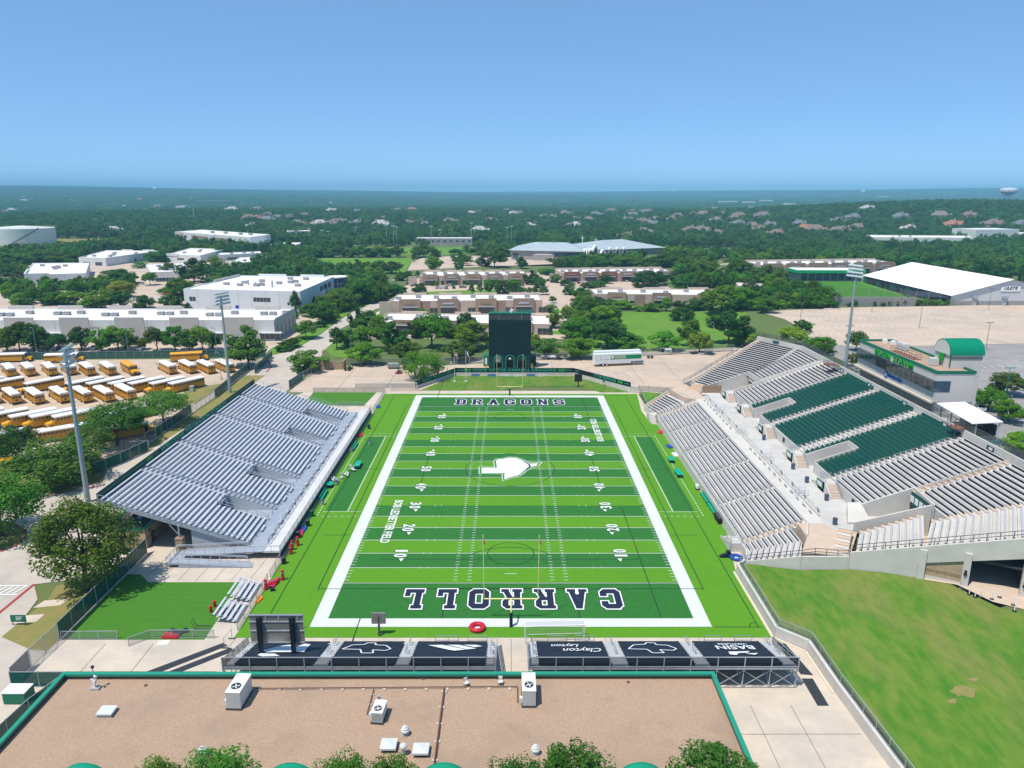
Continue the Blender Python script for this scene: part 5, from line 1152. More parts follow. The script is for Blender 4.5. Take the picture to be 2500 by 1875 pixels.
for k, (x, y) in enumerate(((-10.3, -81.6), (2.2, -84.1), (-28.7, -84.3))):
    t = thing('turbine_vent', ['round stepped vent beside the brown roof pipe', 'round stepped vent at the lower right of the roof', 'round stepped vent by the tree tops at lower left'][k], 'roof vent', (x, y, ZR), group='stepped roof vents')
    MB().lathe([(.38, 0), (.38, .12), (.24, .14), (.24, .4)], 14).ob('base', GALV, parent=t, world=False); MB().lathe([(.24, .38), (.42, .42), (.42, .58), (.33, .62), (.33, .78), (.24, .82), (.16, .98), (.02, 1.02)], 14).ob('hood', UNITG, parent=t, world=False)
for k, (x, y) in enumerate(((-11.6, -83.4), (-8.5, -84.0))):
    t = thing('gravity_vent', ['pale square vent cap half hidden by tree tops', 'pale square vent cap with peaked lid on the lower roof'][k], 'roof vent', (x, y, ZR), group='square roof vents')
    MB().box(-.5, -.5, 0, .5, .5, .35).ob('base', STEEL_D, parent=t, world=False); MB().add([(-.75, -.7, .35), (.75, -.7, .35), (.75, .7, .35), (-.75, .7, .35), (-.75, -.7, .55), (.75, -.7, .55), (.75, .7, .55), (-.75, .7, .55), (0, 0, .68)], [(0, 1, 5, 4), (1, 2, 6, 5), (2, 3, 7, 6), (3, 0, 4, 7), (4, 5, 8), (5, 6, 8), (6, 7, 8), (7, 4, 8), (3, 2, 1, 0)]).ob('hood', UNITG, parent=t, world=False)
t = thing('mushroom_vent', 'tall round-capped vent pipe between the square vents', 'roof vent', (-10.1, -84.2, ZR)); MB().tube([(0, 0, 0), (0, 0, .9)], .18, 10).ob('pipe', GALV, parent=t, world=False); MB().lathe([(.02, .85), (.34, .85), (.34, 1.0), (.24, 1.15), (.02, 1.22)], 12).ob('cap', UNITG, parent=t, world=False)
PIPE = mat('rusty_pipe', (.14, .07, .05), .8)
t = thing('roof_pipe', 'dark gas pipe run along the far side of the gravel roof', 'pipe', (-14, -75, ZR))
MB().tube([(-27.0, -75.0, ZR+.2), (.6, -74.7, ZR+.2), (.6, -77.2, ZR+.2)], .05, 6).ob('pipe', PIPE, parent=t)
for k in range(13): MB().box(-26.6+2.2*k-.15, -75.15, ZR, -26.6+2.2*k+.15, -74.8, ZR+.13).ob('pipe_block', mat('block_pale', (.5, .45, .4), .9), parent=t)
t = thing('roof_pipe', 'thick brown pipe running toward the camera across the roof', 'pipe', (-7.1, -80, ZR)); MB().tube([(-7.1, -74.9, ZR+.22), (-7.1, -91, ZR+.22)], .09, 6).ob('pipe', PIPE, parent=t)
for k in range(6): MB().box(-7.4, -75.4-2.4*k-.12, ZR, -6.8, -75.4-2.4*k+.12, ZR+.13).ob('pipe_block', MATS['block_pale'], parent=t)
t = thing('roof_pipe', 'short brown pipe leading to the small rooftop unit', 'pipe', (-14.5, -77, ZR)); MB().tube([(-14.5, -75.1, ZR+.2), (-14.5, -78.9, ZR+.2), (-14.0, -79.0, ZR+.2)], .05, 6).ob('pipe', PIPE, parent=t)
for k in range(2): MB().box(-14.7, -76-1.5*k, ZR, -14.3, -75.8-1.5*k, ZR+.13).ob('pipe_block', MATS['block_pale'], parent=t)
for k, (x, y, a) in enumerate(((-4.8, -74.4, .6), (-1.2, -74.2, 0.0))):
    t = thing('folding_chair', ['white folding chair tipped beside the roof pipe', 'upright white folding chair near the far parapet'][k], 'chair', (x, y, ZR), a, group='folding chairs on the roof')
    MB().box(-.24, -.22, .42, .24, .22, .46).ob('seat', WHITE, parent=t, world=False); MB().box(-.24, .2, .62, .24, .24, .92).ob('backrest', WHITE, parent=t, world=False)
    for q in (-.22, .22): MB().bar((q, -.25, 0), (q, .24, .92), .03, .03).ob('leg', STEEL_D, parent=t, world=False); MB().bar((q, .3, 0), (q, -.2, .44), .03, .03).ob('leg', STEEL_D, parent=t, world=False)
t = thing('camera_mast', 'weather mast with speakers and camera on a block base at the left of the roof', 'mast', (-43.8, -74.8, ZR)); MB().box(-.45, -.3, 0, .45, .3, .25).ob('ballast', mat('block_grey', (.4, .4, .4), .9), parent=t, world=False); MB().tube([(0, 0, .2), (0, 0, 2.7)], .05, 6).ob('pole', GALV, parent=t, world=False)
MB().lathe([(.02, 2.5), (.16, 2.55), (.16, 2.75), (.02, 2.85)], 10).ob('camera_dome', NAVY, parent=t, world=False); MB().box(-.12, -.25, .7, .12, .15, 1.1).ob('radio_box', WHITE, parent=t, world=False)
for q, z in ((.35, 1.6), (-.3, 1.2)): MB().tube([(0, 0, z), (q, -.2, z)], [.04, .16], 8).ob('horn_speaker', WHITE, parent=t, world=False)
tag(MB().tube([(-28.5, -73.7, ZR), (-28.5, -73.7, ZR+.5)], [.05, .16], 8).ob('pipe_flange', mat('rust_orange', (.35, .09, .04), .8)), 'small rusty orange flange by the parapet behind the left unit', 'pipe')
for k, (px, py) in enumerate(((356, 1674), (1034, 1658), (1534, 1666))): p = at(px, py, ZR); tag(MB().lathe([(.02, 0), (.18, 0), (.14, .12), (.02, .14)], 10, p.x, p.y).ob('roof_drain', PIPE), 'dark roof drain strainer, %s from the left on the gravel roof' % nth(k), 'roof drain', 'roof drains').location.z = ZR

# ------------------------------------------------------------------ sideline equipment
DUM = MB().lathe([(.05, 0), (.27, .02), (.25, .5), (.19, .8), (.24, 1.15), (.24, 1.5), (.14, 1.62), (.05, 1.66)], 12).mesh('pad', RED); BAND = MB().lathe([(.245, .62), (.25, .64), (.225, .74), (.2, .74)], 12).mesh('white_band', WHITE)
def dummy(label, x, y, rz=0.0):
    t = thing('tackling_dummy', label, 'tackling dummy', (x, y, .03), rz, group='red tackling dummies'); inst('pad', DUM, t, Matrix()); inst('white_band', BAND, t, Matrix.Translation((0, 0, .55)))
for l_, x, y in (('red standing dummy farthest up the west sideline', -34.2, -34.0), ('red standing dummy in the middle of the sideline trio', -34.7, -35.4), ('red standing dummy nearest in the sideline trio', -34.5, -36.8), ('lone red standing dummy out on the turf corner', -33.4, -44.8), ('red standing dummy beside the heap of red pads', -35.0, -47.5)): dummy(l_, x, y)
t = thing('pad_pile', 'heap of red and pink blocking pads by the field gate', 'pads', (-34.4, -46, .03))
for k in range(5): MB().obox(0, 0, 0, 1.3, .5, .22, 0).ob('blocking_pad', RED if k % 2 else mat('pink_vinyl', (.45, .03, .10), .5), parent=t, world=False).matrix_basis = T(.1*k-.2, .35*(k-2), .03+.16*(k % 3), .3*k)
tag(MB().obox(-33.95, -44.2-3.6, .03, .6, .45, .45, .3).ob('ball_crate', NAVY), 'small navy crate beside the red pads', 'crate')
tag(MB().prism([(-35.2, -49.2), (-34.6, -49.8), (-35.0, -51.2), (-35.4, -51.0)], .03, .2).ob('cone_stack', mat('orange_vinyl', (.7, .2, .01), .6)), 'spilled orange cones by the small bleacher', 'cones')
def torus(label, name, x, y, m, R_=1.0, r=.28, hub=True, cat='training ring'):
    t = thing(name, label, cat, (x, y, .03)); mb = MB(); n, k = 24, 8
    for i in range(n):
        for j in range(k): a, b = 2*pi*i/n, 2*pi*j/k; mb.v.append(((R_+r*cos(b))*cos(a), (R_+r*cos(b))*sin(a), r*.85+r*.85*sin(b)))
    for i in range(n):
        for j in range(k): mb.f.append((i*k+j, ((i+1) % n)*k+j, ((i+1) % n)*k+(j+1) % k, i*k+(j+1) % k)); mb.m.append(0)
    mb.ob('ring', m, parent=t, world=False, smooth=True)
    if hub: MB().lathe([(.05, .02), (.45, .02), (.42, .1), (.05, .12)], 10).ob('hub', WHITE, parent=t, world=False)
torus('red padded training ring lying behind the near end line', 'training_ring', -4.4, -57.3, RED, .8, .33)
torus('blue padded training ring at the foot of the near stand corner', 'training_ring', 35.1, -38.3, BLUE, .75, .28)
t = thing('pad_pile', 'dark blue pads stacked against the near stand corner', 'pads', (33.9, -37.3, .03))
for k in range(4): MB().obox(0, 0, 0, 1.5, .6, .25, 0).ob('blocking_pad', NAVY, parent=t, world=False).matrix_basis = T(.3*k-.5, .25*k-.5, .02+.2*(k % 2), .5*k)
BINM = MB().lathe([(.05, 0), (.30, 0), (.34, .9), (.30, .9), (.26, .1)], 12).mesh('body', GALV); BINL = MB().lathe([(.02, .9), (.36, .9), (.36, .96), (.02, .98)], 12).mesh('rim', STEEL_D)
def can(label, x, y, z=.03, m=None):
    t = thing('trash_can', label, 'trash can', (x, y, z), group='trash cans'); inst('body', BINM if m is None else MB().lathe([(.05, 0), (.32, 0), (.38, 1.05), (.05, 1.05)], 12).mesh('body', m), t, Matrix()); inst('rim', BINL, t, Matrix.Translation((0, 0, 0 if m is None else .12)))
can('grey trash can at the near end of the teal sideline bench', -34.2, -18.0); can('grey trash can by the white chairs on the west sideline', -33.8, -8.6); can('grey trash can out on the team box', -31.6, 15.0); can('grey trash can at the near end of the far teal bench', -34.9, 10.3); can('green wheeled bin against the west bleacher', -34.8, -22.9, m=mat('bin_green', (.01, .10, .06), .5))
for k, (x, y) in enumerate(((-34.7, -39.9), (-34.9, -31.2), (-34.5, -26.8))): can(['black barrel below the ramp corner of the west bleacher', 'black barrel behind the red dummies', 'black barrel beside the blue mat'][k], x, y, m=BLACK)
can('dark blue barrel at the far part of the west sideline', -34.0, 26.6, m=mat('barrel_blue', (.01, .05, .12), .5))
BINB = mat('bin_blue_grey', (.06, .10, .16), .5)
for k, (y, x) in enumerate(((4.0, 53.2), (-12.8, 53.0), (-27.3, 53.2), (-19.4, 53.0), (-36.6, 50.6))): can('blue-grey trash can on the concourse, %s from the far end' % nth(k), x, y, 5.0, m=BINB)
def teal_bench(label, x, y0, y1, face):
    t = thing('team_bench', label, 'bench', (x, (y0+y1)/2, .03), group='teal team benches'); L = y1-y0
    MB().box(-.2, -L/2, .42, .2, L/2, .47).ob('seat', TEAL, parent=t, world=False); MB().box(-.26*face-.03, -L/2, .6, -.26*face+.03, L/2, .95).ob('backrest', TEAL, parent=t, world=False)
    for k in range(3): q = -L/2+.3+(L-.6)*k/2; MB().box(-.2, q-.03, 0, .2, q+.03, .42).box(-.26*face-.02, q-.03, .3, -.26*face+.02, q+.03, .9).ob('leg', STEEL_D, parent=t, world=False)
teal_bench('teal team bench on the near half of the west sideline', -34.8, -16.6, -11.9, 1); teal_bench('teal team bench on the far half of the west sideline', -34.5, 10.8, 15.4, 1)
teal_bench('farther of the two teal benches against the east stand wall', 36.0, -17.7, -13.2, -1); teal_bench('nearer of the two teal benches against the east stand wall', 36.0, -22.4, -18.0, -1)
def table(label, x, y, w, d):
    t = thing('equipment_table', label, 'table', (x, y, .03), group='teal covered tables')
    MB().box(-w/2, -d/2, .72, w/2, d/2, .78).ob('table_top', TEAL, parent=t, world=False)
    for a in (-w/2+.1, w/2-.1):
        for b in (-d/2+.2, d/2-.2): MB().box(a-.03, b-.03, 0, a+.03, b+.03, .72).ob('leg', STEEL_D, parent=t, world=False)
    MB().box(-w/2+.15, -d/2+.2, .1, w/2-.15, d/2-.2, .16).ob('lower_shelf', STEEL_D, parent=t, world=False)
table('teal table beside the white chairs on the near west sideline', -34.8, -9.6, 1.1, 1.9); table('teal table on the west team box', -31.5, 1.2, 1.1, 3.2); table('farther teal table on the east sideline', 34.1, 4.2, 1.2, 2.2); table('longer nearer teal table on the east sideline', 33.9, -3.4, 1.2, 3.4)
seatm = MB().box(-.2, -.2, .42, .2, .2, .46).box(-.2, .17, .5, .2, .2, .86).mesh('seat_shell', WHITE); legm = MB().box(-.2, -.2, 0, -.16, -.16, .42).box(.16, -.2, 0, .2, -.16, .42).box(-.2, .16, 0, -.16, .2, .5).box(.16, .16, 0, .2, .2, .5).mesh('legs', STEEL_D)
rr_ = random.Random(3); q = 0
for cx_, cy_, n in ((-34.2, -7.4, 7), (-33.1, -4.4, 5), (-32.4, -.6, 7)):
    for k in range(n):
        t = thing('folding_chair', 'white folding chair in the %s cluster on the west sideline' % ('near' if n == 7 and cy_ < -5 else 'middle' if n == 5 else 'far'), 'chair', (cx_+rr_.uniform(-.9, .9), cy_+rr_.uniform(-1.3, 1.3), .03), rr_.uniform(0, 6), group='white chair cluster %d' % (1+int(cy_ > -6)+int(cy_ > -2)))
        inst('seat_shell', seatm, t, Matrix()); inst('legs', legm, t, Matrix())
for l_, x, y, m, a in (('blue exercise mat by the black barrels', -34.9, -28.4, BLUE, 0), ('pink folded mat by the black barrels', -35.1, -29.6, MATS['pink_vinyl'], .3), ('red and blue pad on the far west sideline', -35.0, 21.4, RED, .2), ('blue pad at the far west field gate', -34.9, 44.9, BLUE, .1), ('red pad against the far east wall', 35.7, 23.7, RED, -.2), ('blue pad against the east wall', 35.7, 13.6, BLUE, .2), ('white cover folded against the east wall', 35.8, 8.2, WHITE, .1), ('red tackling bag lying on the practice turf edge', -43.4, -59.0, RED, 1.5), ('navy bag behind the red one on the practice turf edge', -43.2, -58.2, NAVY, 1.4)):
    t = tag(MB().prism([(-.45, -1.0), (.45, -1.0), (.5, .9), (-.5, 1.0)], 0, [.3, .25, .34, .3]).ob('exercise_mat', m), l_, 'mat', 'sideline pads'); t.location = (x, y, .03); t.rotation_euler = (0, 0, a)
t = thing('water_cooler', 'white drink coolers on a trolley against the east stand wall', 'cooler', (35.9, -10.6, .03)); MB().box(-.35, -.6, .2, .35, .6, .3).ob('trolley', STEEL_D, parent=t, world=False)
for y in (-.3, .3): MB().lathe([(.05, .3), (.27, .3), (.29, .9), (.05, .95)], 12, 0, y).ob('cooler_tank', WHITE, parent=t, world=False)
for k in range(4): can('black barrel against the east wall, %s from the far end' % nth(k), 35.95, -23.6-.75*k, m=BLACK)
t = thing('blocking_sled', 'two-man red blocking sled beside the small bleacher', 'sled', (-40.2, -54.1, .02))
for y in (0, 1.3): MB().tube([(0, y, .5), (0, y, 1.4)], .22, 8).ob('red_pad', RED, parent=t, world=False); MB().bar((0, y, .7), (1.4, y+.2, .2), .08, .08).ob('arm', STEEL_D, parent=t, world=False)
MB().box(.6, -.4, .02, 2.0, 1.8, .12).ob('skid', STEEL_D, parent=t, world=False)
t = thing('exercise_sled', 'dark weight sled on the practice turf corner', 'sled', (-41.0, -57.0, .02))
MB().box(-.2, -.4, .05, 1.8, -.3, .12).box(-.2, .3, .05, 1.8, .4, .12).ob('runner', STEEL_D, parent=t, world=False); MB().bar((-.1, -.3, .1), (-.5, -.3, 1.2), .05, .05).bar((-.1, .3, .1), (-.5, .3, 1.2), .05, .05).ob('handle', STEEL_D, parent=t, world=False)
tag(MB().lathe([(.02, 0), (.25, .06), (.36, .3), (.3, .52), (.02, .62)], 14, -42.0, -58.0).ob('exercise_ball', BLACK), 'black exercise ball on the practice turf', 'ball')
t = tag(MB().box(-.7, -.45, 0, .7, .45, .06).box(-.35, -.2, .06, .35, .2, .1).ob('base_plate', WHITE), 'white square plate lying on the paving by the low fence', 'plate'); t.location = (-43.8, -60.3, .01); t.rotation_euler = (0, 0, .15)
t = thing('notice_sign', 'green notice sign on two legs in the grass by the street', 'sign', (-64.4, -56.4, .03)); MB().box(-1.0, -.04, .5, 1.0, .04, 1.5).ob('board', GREEN, parent=t, world=False)
for x in (-.8, .8): MB().box(x-.04, -.04, 0, x+.04, .04, .5).ob('leg', GREEN, parent=t, world=False)
mb = MB()
for k in range(3): mb.box(-.3, -.05, 1.2-.2*k, .6-.15*k, -.045, 1.28-.2*k)
mb.ob('lettering', WHITE, parent=t, world=False)
t = thing('barrier_gate', 'blue-grey steel barrier gate left of the end bleachers', 'barrier', (-35.7, -60.4, 0)); MB().tube([(0, -1, 0), (0, -1, 1.4), (.2, 1, 1.4), (.2, 1, 0)], .04, 6).ob('frame', GALV, parent=t, world=False); MB().box(-.4, -1.1, 0, .5, -.9, .08).box(-.3, .9, 0, .6, 1.1, .08).ob('foot', STEEL_D, parent=t, world=False)
t = thing('dumpster', 'dark covered dumpster behind the green screen at the lower left', 'dumpster', (-55.0, -71.0, 0)); MB().prism([(-1.2, -.8), (1.2, -.8), (1.3, .8), (-1.3, .8)], .1, 1.4).ob('bin', GREEN, parent=t, world=False); MB().box(-1.3, -.85, 1.4, 1.3, .85, 1.5).ob('lid', WHITE, parent=t, world=False)
# ------------------------------------------------------------------ scoreboard and north end
sb = thing('main_scoreboard', 'tall dark green main scoreboard on arched base topped by DRAGON STADIUM letters', 'scoreboard', (0, 90, 0))
DKG = mat('board_green', (.004, .030, .028), .55, (.006, .036, .033), .4)
SX0, SX1 = -6.75, 6.85
MB().box(SX0, 89.6, 4.6, SX1, 92.2, 15.9).ob('display_face', DKG, parent=sb); MB().box(SX0+.1, 89.4, 4.9, SX1-.1, 89.6, 15.7).ob('screen', mat('screen_dark', (.004, .018, .024), .35), parent=sb)
MB().box(SX0, 89.7, 15.95, SX1, 92.0, 17.9).ob('speaker_bay', mat('mesh_grey', (.055, .06, .06), .8), parent=sb)
for x in (SX0+.02, -3.5, 3.7, SX1-.22): MB().box(x, 89.6, 15.95, x+.2, 89.72, 17.9).ob('bay_mullion', mat('mull', (.2, .21, .2), .6), parent=sb)
MB().box(SX0-.05, 89.6, 17.9, SX1+.05, 92.1, 18.1).ob('top_rail', GREEN, parent=sb)
LG = mat('letter_teal', (.02, .38, .24), .5)
for k, ch in enumerate('DRAGON'): text('sign_letter', ch, 1.35, face_mat((-5.5+k*.92, 89.9, 18.6), (1, 0, 0), (0, 0, 1)), LG, sb, ext=.1, bold=.02, width=.62 if ch != 'I' else .22)
for k, ch in enumerate('STADIUM'): text('sign_letter', ch, 1.35, face_mat((1.85+k*.76, 89.9, 18.6), (1, 0, 0), (0, 0, 1)), LG, sb, ext=.1, bold=.02, width=.62 if ch != 'I' else .22)
MB().ext([(.55+.11*p[0], 89.85, 18.85+.13*p[1]) for p in TX], (0, .15, 0)).ob('state_emblem', WHITE, parent=sb)
# arched base
mb = MB(); ac = [-3.7, .1, 3.9]; hw = 1.3
edges = [SX0]+[e for c in ac for e in (c-hw, c+hw)]+[SX1]
for k in range(0, len(edges), 2): mb.box(edges[k], 89.6, 0, edges[k+1], 92.2, 4.6)
for c in ac:
    pts = [(c-hw, 3.2)]+[(c+hw*cos(t), 3.2+hw*sin(t)) for t in np.linspace(pi, 0, 13)]
    P = [(c-hw, 89.6, 4.6), (c+hw, 89.6, 4.6)]+[(x, 89.6, z) for x, z in reversed(pts)]; mb.ext(P, (0, 2.6, 0))
mb.ob('arched_base', DKG, parent=sb)
for c in ac:
    m = MB().tube([(c-hw, 89.5, 0), (c-hw, 89.5, 3.2)]+[(c+hw*cos(t), 89.5, 3.2+hw*sin(t)) for t in np.linspace(pi, 0, 13)][1:]+[(c+hw, 89.5, 0)], .08, 5); m.ob('arch_trim', LG, parent=sb)
    m = MB()
    for z in (2.9, 3.3, 3.7): m.bar((c-hw, 89.7, z), (c+hw, 89.7, z), .05, .05)
    m.ob('arch_grille', LG, parent=sb); MB().box(c-hw, 91.9, 0, c+hw, 92.1, 4.5).ob('arch_back', BLACK, parent=sb)
MB().box(-4.6, 91, 1.8, -2.9, 91.1, 3.9).ob('roster_panel', WHITE, parent=sb)
MB().add([(-.35, 89.62, 3.1), (.5, 89.62, 3.1), (.35, 89.62, 3.55), (.08, 89.62, 3.8), (-.2, 89.62, 3.55)], [(0, 1, 2, 3, 4)]).ob('brand_mark', WHITE, parent=sb)
tag(MB().tube([(-7.4, 89.2, 0), (-7.4, 89.2, 1.4)], .15, 8).ob('bollard', mat('safety_yellow', (.55, .38, .02), .5)), 'yellow bollard left of the main scoreboard', 'bollard', 'yellow bollards'); tag(MB().tube([(7.3, 89.6, 0), (7.3, 89.6, 1.6)], .17, 8).ob('bollard', MATS['safety_yellow']), 'yellow bollard right of the main scoreboard', 'bollard', 'yellow bollards')
t = thing('cargo_container', 'dark green container half hidden behind the left of the scoreboard', 'container', (-7.3, 94, 0)); MB().box(-8.6, 93, .1, -6.0, 96, 3.4).ob('box', GREEN, parent=t); MB().box(-8.1, 92.95, .7, -7.4, 93.0, 2.8).ob('notice', WHITE, parent=t)
t = thing('cargo_container', 'dark green container half hidden behind the right of the scoreboard', 'container', (7.5, 94, 0)); MB().box(6.6, 93.4, .1, 8.7, 98, 3.3).ob('box', DKG, parent=t); MB().box(8.7, 93.6, .4, 8.74, 97.8, 2.9).ob('door', GREEN, parent=t)
# banner wall in five faces
bwall = thing('banner_wall', 'low concrete wall with black banners behind the far end zone', 'wall', (0, 81, 0))
BW_ = [(-27.5, 63.5), (-17.0, 80.2), (20, 80.2), (34.6, 60.1), (36.8, 59.6)]
mb = MB(); strip(mb, BW_, .3, 0, [1.2, 1.3, 1.3, 1.9, 1.9]); mb.ob('wall', CONC_W, parent=bwall)
BANB = mat('banner_black', (.008, .012, .012), .7)
for i, (z0, z1) in enumerate(((1.0, 1.1), (1.15, 1.15), (1.15, 1.7))):
    a, b = Vector(BW_[i]), Vector(BW_[i+1]); d = (b-a).normalized(); n = Vector((d.y, -d.x))*.2
    MB().ext([(a.x+n.x, a.y+n.y, z0), (b.x+n.x, b.y+n.y, z1), (b.x+n.x, b.y+n.y, z1+1.35), (a.x+n.x, a.y+n.y, z0+1.35)], (-n.x*.2, -n.y*.2, 0)).ob('banner', BANB, parent=bwall)
    m = (a+b)/2+n*1.12; zz = (z0+z1)/2+.68; sl_d = (d.x, d.y, (z1-z0)/(b-a).length)
    text('banner_text', ['PROTECT THE TRADITION', 'HOME OF THE CARROLL DRAGONS', 'PROTECT THE TRADITION'][i], 1.15, face_mat((m.x, m.y, zz), sl_d, (0, 0, 1)), LG, bwall, ext=.01, bold=.025, width=[13, 26, 13][i])
    L = (b-a).length; mb = MB(); st = [(.03, .1), (.9, .97)] if i != 1 else [(.02, .08), (.92, .98)]
    for s0, s1 in st: p, q = a+d*L*s0+n*1.1, a+d*L*s1+n*1.1; za, zb2 = z0+(z1-z0)*s0+.66, z0+(z1-z0)*s1+.66; mb.bar((p.x, p.y, za), (q.x, q.y, zb2), .02, .2)
    mb.ob('banner_stripe', LG, parent=bwall)
    for s0 in ((.83,) if i != 1 else (.105, .895)): p = a+d*L*s0+n*1.1; MB().bar((p.x-d.x*1.0, p.y-d.y*1.0, z0+(z1-z0)*s0+.68), (p.x+d.x*1.0, p.y+d.y*1.0, z0+(z1-z0)*s0+.68), .02, .85).ob('banner_crest', MATS['crest_green'], parent=bwall)
MB().box(27.5, 67.6, 1.1, 28.0, 68.2, 1.5).ob('wall_horn', NAVY, parent=bwall)
for k, x in enumerate((-10.6, -5.6, -1.3, 2.6, 6.6, 10.2)):
    b = tag(MB().box(-1.3, -.1, 0, 1.3, .1, .7).ob('banner_roll', [mat('vinyl_blue', (.05, .13, .25), .6), mat('vinyl_pale', (.45, .47, .46), .6)][k % 3 > 1 or k == 3]), 'crumpled sponsor banner at the wall foot, %s from the left' % nth(k), 'banner', 'banners at the wall foot'); b.location = (x, 79.2-.2*(k % 2), .05); b.rotation_euler = (-.3, .03*(-1)**k, .05*(k % 3))
for k, (x, col) in enumerate(((-16.6, 0), (-13.2, 1))):
    t = thing('flag_pole', ['left flagpole with a red, white and blue striped flag by the banner wall', 'right flagpole with a red, white and blue state flag by the banner wall'][k], 'flagpole', (x, 72.8, .04), group='flagpoles')
    MB().tube([(x, 72.8, .04), (x, 72.8, 9.6)], [.09, .05], 8).ob('pole', mat('pole_white', (.7, .7, .7), .4), parent=t); MB().lathe([(.02, 9.6), (.1, 9.65), (.1, 9.8), (.02, 9.86)], 8, x, 72.8).ob('finial', mat('gold', (.5, .35, .05), .4), parent=t); MB().lathe([(.05, .04), (.45, .04), (.4, .16), (.05, .18)], 12, x, 72.8).ob('footing', CONC_W, parent=t)
    FR, FB = mat('flag_red', (.5, .03, .05), .8), mat('flag_blue', (.03, .05, .25), .8)
    def cloth(u0, u1, v0, v1, m, nm):
        mb = MB(); n = 6
        for i in range(n+1):
            u = u0+(u1-u0)*i/n
            for v in (v0, v1): mb.v.append((x+.06+u*.75, 72.8+.12*sin(u*5+v), 9.4-v-u*u*.9))
        for i in range(n): mb.f.append((2*i, 2*i+1, 2*i+3, 2*i+2)); mb.m.append(0)
        mb.ob(nm, m, parent=t)
    if k == 0:
        for q in range(7): cloth(0 if q > 3 else .5, 1.35, q*.2, q*.2+.2, FR if q % 2 == 0 else WHITE, 'flag_stripe')
        cloth(0, .5, 0, .8, FB, 'flag_canton')
    else: cloth(0, .45, 0, 1.3, FB, 'flag_canton'); cloth(.45, 1.35, 0, .65, WHITE, 'flag_stripe'); cloth(.45, 1.35, .65, 1.3, FR, 'flag_stripe')
# band trailers
TRW = mat('trailer_white', (.72, .74, .75), .4)
TRG = mat('trailer_green', (.0, .22, .09), .45)
def trailer(label, x0, y0, ang, graphics):
    t = thing('band_trailer', label, 'trailer', (x0, y0, 0), ang, group='band trailers')
    L, W, Hh = 16.2, 2.6, 4.1
    MB().box(0, 0, .95, 12.4, W, Hh).box(12.4, 0, 1.5, L, W, Hh).ob('box', TRW, parent=t, world=False)
    MB().box(.1, .1, Hh, L-.1, W-.1, Hh+.05).ob('roof', mat('trailer_roof', (.62, .66, .68), .5), parent=t, world=False)
    for k, x in enumerate((2.9, 4.1)):
        w = MB().tube([(x, -.02, .5), (x, .45, .5)], .5, 14).ob('wheel', BLACK, parent=t, world=False); MB().tube([(x, -.05, .5), (x, -.02, .5)], .27, 12).ob('rim', WHITE, parent=w, world=False)
        MB().tube([(x, W-.45, .5), (x, W+.02, .5)], .5, 14).ob('wheel', BLACK, parent=t, world=False)
    MB().box(13.4, .4, 0, 13.7, .7, 1.5).box(13.4, 1.9, 0, 13.7, 2.2, 1.5).ob('landing_leg', GALV, parent=t, world=False)
    if graphics:
        MB().box(.3, -.02, 2.3, L-.2, 0, 3.65).ob('green_panel', TRG, parent=t, world=False)
        for r in range(2):
            for k in range(3): MB().box(.4+1.7*k, -.035, 2.4+.62*r, .4+1.7*k+1.6, -.02, 2.4+.62*r+.55).ob('sponsor_panel', WHITE, parent=t, world=False)
        MB().add([(5.6, -.03, 3.4), (6.5, -.03, 3.4), (6.4, -.03, 2.8), (6.05, -.03, 2.45), (5.7, -.03, 2.8)], [(0, 4, 3, 2, 1)]).ob('shield', WHITE, parent=t, world=False)
        o = text('trailer_text', 'DRAGON BAND', .95, face_mat((8.7, -.035, 2.85), (1, 0, 0), (0, 0, 1)), mat('cream', (.7, .65, .45), .5), None, ext=.01, bold=.02, width=3.9); o.parent = t
        o = text('trailer_text', 'SOUTHLAKE CARROLL', .42, face_mat((8.7, -.035, 3.42), (1, 0, 0), (0, 0, 1)), MATS['cream'], None, ext=.01, bold=.01, width=3.7); o.parent = t
        for k, (a, b) in enumerate(((2.2, 4.9), (5.2, 7.0), (7.2, 9.0), (9.2, 12.2))): MB().box(a, -.015, 1.05 if k else 1.3, b, 0, 2.2 if k else 1.9).ob('locker_door', mat('trailer_white2', (.68, .70, .71), .4), parent=t, world=False)
trailer('front white trailer with green DRAGON BAND panel in the north lot', 27.9, 92.0, radians(11), True); trailer('plain white trailer parked behind the DRAGON BAND trailer', 28.4, 96.2, radians(10), False)
# stone enclosure, tractor, mower, boxes, person
t = thing('stone_enclosure', 'stone block enclosure beside the north lot entrance', 'wall', (-57.6, 88, 0)); SB = mat('stone_block', (.40, .30, .20), .9, (.33, .24, .15), 1.5, bump=.3, bscale=6)
for r in range(7):
    for k in range(10): MB().box(-61.5+.78*k+(.2 if r % 2 else 0), 87.8, .4*r+.01, -61.5+.78*k+.76+(.2 if r % 2 else 0), 88.1, .4*r+.385).ob('stone', SB, parent=t)
MB().box(-53.7, 87.8, 0, -53.3, 92, 2.8).ob('side_wall', SB, parent=t); MB().box(-61.6, 88.1, 0, -61.3, 92, 2.8).ob('side_wall', SB, parent=t)
def wheel(parent, x, y, r, w, world=False): 
    o = MB().tube([(x, y-w/2, r), (x, y+w/2, r)], r, 12).ob('wheel', BLACK, parent=parent, world=False); return o
t = thing('tractor', 'small green utility tractor with front loader beside the stone enclosure', 'tractor', (-51.8, 87.2, 0), radians(80)); TG = mat('tractor_green', (.02, .16, .03), .4)
MB().box(-.2, -.35, .7, 1.5, .35, 1.2).ob('hood', TG, parent=t, world=False); MB().box(-1.1, -.5, .6, -.2, .5, 1.0).ob('fender', TG, parent=t, world=False); MB().box(-.9, -.25, 1.0, -.5, .25, 1.5).ob('seat', mat('yellow_seat', (.55, .42, .02), .5), parent=t, world=False)
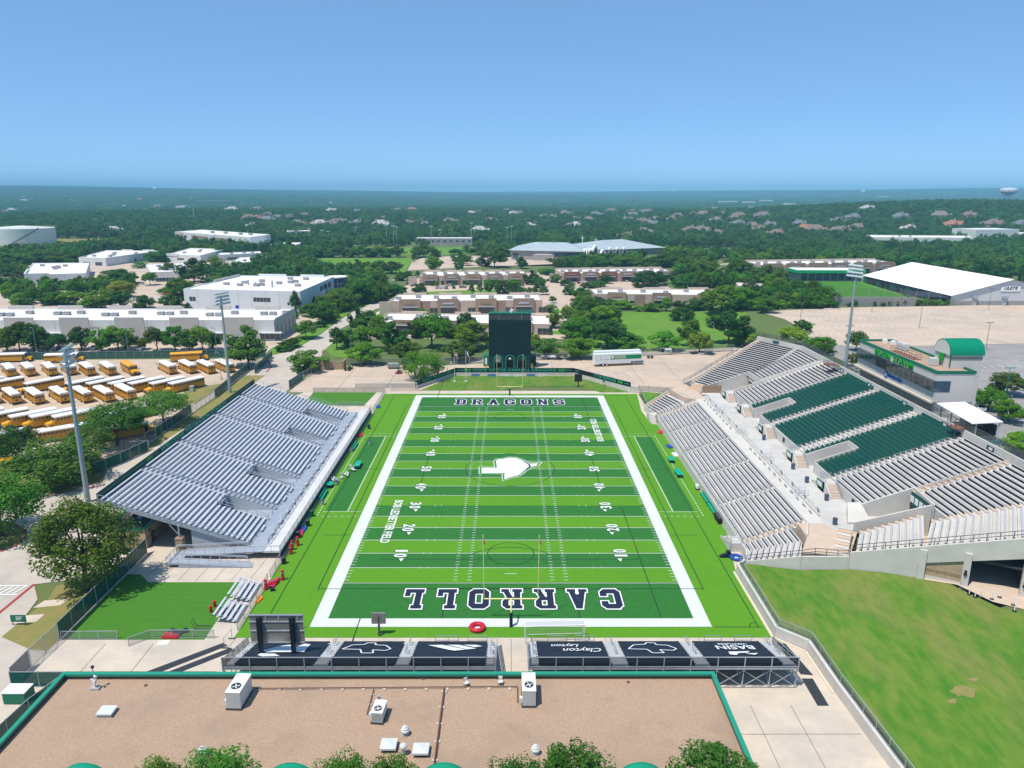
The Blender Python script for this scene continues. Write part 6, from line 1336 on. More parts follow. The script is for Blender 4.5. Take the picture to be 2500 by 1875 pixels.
for x, r in ((-.8, .7), (1.1, .42)):
    for y in (-.65, .65): wheel(t, x, y, r, .3)
MB().bar((-.2, .5, 1.0), (1.9, .5, .5), .1, .12).bar((-.2, -.5, 1.0), (1.9, -.5, .5), .1, .12).ob('loader_arm', TG, parent=t, world=False); MB().box(1.8, -.8, .1, 2.3, .8, .6).ob('bucket', TG, parent=t, world=False); MB().tube([(-1.0, -.4, 1.0), (-1.0, -.4, 2.2), (-1.0, .4, 2.2), (-1.0, .4, 1.0)], .04, 5).ob('roll_bar', BLACK, parent=t, world=False)
t = thing('mower', 'red and grey mower parked on the north lot', 'mower', (-34.8, 82.5, 0), .4); MB().box(-.9, -.7, .25, .6, .7, .5).ob('cutting_deck', RED, parent=t, world=False); MB().box(-.5, -.35, .5, .5, .35, 1.0).ob('body', STEEL_D, parent=t, world=False); MB().box(-.2, -.25, 1.0, .1, .25, 1.4).ob('seat', BLACK, parent=t, world=False)
for x in (-.8, .7):
    for y in (-.6, .6): wheel(t, x, y, .28, .2)
t = thing('storage_trailer', 'grey covered utility cart on the north lot', 'cart', (-37.6, 89.7, 0), .05); MB().prism([(-1.9, -1), (1.9, -1), (1.9, 1), (-1.9, 1)], .5, 1.5).ob('cover', mat('cart_grey', (.22, .26, .24), .5), parent=t, world=False); MB().box(-1.7, -.9, 1.5, 1.7, .9, 1.75).ob('lid', mat('cart_grey2', (.3, .34, .32), .5), parent=t, world=False)
for x in (-1.2, 1.2): wheel(t, x, -.9, .3, .2); wheel(t, x, .9, .3, .2)
t = thing('wood_crate', 'dark wooden bin beside the grey utility cart', 'crate', (-33.2, 88.3, 0)); MB().box(-1.2, -1, 0, 1.2, 1, .1).ob('floor', BRW, parent=t, world=False)
for b in ((-1.2, -1, 1.2, -.9), (-1.2, .9, 1.2, 1), (-1.2, -.9, -1.1, .9), (1.1, -.9, 1.2, .9)): MB().box(b[0], b[1], .1, b[2], b[3], 1.3).ob('side', BRW, parent=t, world=False)
# a person crossing the lot, bending forward (skin body)
def person(label, loc, rz, shirt, pants):
    t = thing('person', label, 'person', loc, rz)
    J = {'pel': (0, 0, .92, .15), 'spine': (.10, 0, 1.15, .14), 'chest': (.22, 0, 1.36, .16), 'neck': (.31, 0, 1.50, .06), 'head': (.37, 0, 1.62, .095), 'crown': (.39, 0, 1.72, .08)}
    E_ = [('pel', 'spine'), ('spine', 'chest'), ('chest', 'neck'), ('neck', 'head'), ('head', 'crown')]
    for s, nm in ((-1, 'l'), (1, 'r')):
        k = .18*s
        J.update({'hip'+nm: (0, .1*s, .88, .1), 'kne'+nm: (.08+k, .11*s, .48, .07), 'ank'+nm: (-.05+k*1.3, .11*s, .09, .05), 'toe'+nm: (.12+k*1.3, .12*s, .04, .045), 'sho'+nm: (.22, .19*s, 1.40, .07), 'elb'+nm: (.30-k*.6, .24*s, 1.13, .05), 'wri'+nm: (.45-k*.6, .22*s, .93, .035), 'han'+nm: (.50-k*.6, .21*s, .85, .04)})
        E_ += [('pel', 'hip'+nm), ('hip'+nm, 'kne'+nm), ('kne'+nm, 'ank'+nm), ('ank'+nm, 'toe'+nm), ('chest', 'sho'+nm), ('sho'+nm, 'elb'+nm), ('elb'+nm, 'wri'+nm), ('wri'+nm, 'han'+nm)]
    names = list(J); me = bpy.data.meshes.new('body'); me.from_pydata([J[n][:3] for n in names], [(names.index(a), names.index(b)) for a, b in E_], [])
    o = bpy.data.objects.new('body', me); COL.objects.link(o); sk = o.modifiers.new('s', 'SKIN'); o.modifiers.new('d', 'SUBSURF').render_levels = 1
    for v, n in zip(me.skin_vertices[0].data, names): v.radius = (J[n][3], J[n][3]); v.use_root = n == 'pel'
    dg = bpy.context.evaluated_depsgraph_get(); m2 = bpy.data.meshes.new_from_object(o.evaluated_get(dg)); bpy.data.objects.remove(o)
    SK = mat('skin', (.32, .18, .12), .6)
    m2.materials.clear()
    for m in (SK, shirt, pants, BLACK): m2.materials.append(m)
    for p in m2.polygons: z = p.center.z; p.material_index = 0 if z > 1.46 or (p.center.x > .3 and z < 1.12 and z > .8 and abs(p.center.y) > .15) else 1 if z > .95 else 2 if z > .1 else 3
    o = link('body', m2, t, world=False); MB().lathe([(.02, 1.60), (.10, 1.62), (.11, 1.70), (.08, 1.78), (.02, 1.80)], 10, .36, 0).ob('hair', BLACK, parent=t, world=False)
person('person in dark clothes walking bent forward across the north lot', (-30.1, 74.6, .012), radians(200), mat('shirt_dark', (.03, .035, .05), .8), mat('pants_dark', (.02, .022, .03), .8))
# north boundary fence, signs on it
fence('grey chain-link fence behind the north lot left of the scoreboard', [(-53.5, 93.5), (-36, 94), (-22, 94.5), (-9, 97)], 2.4, CHAIN_D, gap=4)
fence('grey chain-link fence behind the trailers right of the scoreboard', [(8.5, 101.5), (29, 105.6), (59, 111.6), (81, 117.5)], 2.4, CHAIN_D, gap=4)
tag(MB().box(10.6, 102.4, .9, 16.0, 102.5, 1.8).ob('fence_banner', WHITE), 'white banner sagging on the fence right of the scoreboard', 'banner')
t = thing('lot_sign', 'green and white sign board on the north fence', 'sign', (55, 110.6, 0)); MB().box(53.2, 110.5, 1.0, 57.0, 110.6, 2.5).ob('board', WHITE, parent=t); MB().box(53.3, 110.42, 1.1, 54.6, 110.5, 2.4).ob('emblem', NAVY, parent=t); MB().box(54.8, 110.42, 1.3, 56.8, 110.5, 1.8).ob('lettering', GREEN, parent=t)
t = thing('planter_bins', 'pair of low dark bins by the north fence', 'bin', (48.5, 105.5, 0)); MB().box(47.6, 105, 0, 48.4, 105.8, .9).ob('bin', STEEL_D, parent=t); MB().box(48.8, 105, 0, 49.6, 105.8, .9).ob('bin', STEEL_D, parent=t)
t = thing('crowd_barrier', 'white slatted crowd barrier by the north fence', 'barrier', (66.7, 107.5, 0))
for k in range(8): MB().box(65.7+.28*k, 107.45, .15, 65.76+.28*k, 107.55, 1.3).ob('slat', WHITE, parent=t)
MB().box(65.6, 107.4, 1.3, 68.0, 107.6, 1.4).box(65.6, 107.4, .08, 68.0, 107.6, .15).ob('rail', WHITE, parent=t)
fence('low chain-link fence between the banner wall and the far wing', [(36.8, 59.9, .5), (47.2, 57.2, .5), (52, 58.5, .3)], 1.6, CHAIN_D, gap=3)
fence('short sloping chain-link fence at the far east corner of the field', [(35.9, 43, 1.2), (36.6, 59.3, 1.6)], 1.1, CHAIN, gap=3)

# ------------------------------------------------------------------ stadium light poles
LAMP = MB().lathe([(.05, 0), (.38, .02), (.30, .3), (.12, .5), (.05, .52)], 10).mesh('floodlight', mat('lamp_grey', (.55, .62, .64), .35, metal=.3))
def light_pole(label, x, y, z, h, aim):
    t = thing('light_pole', label, 'light pole', (x, y, z), aim, group='stadium light poles')
    MB().tube([(0, 0, 0), (0, 0, h*.5), (0, 0, h)], [.48, .36, .24], 12).ob('pole', mat('pole_blue_grey', (.26, .34, .36), .5), parent=t, world=False)
    for r in range(4):
        zz = h-2.4+r*.95; w = 2.9-.12*r
        MB().box(-.12, -w, zz, .12, w, zz+.14).ob('cross_arm', MATS['pole_blue_grey'], parent=t, world=False)
        n = 9
        for k in range(n): inst('floodlight', LAMP, t, Matrix.Translation((.3, -w+.3+(2*w-.6)*k/(n-1), zz+.30)) @ Matrix.Rotation(radians(125), 4, 'Y'))
    MB().box(-.35, -.5, h-3.6, -.05, .5, h-2.7).ob('ballast_box', GALV, parent=t, world=False)
light_pole('tall floodlight mast nearest the camera on the west side', -77.5, -16.6, 0, 28.2, radians(12)); light_pole('tall floodlight mast at the far end of the west bleacher', -79.5, 59.6, 0, 27.6, radians(-22)); light_pole('tall floodlight mast behind the far end of the home stand', 95.0, 60, 4.9, 30.5, radians(200))
def lamp_post(label, x, y, h=9.0, m=GALV, arms=2, group='car park lamp posts', rz=0.0):
    z = H(x, y); t = thing('lamp_post', label, 'lamp post', (x, y, z), rz, group=group)
    MB().tube([(0, 0, 0), (0, 0, .7)], .28, 8).ob('footing', CONC, parent=t, world=False); MB().tube([(0, 0, .6), (0, 0, h)], [.1, .07], 6).ob('pole', m, parent=t, world=False)
    for k in range(arms): s = (-1, 1)[k]; MB().box(min(.1*s, 1.2*s), -.18, h-.05, max(.1*s, 1.2*s), .18, h+.12).ob('lamp_head', m, parent=t, world=False)
BRZ = mat('post_bronze', (.14, .12, .10), .5); TGN = mat('post_green', (.03, .25, .18), .5)
# ------------------------------------------------------------------ school buses
BUSY = mat('bus_yellow', (.76, .36, .004), .35, spec=.5)
BUSW = mat('bus_white_roof', (.78, .79, .80), .4)
TYRE = mat('tyre', (.02, .02, .022), .8)
def rounded(w, z0, z1, n=4, r=.35):
    "closed half section: flat bottom, vertical sides, crowned top (y, z)"
    P = [(-w, z0), (w, z0), (w, z1-r)]
    for k in range(1, n+1): a = (pi/2)*k/n; P.append((w-r+r*cos(a), z1-r+r*sin(a)))
    for k in range(0, n): a = pi/2+(pi/2)*k/n; P.append((-w+r+r*cos(a), z1-r+r*sin(a)))
    P.append((-w, z1-r)); return P
def make_bus(roofm, name='school_bus'):
    t = bpy.data.objects.new(name, None); COL.objects.link(t); t.empty_display_size = .5
    W = 1.22
    MB().ext([(-5.9, y, z) for y, z in rounded(W, .55, 2.72, 2, .05)], (9.9, 0, 0)).ob('body', BUSY, parent=t, world=False)
    top = [(-W, 2.68), (W, 2.68)]+[(W-.42+.42*cos(a), 2.70+.38*sin(a)) for a in np.linspace(0, pi/2, 5)]+[(-W+.42+.42*cos(a), 2.70+.38*sin(a)) for a in np.linspace(pi/2, pi, 5)]
    MB().ext([(-5.92, y, z) for y, z in top], (9.95, 0, 0)).ob('roof', roofm, parent=t, world=False)
    hd = MB(); hd.add([(4.0, -1.05, .6), (4.0, 1.05, .6), (5.7, .95, .6), (5.7, -.95, .6), (4.0, -1.05, 1.72), (4.0, 1.05, 1.72), (5.6, .8, 1.45), (5.6, -.8, 1.45), (5.72, .85, 1.1), (5.72, -.85, 1.1)], [(3, 2, 1, 0), (4, 5, 6, 7), (0, 1, 5, 4), (1, 2, 8, 6, 5), (3, 0, 4, 7, 9), (7, 6, 8, 9), (9, 8, 2, 3)])
    h = hd.ob('hood', BUSY, parent=t, world=False); MB().box(5.70, -.5, .75, 5.76, .5, 1.2).ob('grille', BLACK, parent=h, world=False)
    for s in (-1, 1): MB().box(5.66, s*.72-.13, .95, 5.75, s*.72+.13, 1.15).ob('headlight', WHITE, parent=h, world=False)
    MB().add([(4.02, -1.1, 1.75), (4.02, 1.1, 1.75), (4.02, 1.08, 2.62), (4.02, -1.08, 2.62)], [(0, 1, 2, 3)]).ob('windshield', GLASS, parent=t, world=False)
    MB().box(5.6, -1.1, .4, 5.85, 1.1, .62).ob('front_bumper', BLACK, parent=t, world=False); MB().box(-6.1, -1.2, .42, -5.88, 1.2, .66).ob('rear_bumper', BLACK, parent=t, world=False)
    wm = MB().box(-.31, -.012, 0, .31, .012, .58).mesh('side_window', GLASS)
    for s in (-1, 1):
        for k in range(12): inst('side_window', wm, t, T(-5.45+.79*k, s*(W+.008), 1.92))
        MB().box(-5.9, s*W-.02, 1.62, 4.0, s*W+.02, 1.70).box(-5.9, s*W-.02, 1.18, 4.0, s*W+.02, 1.25).box(-5.9, s*W-.02, .80, 4.0, s*W+.02, .86).ob('rub_rail', BLACK, parent=t, world=False)
        MB().box(-4.9, s*(W+.01)-.005, 2.52, 3.6, s*(W+.01)+.005, 2.66).ob('name_strip', BUSY, parent=t, world=False)
        MB().tube([(4.1, s*1.1, 1.6), (4.6, s*1.5, 2.0)], .025, 4).box(4.5, s*1.5-.1, 1.7, 4.58, s*1.5+.1, 2.2).ob('mirror', BLACK, parent=t, world=False)
        for x in (-3.0, 4.75):
            w = MB().tube([(x, s*1.24, .5), (x, s*.9, .5)], .5, 14).ob('wheel', TYRE, parent=t, world=False); MB().tube([(x, s*1.26, .5), (x, s*1.24, .5)], .24, 10).ob('rim', mat('rim', (.3, .3, .3), .5), parent=w, world=False)
    MB().box(3.2, -W-.015, .62, 3.95, -W+.01, 2.55).ob('entry_door', GLASS, parent=t, world=False)
    for y0, y1, z0, z1 in ((-.95, -.45, 1.7, 2.4), (.45, .95, 1.7, 2.4), (-.36, .36, 1.75, 2.45), (-.36, .36, 1.05, 1.5)): MB().box(-5.93, y0, z0, -5.9, y1, z1).ob('rear_window', GLASS, parent=t, world=False)
    for y in (-.85, .85): MB().box(-5.935, y-.12, 2.5, -5.9, y+.12, 2.66).box(-5.935, y-.1, 1.3, -5.9, y+.1, 1.48).ob('tail_light', RED, parent=t, world=False)
    mb = MB(); mb.box(-3.5, -.3, 3.07, -2.9, .3, 3.11).box(1.5, -.3, 3.07, 2.1, .3, 3.11); mb.ob('roof_hatch', roofm, parent=t, world=False)
    return t
busW = make_bus(BUSW); busY = make_bus(BUSY); usedb = {}
def bus(label, x, y, ang, kind='W', group='school buses in the lot'):
    src = busW if kind == 'W' else busY
    if kind in usedb: o = dup(src, (x, y, .01), ang)
    else: o = src; usedb[kind] = 1; o.location = (x, y, .01); o.rotation_euler = (0, 0, ang)
    tag(o, label, 'school bus', group); return o
def dirv(a): return Vector((cos(a), sin(a)))
def from_rear(px, py, a, side=-1):
    d = dirv(a); n = Vector((-d.y, d.x)); p = Vector((px, py))+d*6.0+n*(1.22*-side); return p
A1 = radians(132)
R1 = [(-157.2, 77), (-151.1, 77.3), (-146.0, 78.5), (-139.5, 78.8), (-134.2, 80.0), (-128.0, 79.2), (-121.8, 79.7), (-103.8, 81.3), (-97.9, 82.3), (-92.0, 82.1), (-86.6, 83.4)]
k = 0
for p in R1:
    c = from_rear(p[0], p[1], A1, -1); bus('white-roofed school bus, %s from the left in the farthest angled row' % nth(k), c.x, c.y, A1); k += 1
c = Vector((-119.7, 83.5)); bus('all-yellow school bus facing the camera in the farthest angled row', c.x, c.y, A1+pi, 'Y')
A2 = radians(235)
for k, x in enumerate((-154.6, -148.6, -142.7, -131.2, -119.5, -113.7, -107.6, -101.9, -96.0, -90.6)):
    d = dirv(A2); c = Vector((x+.4, 66.5+.12*k/2))+d*6.0; bus('white-roofed school bus, %s from the left in the second slanted row' % nth(k), c.x, c.y, A2)
A3 = radians(136)
for k, p in enumerate(((-142, 47.6), (-136.3, 47.8), (-130.6, 47.8), (-124.5, 47.9), (-118.4, 49.0), (-112.4, 49.4), (-106.8, 49.9), (-102.0, 52.0))):
    c = from_rear(p[0], p[1], A3, -1); bus('white-roofed school bus, %s from the left in the third angled row' % nth(k), c.x, c.y, A3)
A4 = radians(228)
for k, x in enumerate((-126.6, -120.6, -113.6, -108.6, -103.2)):
    d = dirv(A4); c = Vector((x, 34.4))+d*5.9; bus('white-roofed school bus, %s from the left in the fourth slanted row' % nth(k), c.x, c.y, A4)
d = dirv(A4); bus('white-roofed school bus partly hidden behind the paired trees', -95.4, 33.0, A4)
A5 = radians(38)
for k, (x, y, l_) in enumerate(((-113.6, 15.2, 'leftmost white-roofed school bus in the nearest row'), (-101.9, 19.4, 'white-roofed school bus in the middle of the nearest row'), (-88.6, 20.6, 'white-roofed school bus behind the paired trees in the nearest row'))): bus(l_, x, y, A5)
for l_, x, y, a, kd in (('white-roofed school bus at the far left along the green fence', -166.2, 98.6, radians(10), 'W'), ('white-roofed school bus behind the floodlight head along the green fence', -148.6, 98.2, radians(12), 'W'), ('all-yellow school bus with open door along the green fence', -108.0, 100.6, radians(16), 'Y'), ('dark-shaded yellow school bus under the tree at the left edge', -103.6, -3.4, radians(30), 'Y')): bus(l_, x, y, a, kd)
tag(MB().box(-91.3, 60.4, 0, -90.3, 61.4, 1.5).box(-91.4, 60.3, 1.5, -90.2, 61.5, 1.6).ob('utility_box', mat('box_green_grey', (.35, .42, .38), .6)), 'pale green electrical box on the bus lot verge', 'utility box')
LB = mat('post_teal', (.16, .30, .30), .5)
for k, (x, y) in enumerate(((-131.9, 68.6), (-87.6, 74.5))):
    lamp_post(['slim lamp post standing among the school buses', 'slim lamp post beside the buses at the far mast'][k], x, y, 8.5, LB, 1, 'bus lot lamp posts')
for k, (px, py, h) in enumerate(((90, 862, 9), (313, 862, 9), (530, 862, 9), (858, 858, 8))):
    p = at(px, py); lamp_post('teal lamp post, %s from the left behind the green lot fence' % nth(k), p.x, p.y, h, LB, 1, 'teal lamp posts')
for k, (px, py) in enumerate(((2128, 763), (2244, 802), (2413, 756), (2406, 857), (1953, 790), (2068, 857))):
    p = at(px, py, 4.9); lamp_post('bronze lamp post on the east car park, %s one' % nth(k), p.x, p.y, 9.5 if k < 4 else 8.5, BRZ, 2)
p = at(2450, 990, 4.9); lamp_post('green twin lamp post beside the trees behind the press box', p.x, p.y, 9.5, TGN, 2)
p = at(1448, 846); lamp_post('teal lamp post behind the north fence near the trailers', p.x, p.y, 8.5, LB, 1); p = at(1738, 862); lamp_post('teal lamp post at the foot of the east lawn', p.x, p.y, 11, LB, 1)
# ------------------------------------------------------------------ buildings round the stadium
WALLW = mat('wall_white', (.66, .67, .66), .8, (.62, .63, .62), .2, world_pos=True)
WALLC = mat('wall_cool_white', (.66, .69, .71), .8, (.62, .65, .67), .2, world_pos=True)
WALLT = mat('wall_taupe', (.50, .47, .43), .85, (.46, .435, .40), .3, world_pos=True)
WALLP = mat('wall_pinkish', (.52, .41, .34), .85, (.48, .375, .31), .4, world_pos=True)
WALLB = mat('wall_brown', (.33, .23, .17), .85, (.29, .20, .15), .8, world_pos=True)
WSTONE = mat('wall_stone', (.40, .29, .20), .9, (.31, .22, .15), 1.0, bump=.4, bscale=3, world_pos=True)
WGREY = mat('wall_grey_stone', (.33, .32, .31), .9, (.27, .265, .26), .8, world_pos=True)
UNITM = MB().box(-1.3, -.9, .15, 1.3, .9, 1.3).box(-1.35, -.95, 1.3, 1.35, .95, 1.38).box(-1.1, -.7, 0, 1.1, .7, .15).mesh('rooftop_unit', mat('unit_mid', (.34, .345, .35), .6, (.28, .285, .29), 1.0))
def building(label, P, h, wallm=None, roofm=None, name='building', cat='building', wins=(), accents=(), units=(), doors=(), par=.5, z=None, group=None, usc=1.0):
    """flat-roofed block: P corners counter-clockwise; wins/accents/doors given on edge index with fractions along it"""
    wallm = wallm or WALLW; roofm = roofm or ROOFW; P = [Vector(p) for p in P]
    c = sum(P, Vector((0, 0)))/len(P); z = H(c.x, c.y) if z is None else z
    t = thing(name, label, cat, (c.x, c.y, z), group=group)
    n = len(P); ins = []
    mb = MB()
    for i in range(n):
        a, b = P[i], P[(i+1) % n]; d = (b-a).normalized(); nn = Vector((-d.y, d.x))*.35
        mb.prism([a, b, b+nn, a+nn], z-1, z+h)
        if (c.y < 480) and (b-a).length > 14:
            for q_ in range(1, int((b-a).length/7)): p_ = a+d*7*q_; ins.append((p_, d))
    mb.ob('wall', wallm, parent=t); jb = MB()
    for p_, d in ins: o_ = Vector((d.y, -d.x))*.02; jb.prism([p_+o_, p_+d*.09+o_, p_+d*.09-o_, p_-o_], z, z+h-.05)
    if ins: jb.ob('panel_joint', MATS['joint_grey'], parent=t)
    q = [p+(c-p).normalized()*.3 for p in P]; MB().prism(q, z+h-par-.2, z+h-par).ob('roof', roofm, parent=t)
    def onedge(i, f): a, b = P[i], P[(i+1) % n]; return a+(b-a)*f, (b-a).normalized()
    for w in wins:
        i, f0, f1, z0, z1 = w[:5]; m = w[5] if len(w) > 5 else GLASS
        a, d = onedge(i, f0); b, _ = onedge(i, f1); o = Vector((d.y, -d.x))
        win = MB().prism([a+o*.06, b+o*.06, b-o*.02, a-o*.02], z+z0, z+z1).ob('window', m, parent=t)
        ROOTM[win.name] = Matrix()
        L = (b-a).length
        if L > 2.2:
            k = max(1, int(L/1.6)); fr = MB()
            for s in range(1, k): p = a+(b-a)*(s/k); fr.prism([p+o*.1-d*.04, p+o*.1+d*.04, p+o*.05+d*.04, p+o*.05-d*.04], z+z0, z+z1)
            if fr.v: fr.ob('mullion', wallm if m is not GLASSB else GALV, parent=win)
    for w in accents:
        i, f0, f1, hh, m, out = w[:6]; z0 = w[6] if len(w) > 6 else -1
        a, d = onedge(i, f0); b, _ = onedge(i, f1); o = Vector((d.y, -d.x))
        MB().prism([a+o*out, b+o*out, b-o*(.4 if len(w) < 8 else w[7]), a-o*(.4 if len(w) < 8 else w[7])], z+z0, z+hh).ob('facade_panel', m, parent=t)
    for (u, v) in units:
        if n == 4: p = P[0]*(1-u)*(1-v)+P[1]*u*(1-v)+P[2]*u*v+P[3]*(1-u)*v
        else: p = Vector((u, v))
        d = (P[1]-P[0]).normalized(); o = bpy.data.objects.new('rooftop_unit', UNITM); COL.objects.link(o); o.parent = t; o.matrix_parent_inverse = Matrix.Translation((-c.x, -c.y, -z)); o.matrix_basis = T(p.x, p.y, z+h-par, atan2(d.y, d.x), (usc, usc, usc))
    return t
# long warehouse behind the bus fence: front edge 0 runs left to right
W1 = [(-215, 133.5), (-90, 135.5), (-89.7, 163.5), (-215, 163.5)]
fx = lambda x: (x+215)/125
acc = []; win = []
for k in range(6):
    x = -210.2+20.5*k; acc.append((0, fx(x), fx(x+10.9), 9.6, WALLT, 3.2, -.5, -2.7)); acc.append((2, 1-fx(x+11.4), 1-fx(x+1), 9.3, WALLT, .3, 7.4))
    win += [(0, fx(x+12), fx(x+19.5), .6, 3.0)]
t = building('long pale warehouse behind the bus lot with tall taupe entrance panels', W1, 8.1, WALLW, wins=win+[(0, fx(-206+20.5*k+2), fx(-206+20.5*k+8), 5.0, 5.6, mat('shade_grey', (.4, .4, .4), .8)) for k in range(5)], accents=acc+[(0, fx(-198.6+20.5*k), fx(-189.6+20.5*k), 3.4, WALLC, 1.3, 3.0) for k in range(6)], units=[(fx(-205+20.5*k+dx), .42+.1*(k % 2)) for k in range(6) for dx in (4, 7.6)]+[(fx(-205+20.5*k+12), .6) for k in range(6)])
for k in range(6):
    x = -210.2+20.5*k; b = MB()
    for s in (0, 1): b.box(x+3.2+s*3.2, 130.24, .3, x+5.8+s*3.2, 130.32, 2.6)
    b.ob('entrance_glass', GLASS, parent=t)
mb = MB()
for k in range(5): y = 137.5+5.2*k; mb.box(-89.75, y, 0, -89.5, y+1.0, 5.5)
mb.ob('side_pilaster', WALLB, parent=t); MB().box(-89.72, 136, 0, -89.62, 163, 8.6).ob('side_cladding', WALLT, parent=t)
# white office block with round glass corner
W2 = [(-158, 214), (-99, 205), (-97.7, 268), (-152, 275)]
t = building('white two-storey block with round glass corner and blue awning', W2, 10.0, WALLC, wins=[(0, .045, .10, 4.2, 6.2), (0, .60, .745, 4.6, 6.6), (1, .45, .50, 1.2, 4.2), (1, .55, .63, 5.6, 8.0, GLASSB), (1, .66, .76, 5.6, 8.2, GLASSB), (1, .80, .9, 5.6, 8.2, GLASSB), (1, .68, .76, .6, 3.4, GLASSB), (1, .3, .33, .4, 2.6, BLUE), (0, .44, .47, .2, 2.6, BLUE)], units=[(.2+.11*k, .35+.25*((k*7) % 3)/2) for k in range(7)]+[(.35, .3), (.5, .3), (.72, .55), (.78, .8), (.62, .8)], accents=[(3, .02, .5, 10.8, WALLT, .2, 9), (2, .1, .35, 11, WALLC, .2, 9), (2, .5, .8, 11, WALLC, .2, 9)])
MB().lathe([(.1, 0), (5.6, 0), (5.6, 9.2), (.1, 9.2)], 28, -97.2, 273).ob('glass_drum', GLASSB, parent=t)
for k in range(18): a = -pi/2+k*pi/10; MB().bar((-97.2+5.65*cos(a), 273+5.65*sin(a), 0), (-97.2+5.65*cos(a), 273+5.65*sin(a), 9.2), .15, .15).ob('drum_mullion', GALV, parent=t)
for z_ in (3, 6): MB().lathe([(5.55, z_), (5.7, z_), (5.7, z_+.2), (5.55, z_+.2)], 28, -97.2, 273).ob('drum_band', GALV, parent=t)
MB().lathe([(.1, 9.2), (5.9, 9.2), (5.9, 9.7), (.1, 9.7)], 28, -97.2, 273).ob('drum_roof', ROOFW, parent=t)
MB().prism([(-98.2, 250), (-95, 250), (-95, 262), (-98.2, 262)], [4.4, 3.2, 3.2, 4.4], [4.6, 3.4, 3.4, 4.6]).ob('awning', BLUE, parent=t)
for x, y, h_ in ((-118, 224, 3.4), (-128, 229, 2.0), (-133, 233, 2.6), (-126, 232, 2.4)): MB().tube([(x, y, 9.5), (x, y, 9.5+h_)], .5, 10).ob('roof_stack', GALV, parent=t)
building('white single-storey office with dark glass entrance at the left corner', [(-294, 306), (-263, 317), (-300, 388), (-338, 384)], 6.6, WALLW, wins=[(0, .1, .36, .3, 4.4, GLASSB), (0, .68, .92, .8, 3.2, GLASSB), (1, .3, .34, .3, 2.6), (0, .12, .34, 5.0, 5.5, WALLB)], accents=[(0, 0, .4, 7.4, WALLW, 1.0, -.5, -.6), (3, .6, 1, 7.4, WALLW, .3, 5.5)], units=[(.45, .45), (.5, .52), (.42, .56), (.6, .7), (.2, .75), (.48, .62)])
building('white wedge-shaped warehouse beyond the left office court', [(-334, 434), (-311, 430), (-303, 503), (-352, 508)], 6.4, WALLW, wins=[(0, .15, .4, .4, 3.0, GLASSB), (0, .6, .85, .4, 3.0, GLASSB), (1, .5, .53, .3, 3), (1, .85, .88, .3, 3)], units=[(.3+.12*k, .2+.14*((k*3) % 4)) for k in range(6)], accents=[(2, .1, .3, 7.2, WALLW, .3, 5.5), (2, .5, .7, 7.2, WALLW, .3, 5.5)])
building('low white block with dark glass front beside the office court trees', [(-227, 326), (-212, 331), (-232, 392), (-256, 380)], 6.4, WALLW, wins=[(0, .15, .85, .3, 2.6)], units=[(.4, .3), (.6, .45), (.5, .7), (.3, .65), (.7, .2), (.55, .55)])
building('white workshop block with blue doors among the left trees', [(-281, 468), (-249, 457), (-256, 527), (-292, 540)], 6.2, WALLW, wins=[(1, .3, .36, .3, 3, BLUE), (1, .55, .6, .3, 3), (0, .3, .5, 2, 3.4)], units=[(.3, .3), (.6, .5), (.5, .7)], accents=[(0, .0, .35, 7, WALLW, .4, 5)])
building('long three-storey office with brown panels at the far left', [(-377, 703), (-257, 599), (-252, 648), (-368, 752)], 12.5, WALLW, wins=[(0, .12+.006, .17, 6.6, 9.2, GLASSB), (0, .12, .17, 2, 4.6, GLASSB), (0, .36, .40, 6.5, 8.5, GLASSB), (0, .51, .525, 2, 9), (0, .62, .64, 3.5, 9), (0, .72, .74, 4, 8), (0, .77, .79, 4, 8), (0, .33, .44, .3, 3.2)], accents=[(0, .24, .48, 9.8, WALLB, .3), (0, .54, .71, 9.4, WALLB, .3), (0, .48, .56, 12.2, WALLW, .8), (0, .0, .12, 12, WALLP, .5)], units=[(.4, .4), (.55, .5), (.75, .5), (.85, .6)], usc=1.6)
building('white annex with ground-floor bays right of the long office', [(-262, 583), (-212, 590), (-216, 640), (-262, 634)], 5.0, WALLW, wins=[(0, .1+.2*k, .24+.2*k, .3, 3.2) for k in range(4)], units=[(.4, .5), (.7, .4)])
building('pale grey block with small windows beyond the left office', [(-279, 786), (-250, 800), (-258, 830), (-290, 816)], 8.5, WALLT, wins=[(0, .1+.15*k, .18+.15*k, 4, 6) for k in range(6)], roofm=ROOFW)
building('white low store building behind the left tree belt', [(-243, 478), (-214, 500), (-222, 520), (-250, 500)], 5.0, WALLW, wins=[(0, .2, .5, .6, 2.4)], units=[(.3, .4), (.6, .5), (.8, .5)])
building('small white store with rooftop units beside the white block', [(-205, 402), (-183, 422), (-192, 470), (-216, 452)], 5.2, WALLW, wins=[(0, .1, .3, .5, 2.6), (1, .3, .6, .5, 2.6)], units=[(.3, .3), (.5, .5), (.7, .6), (.4, .7)])
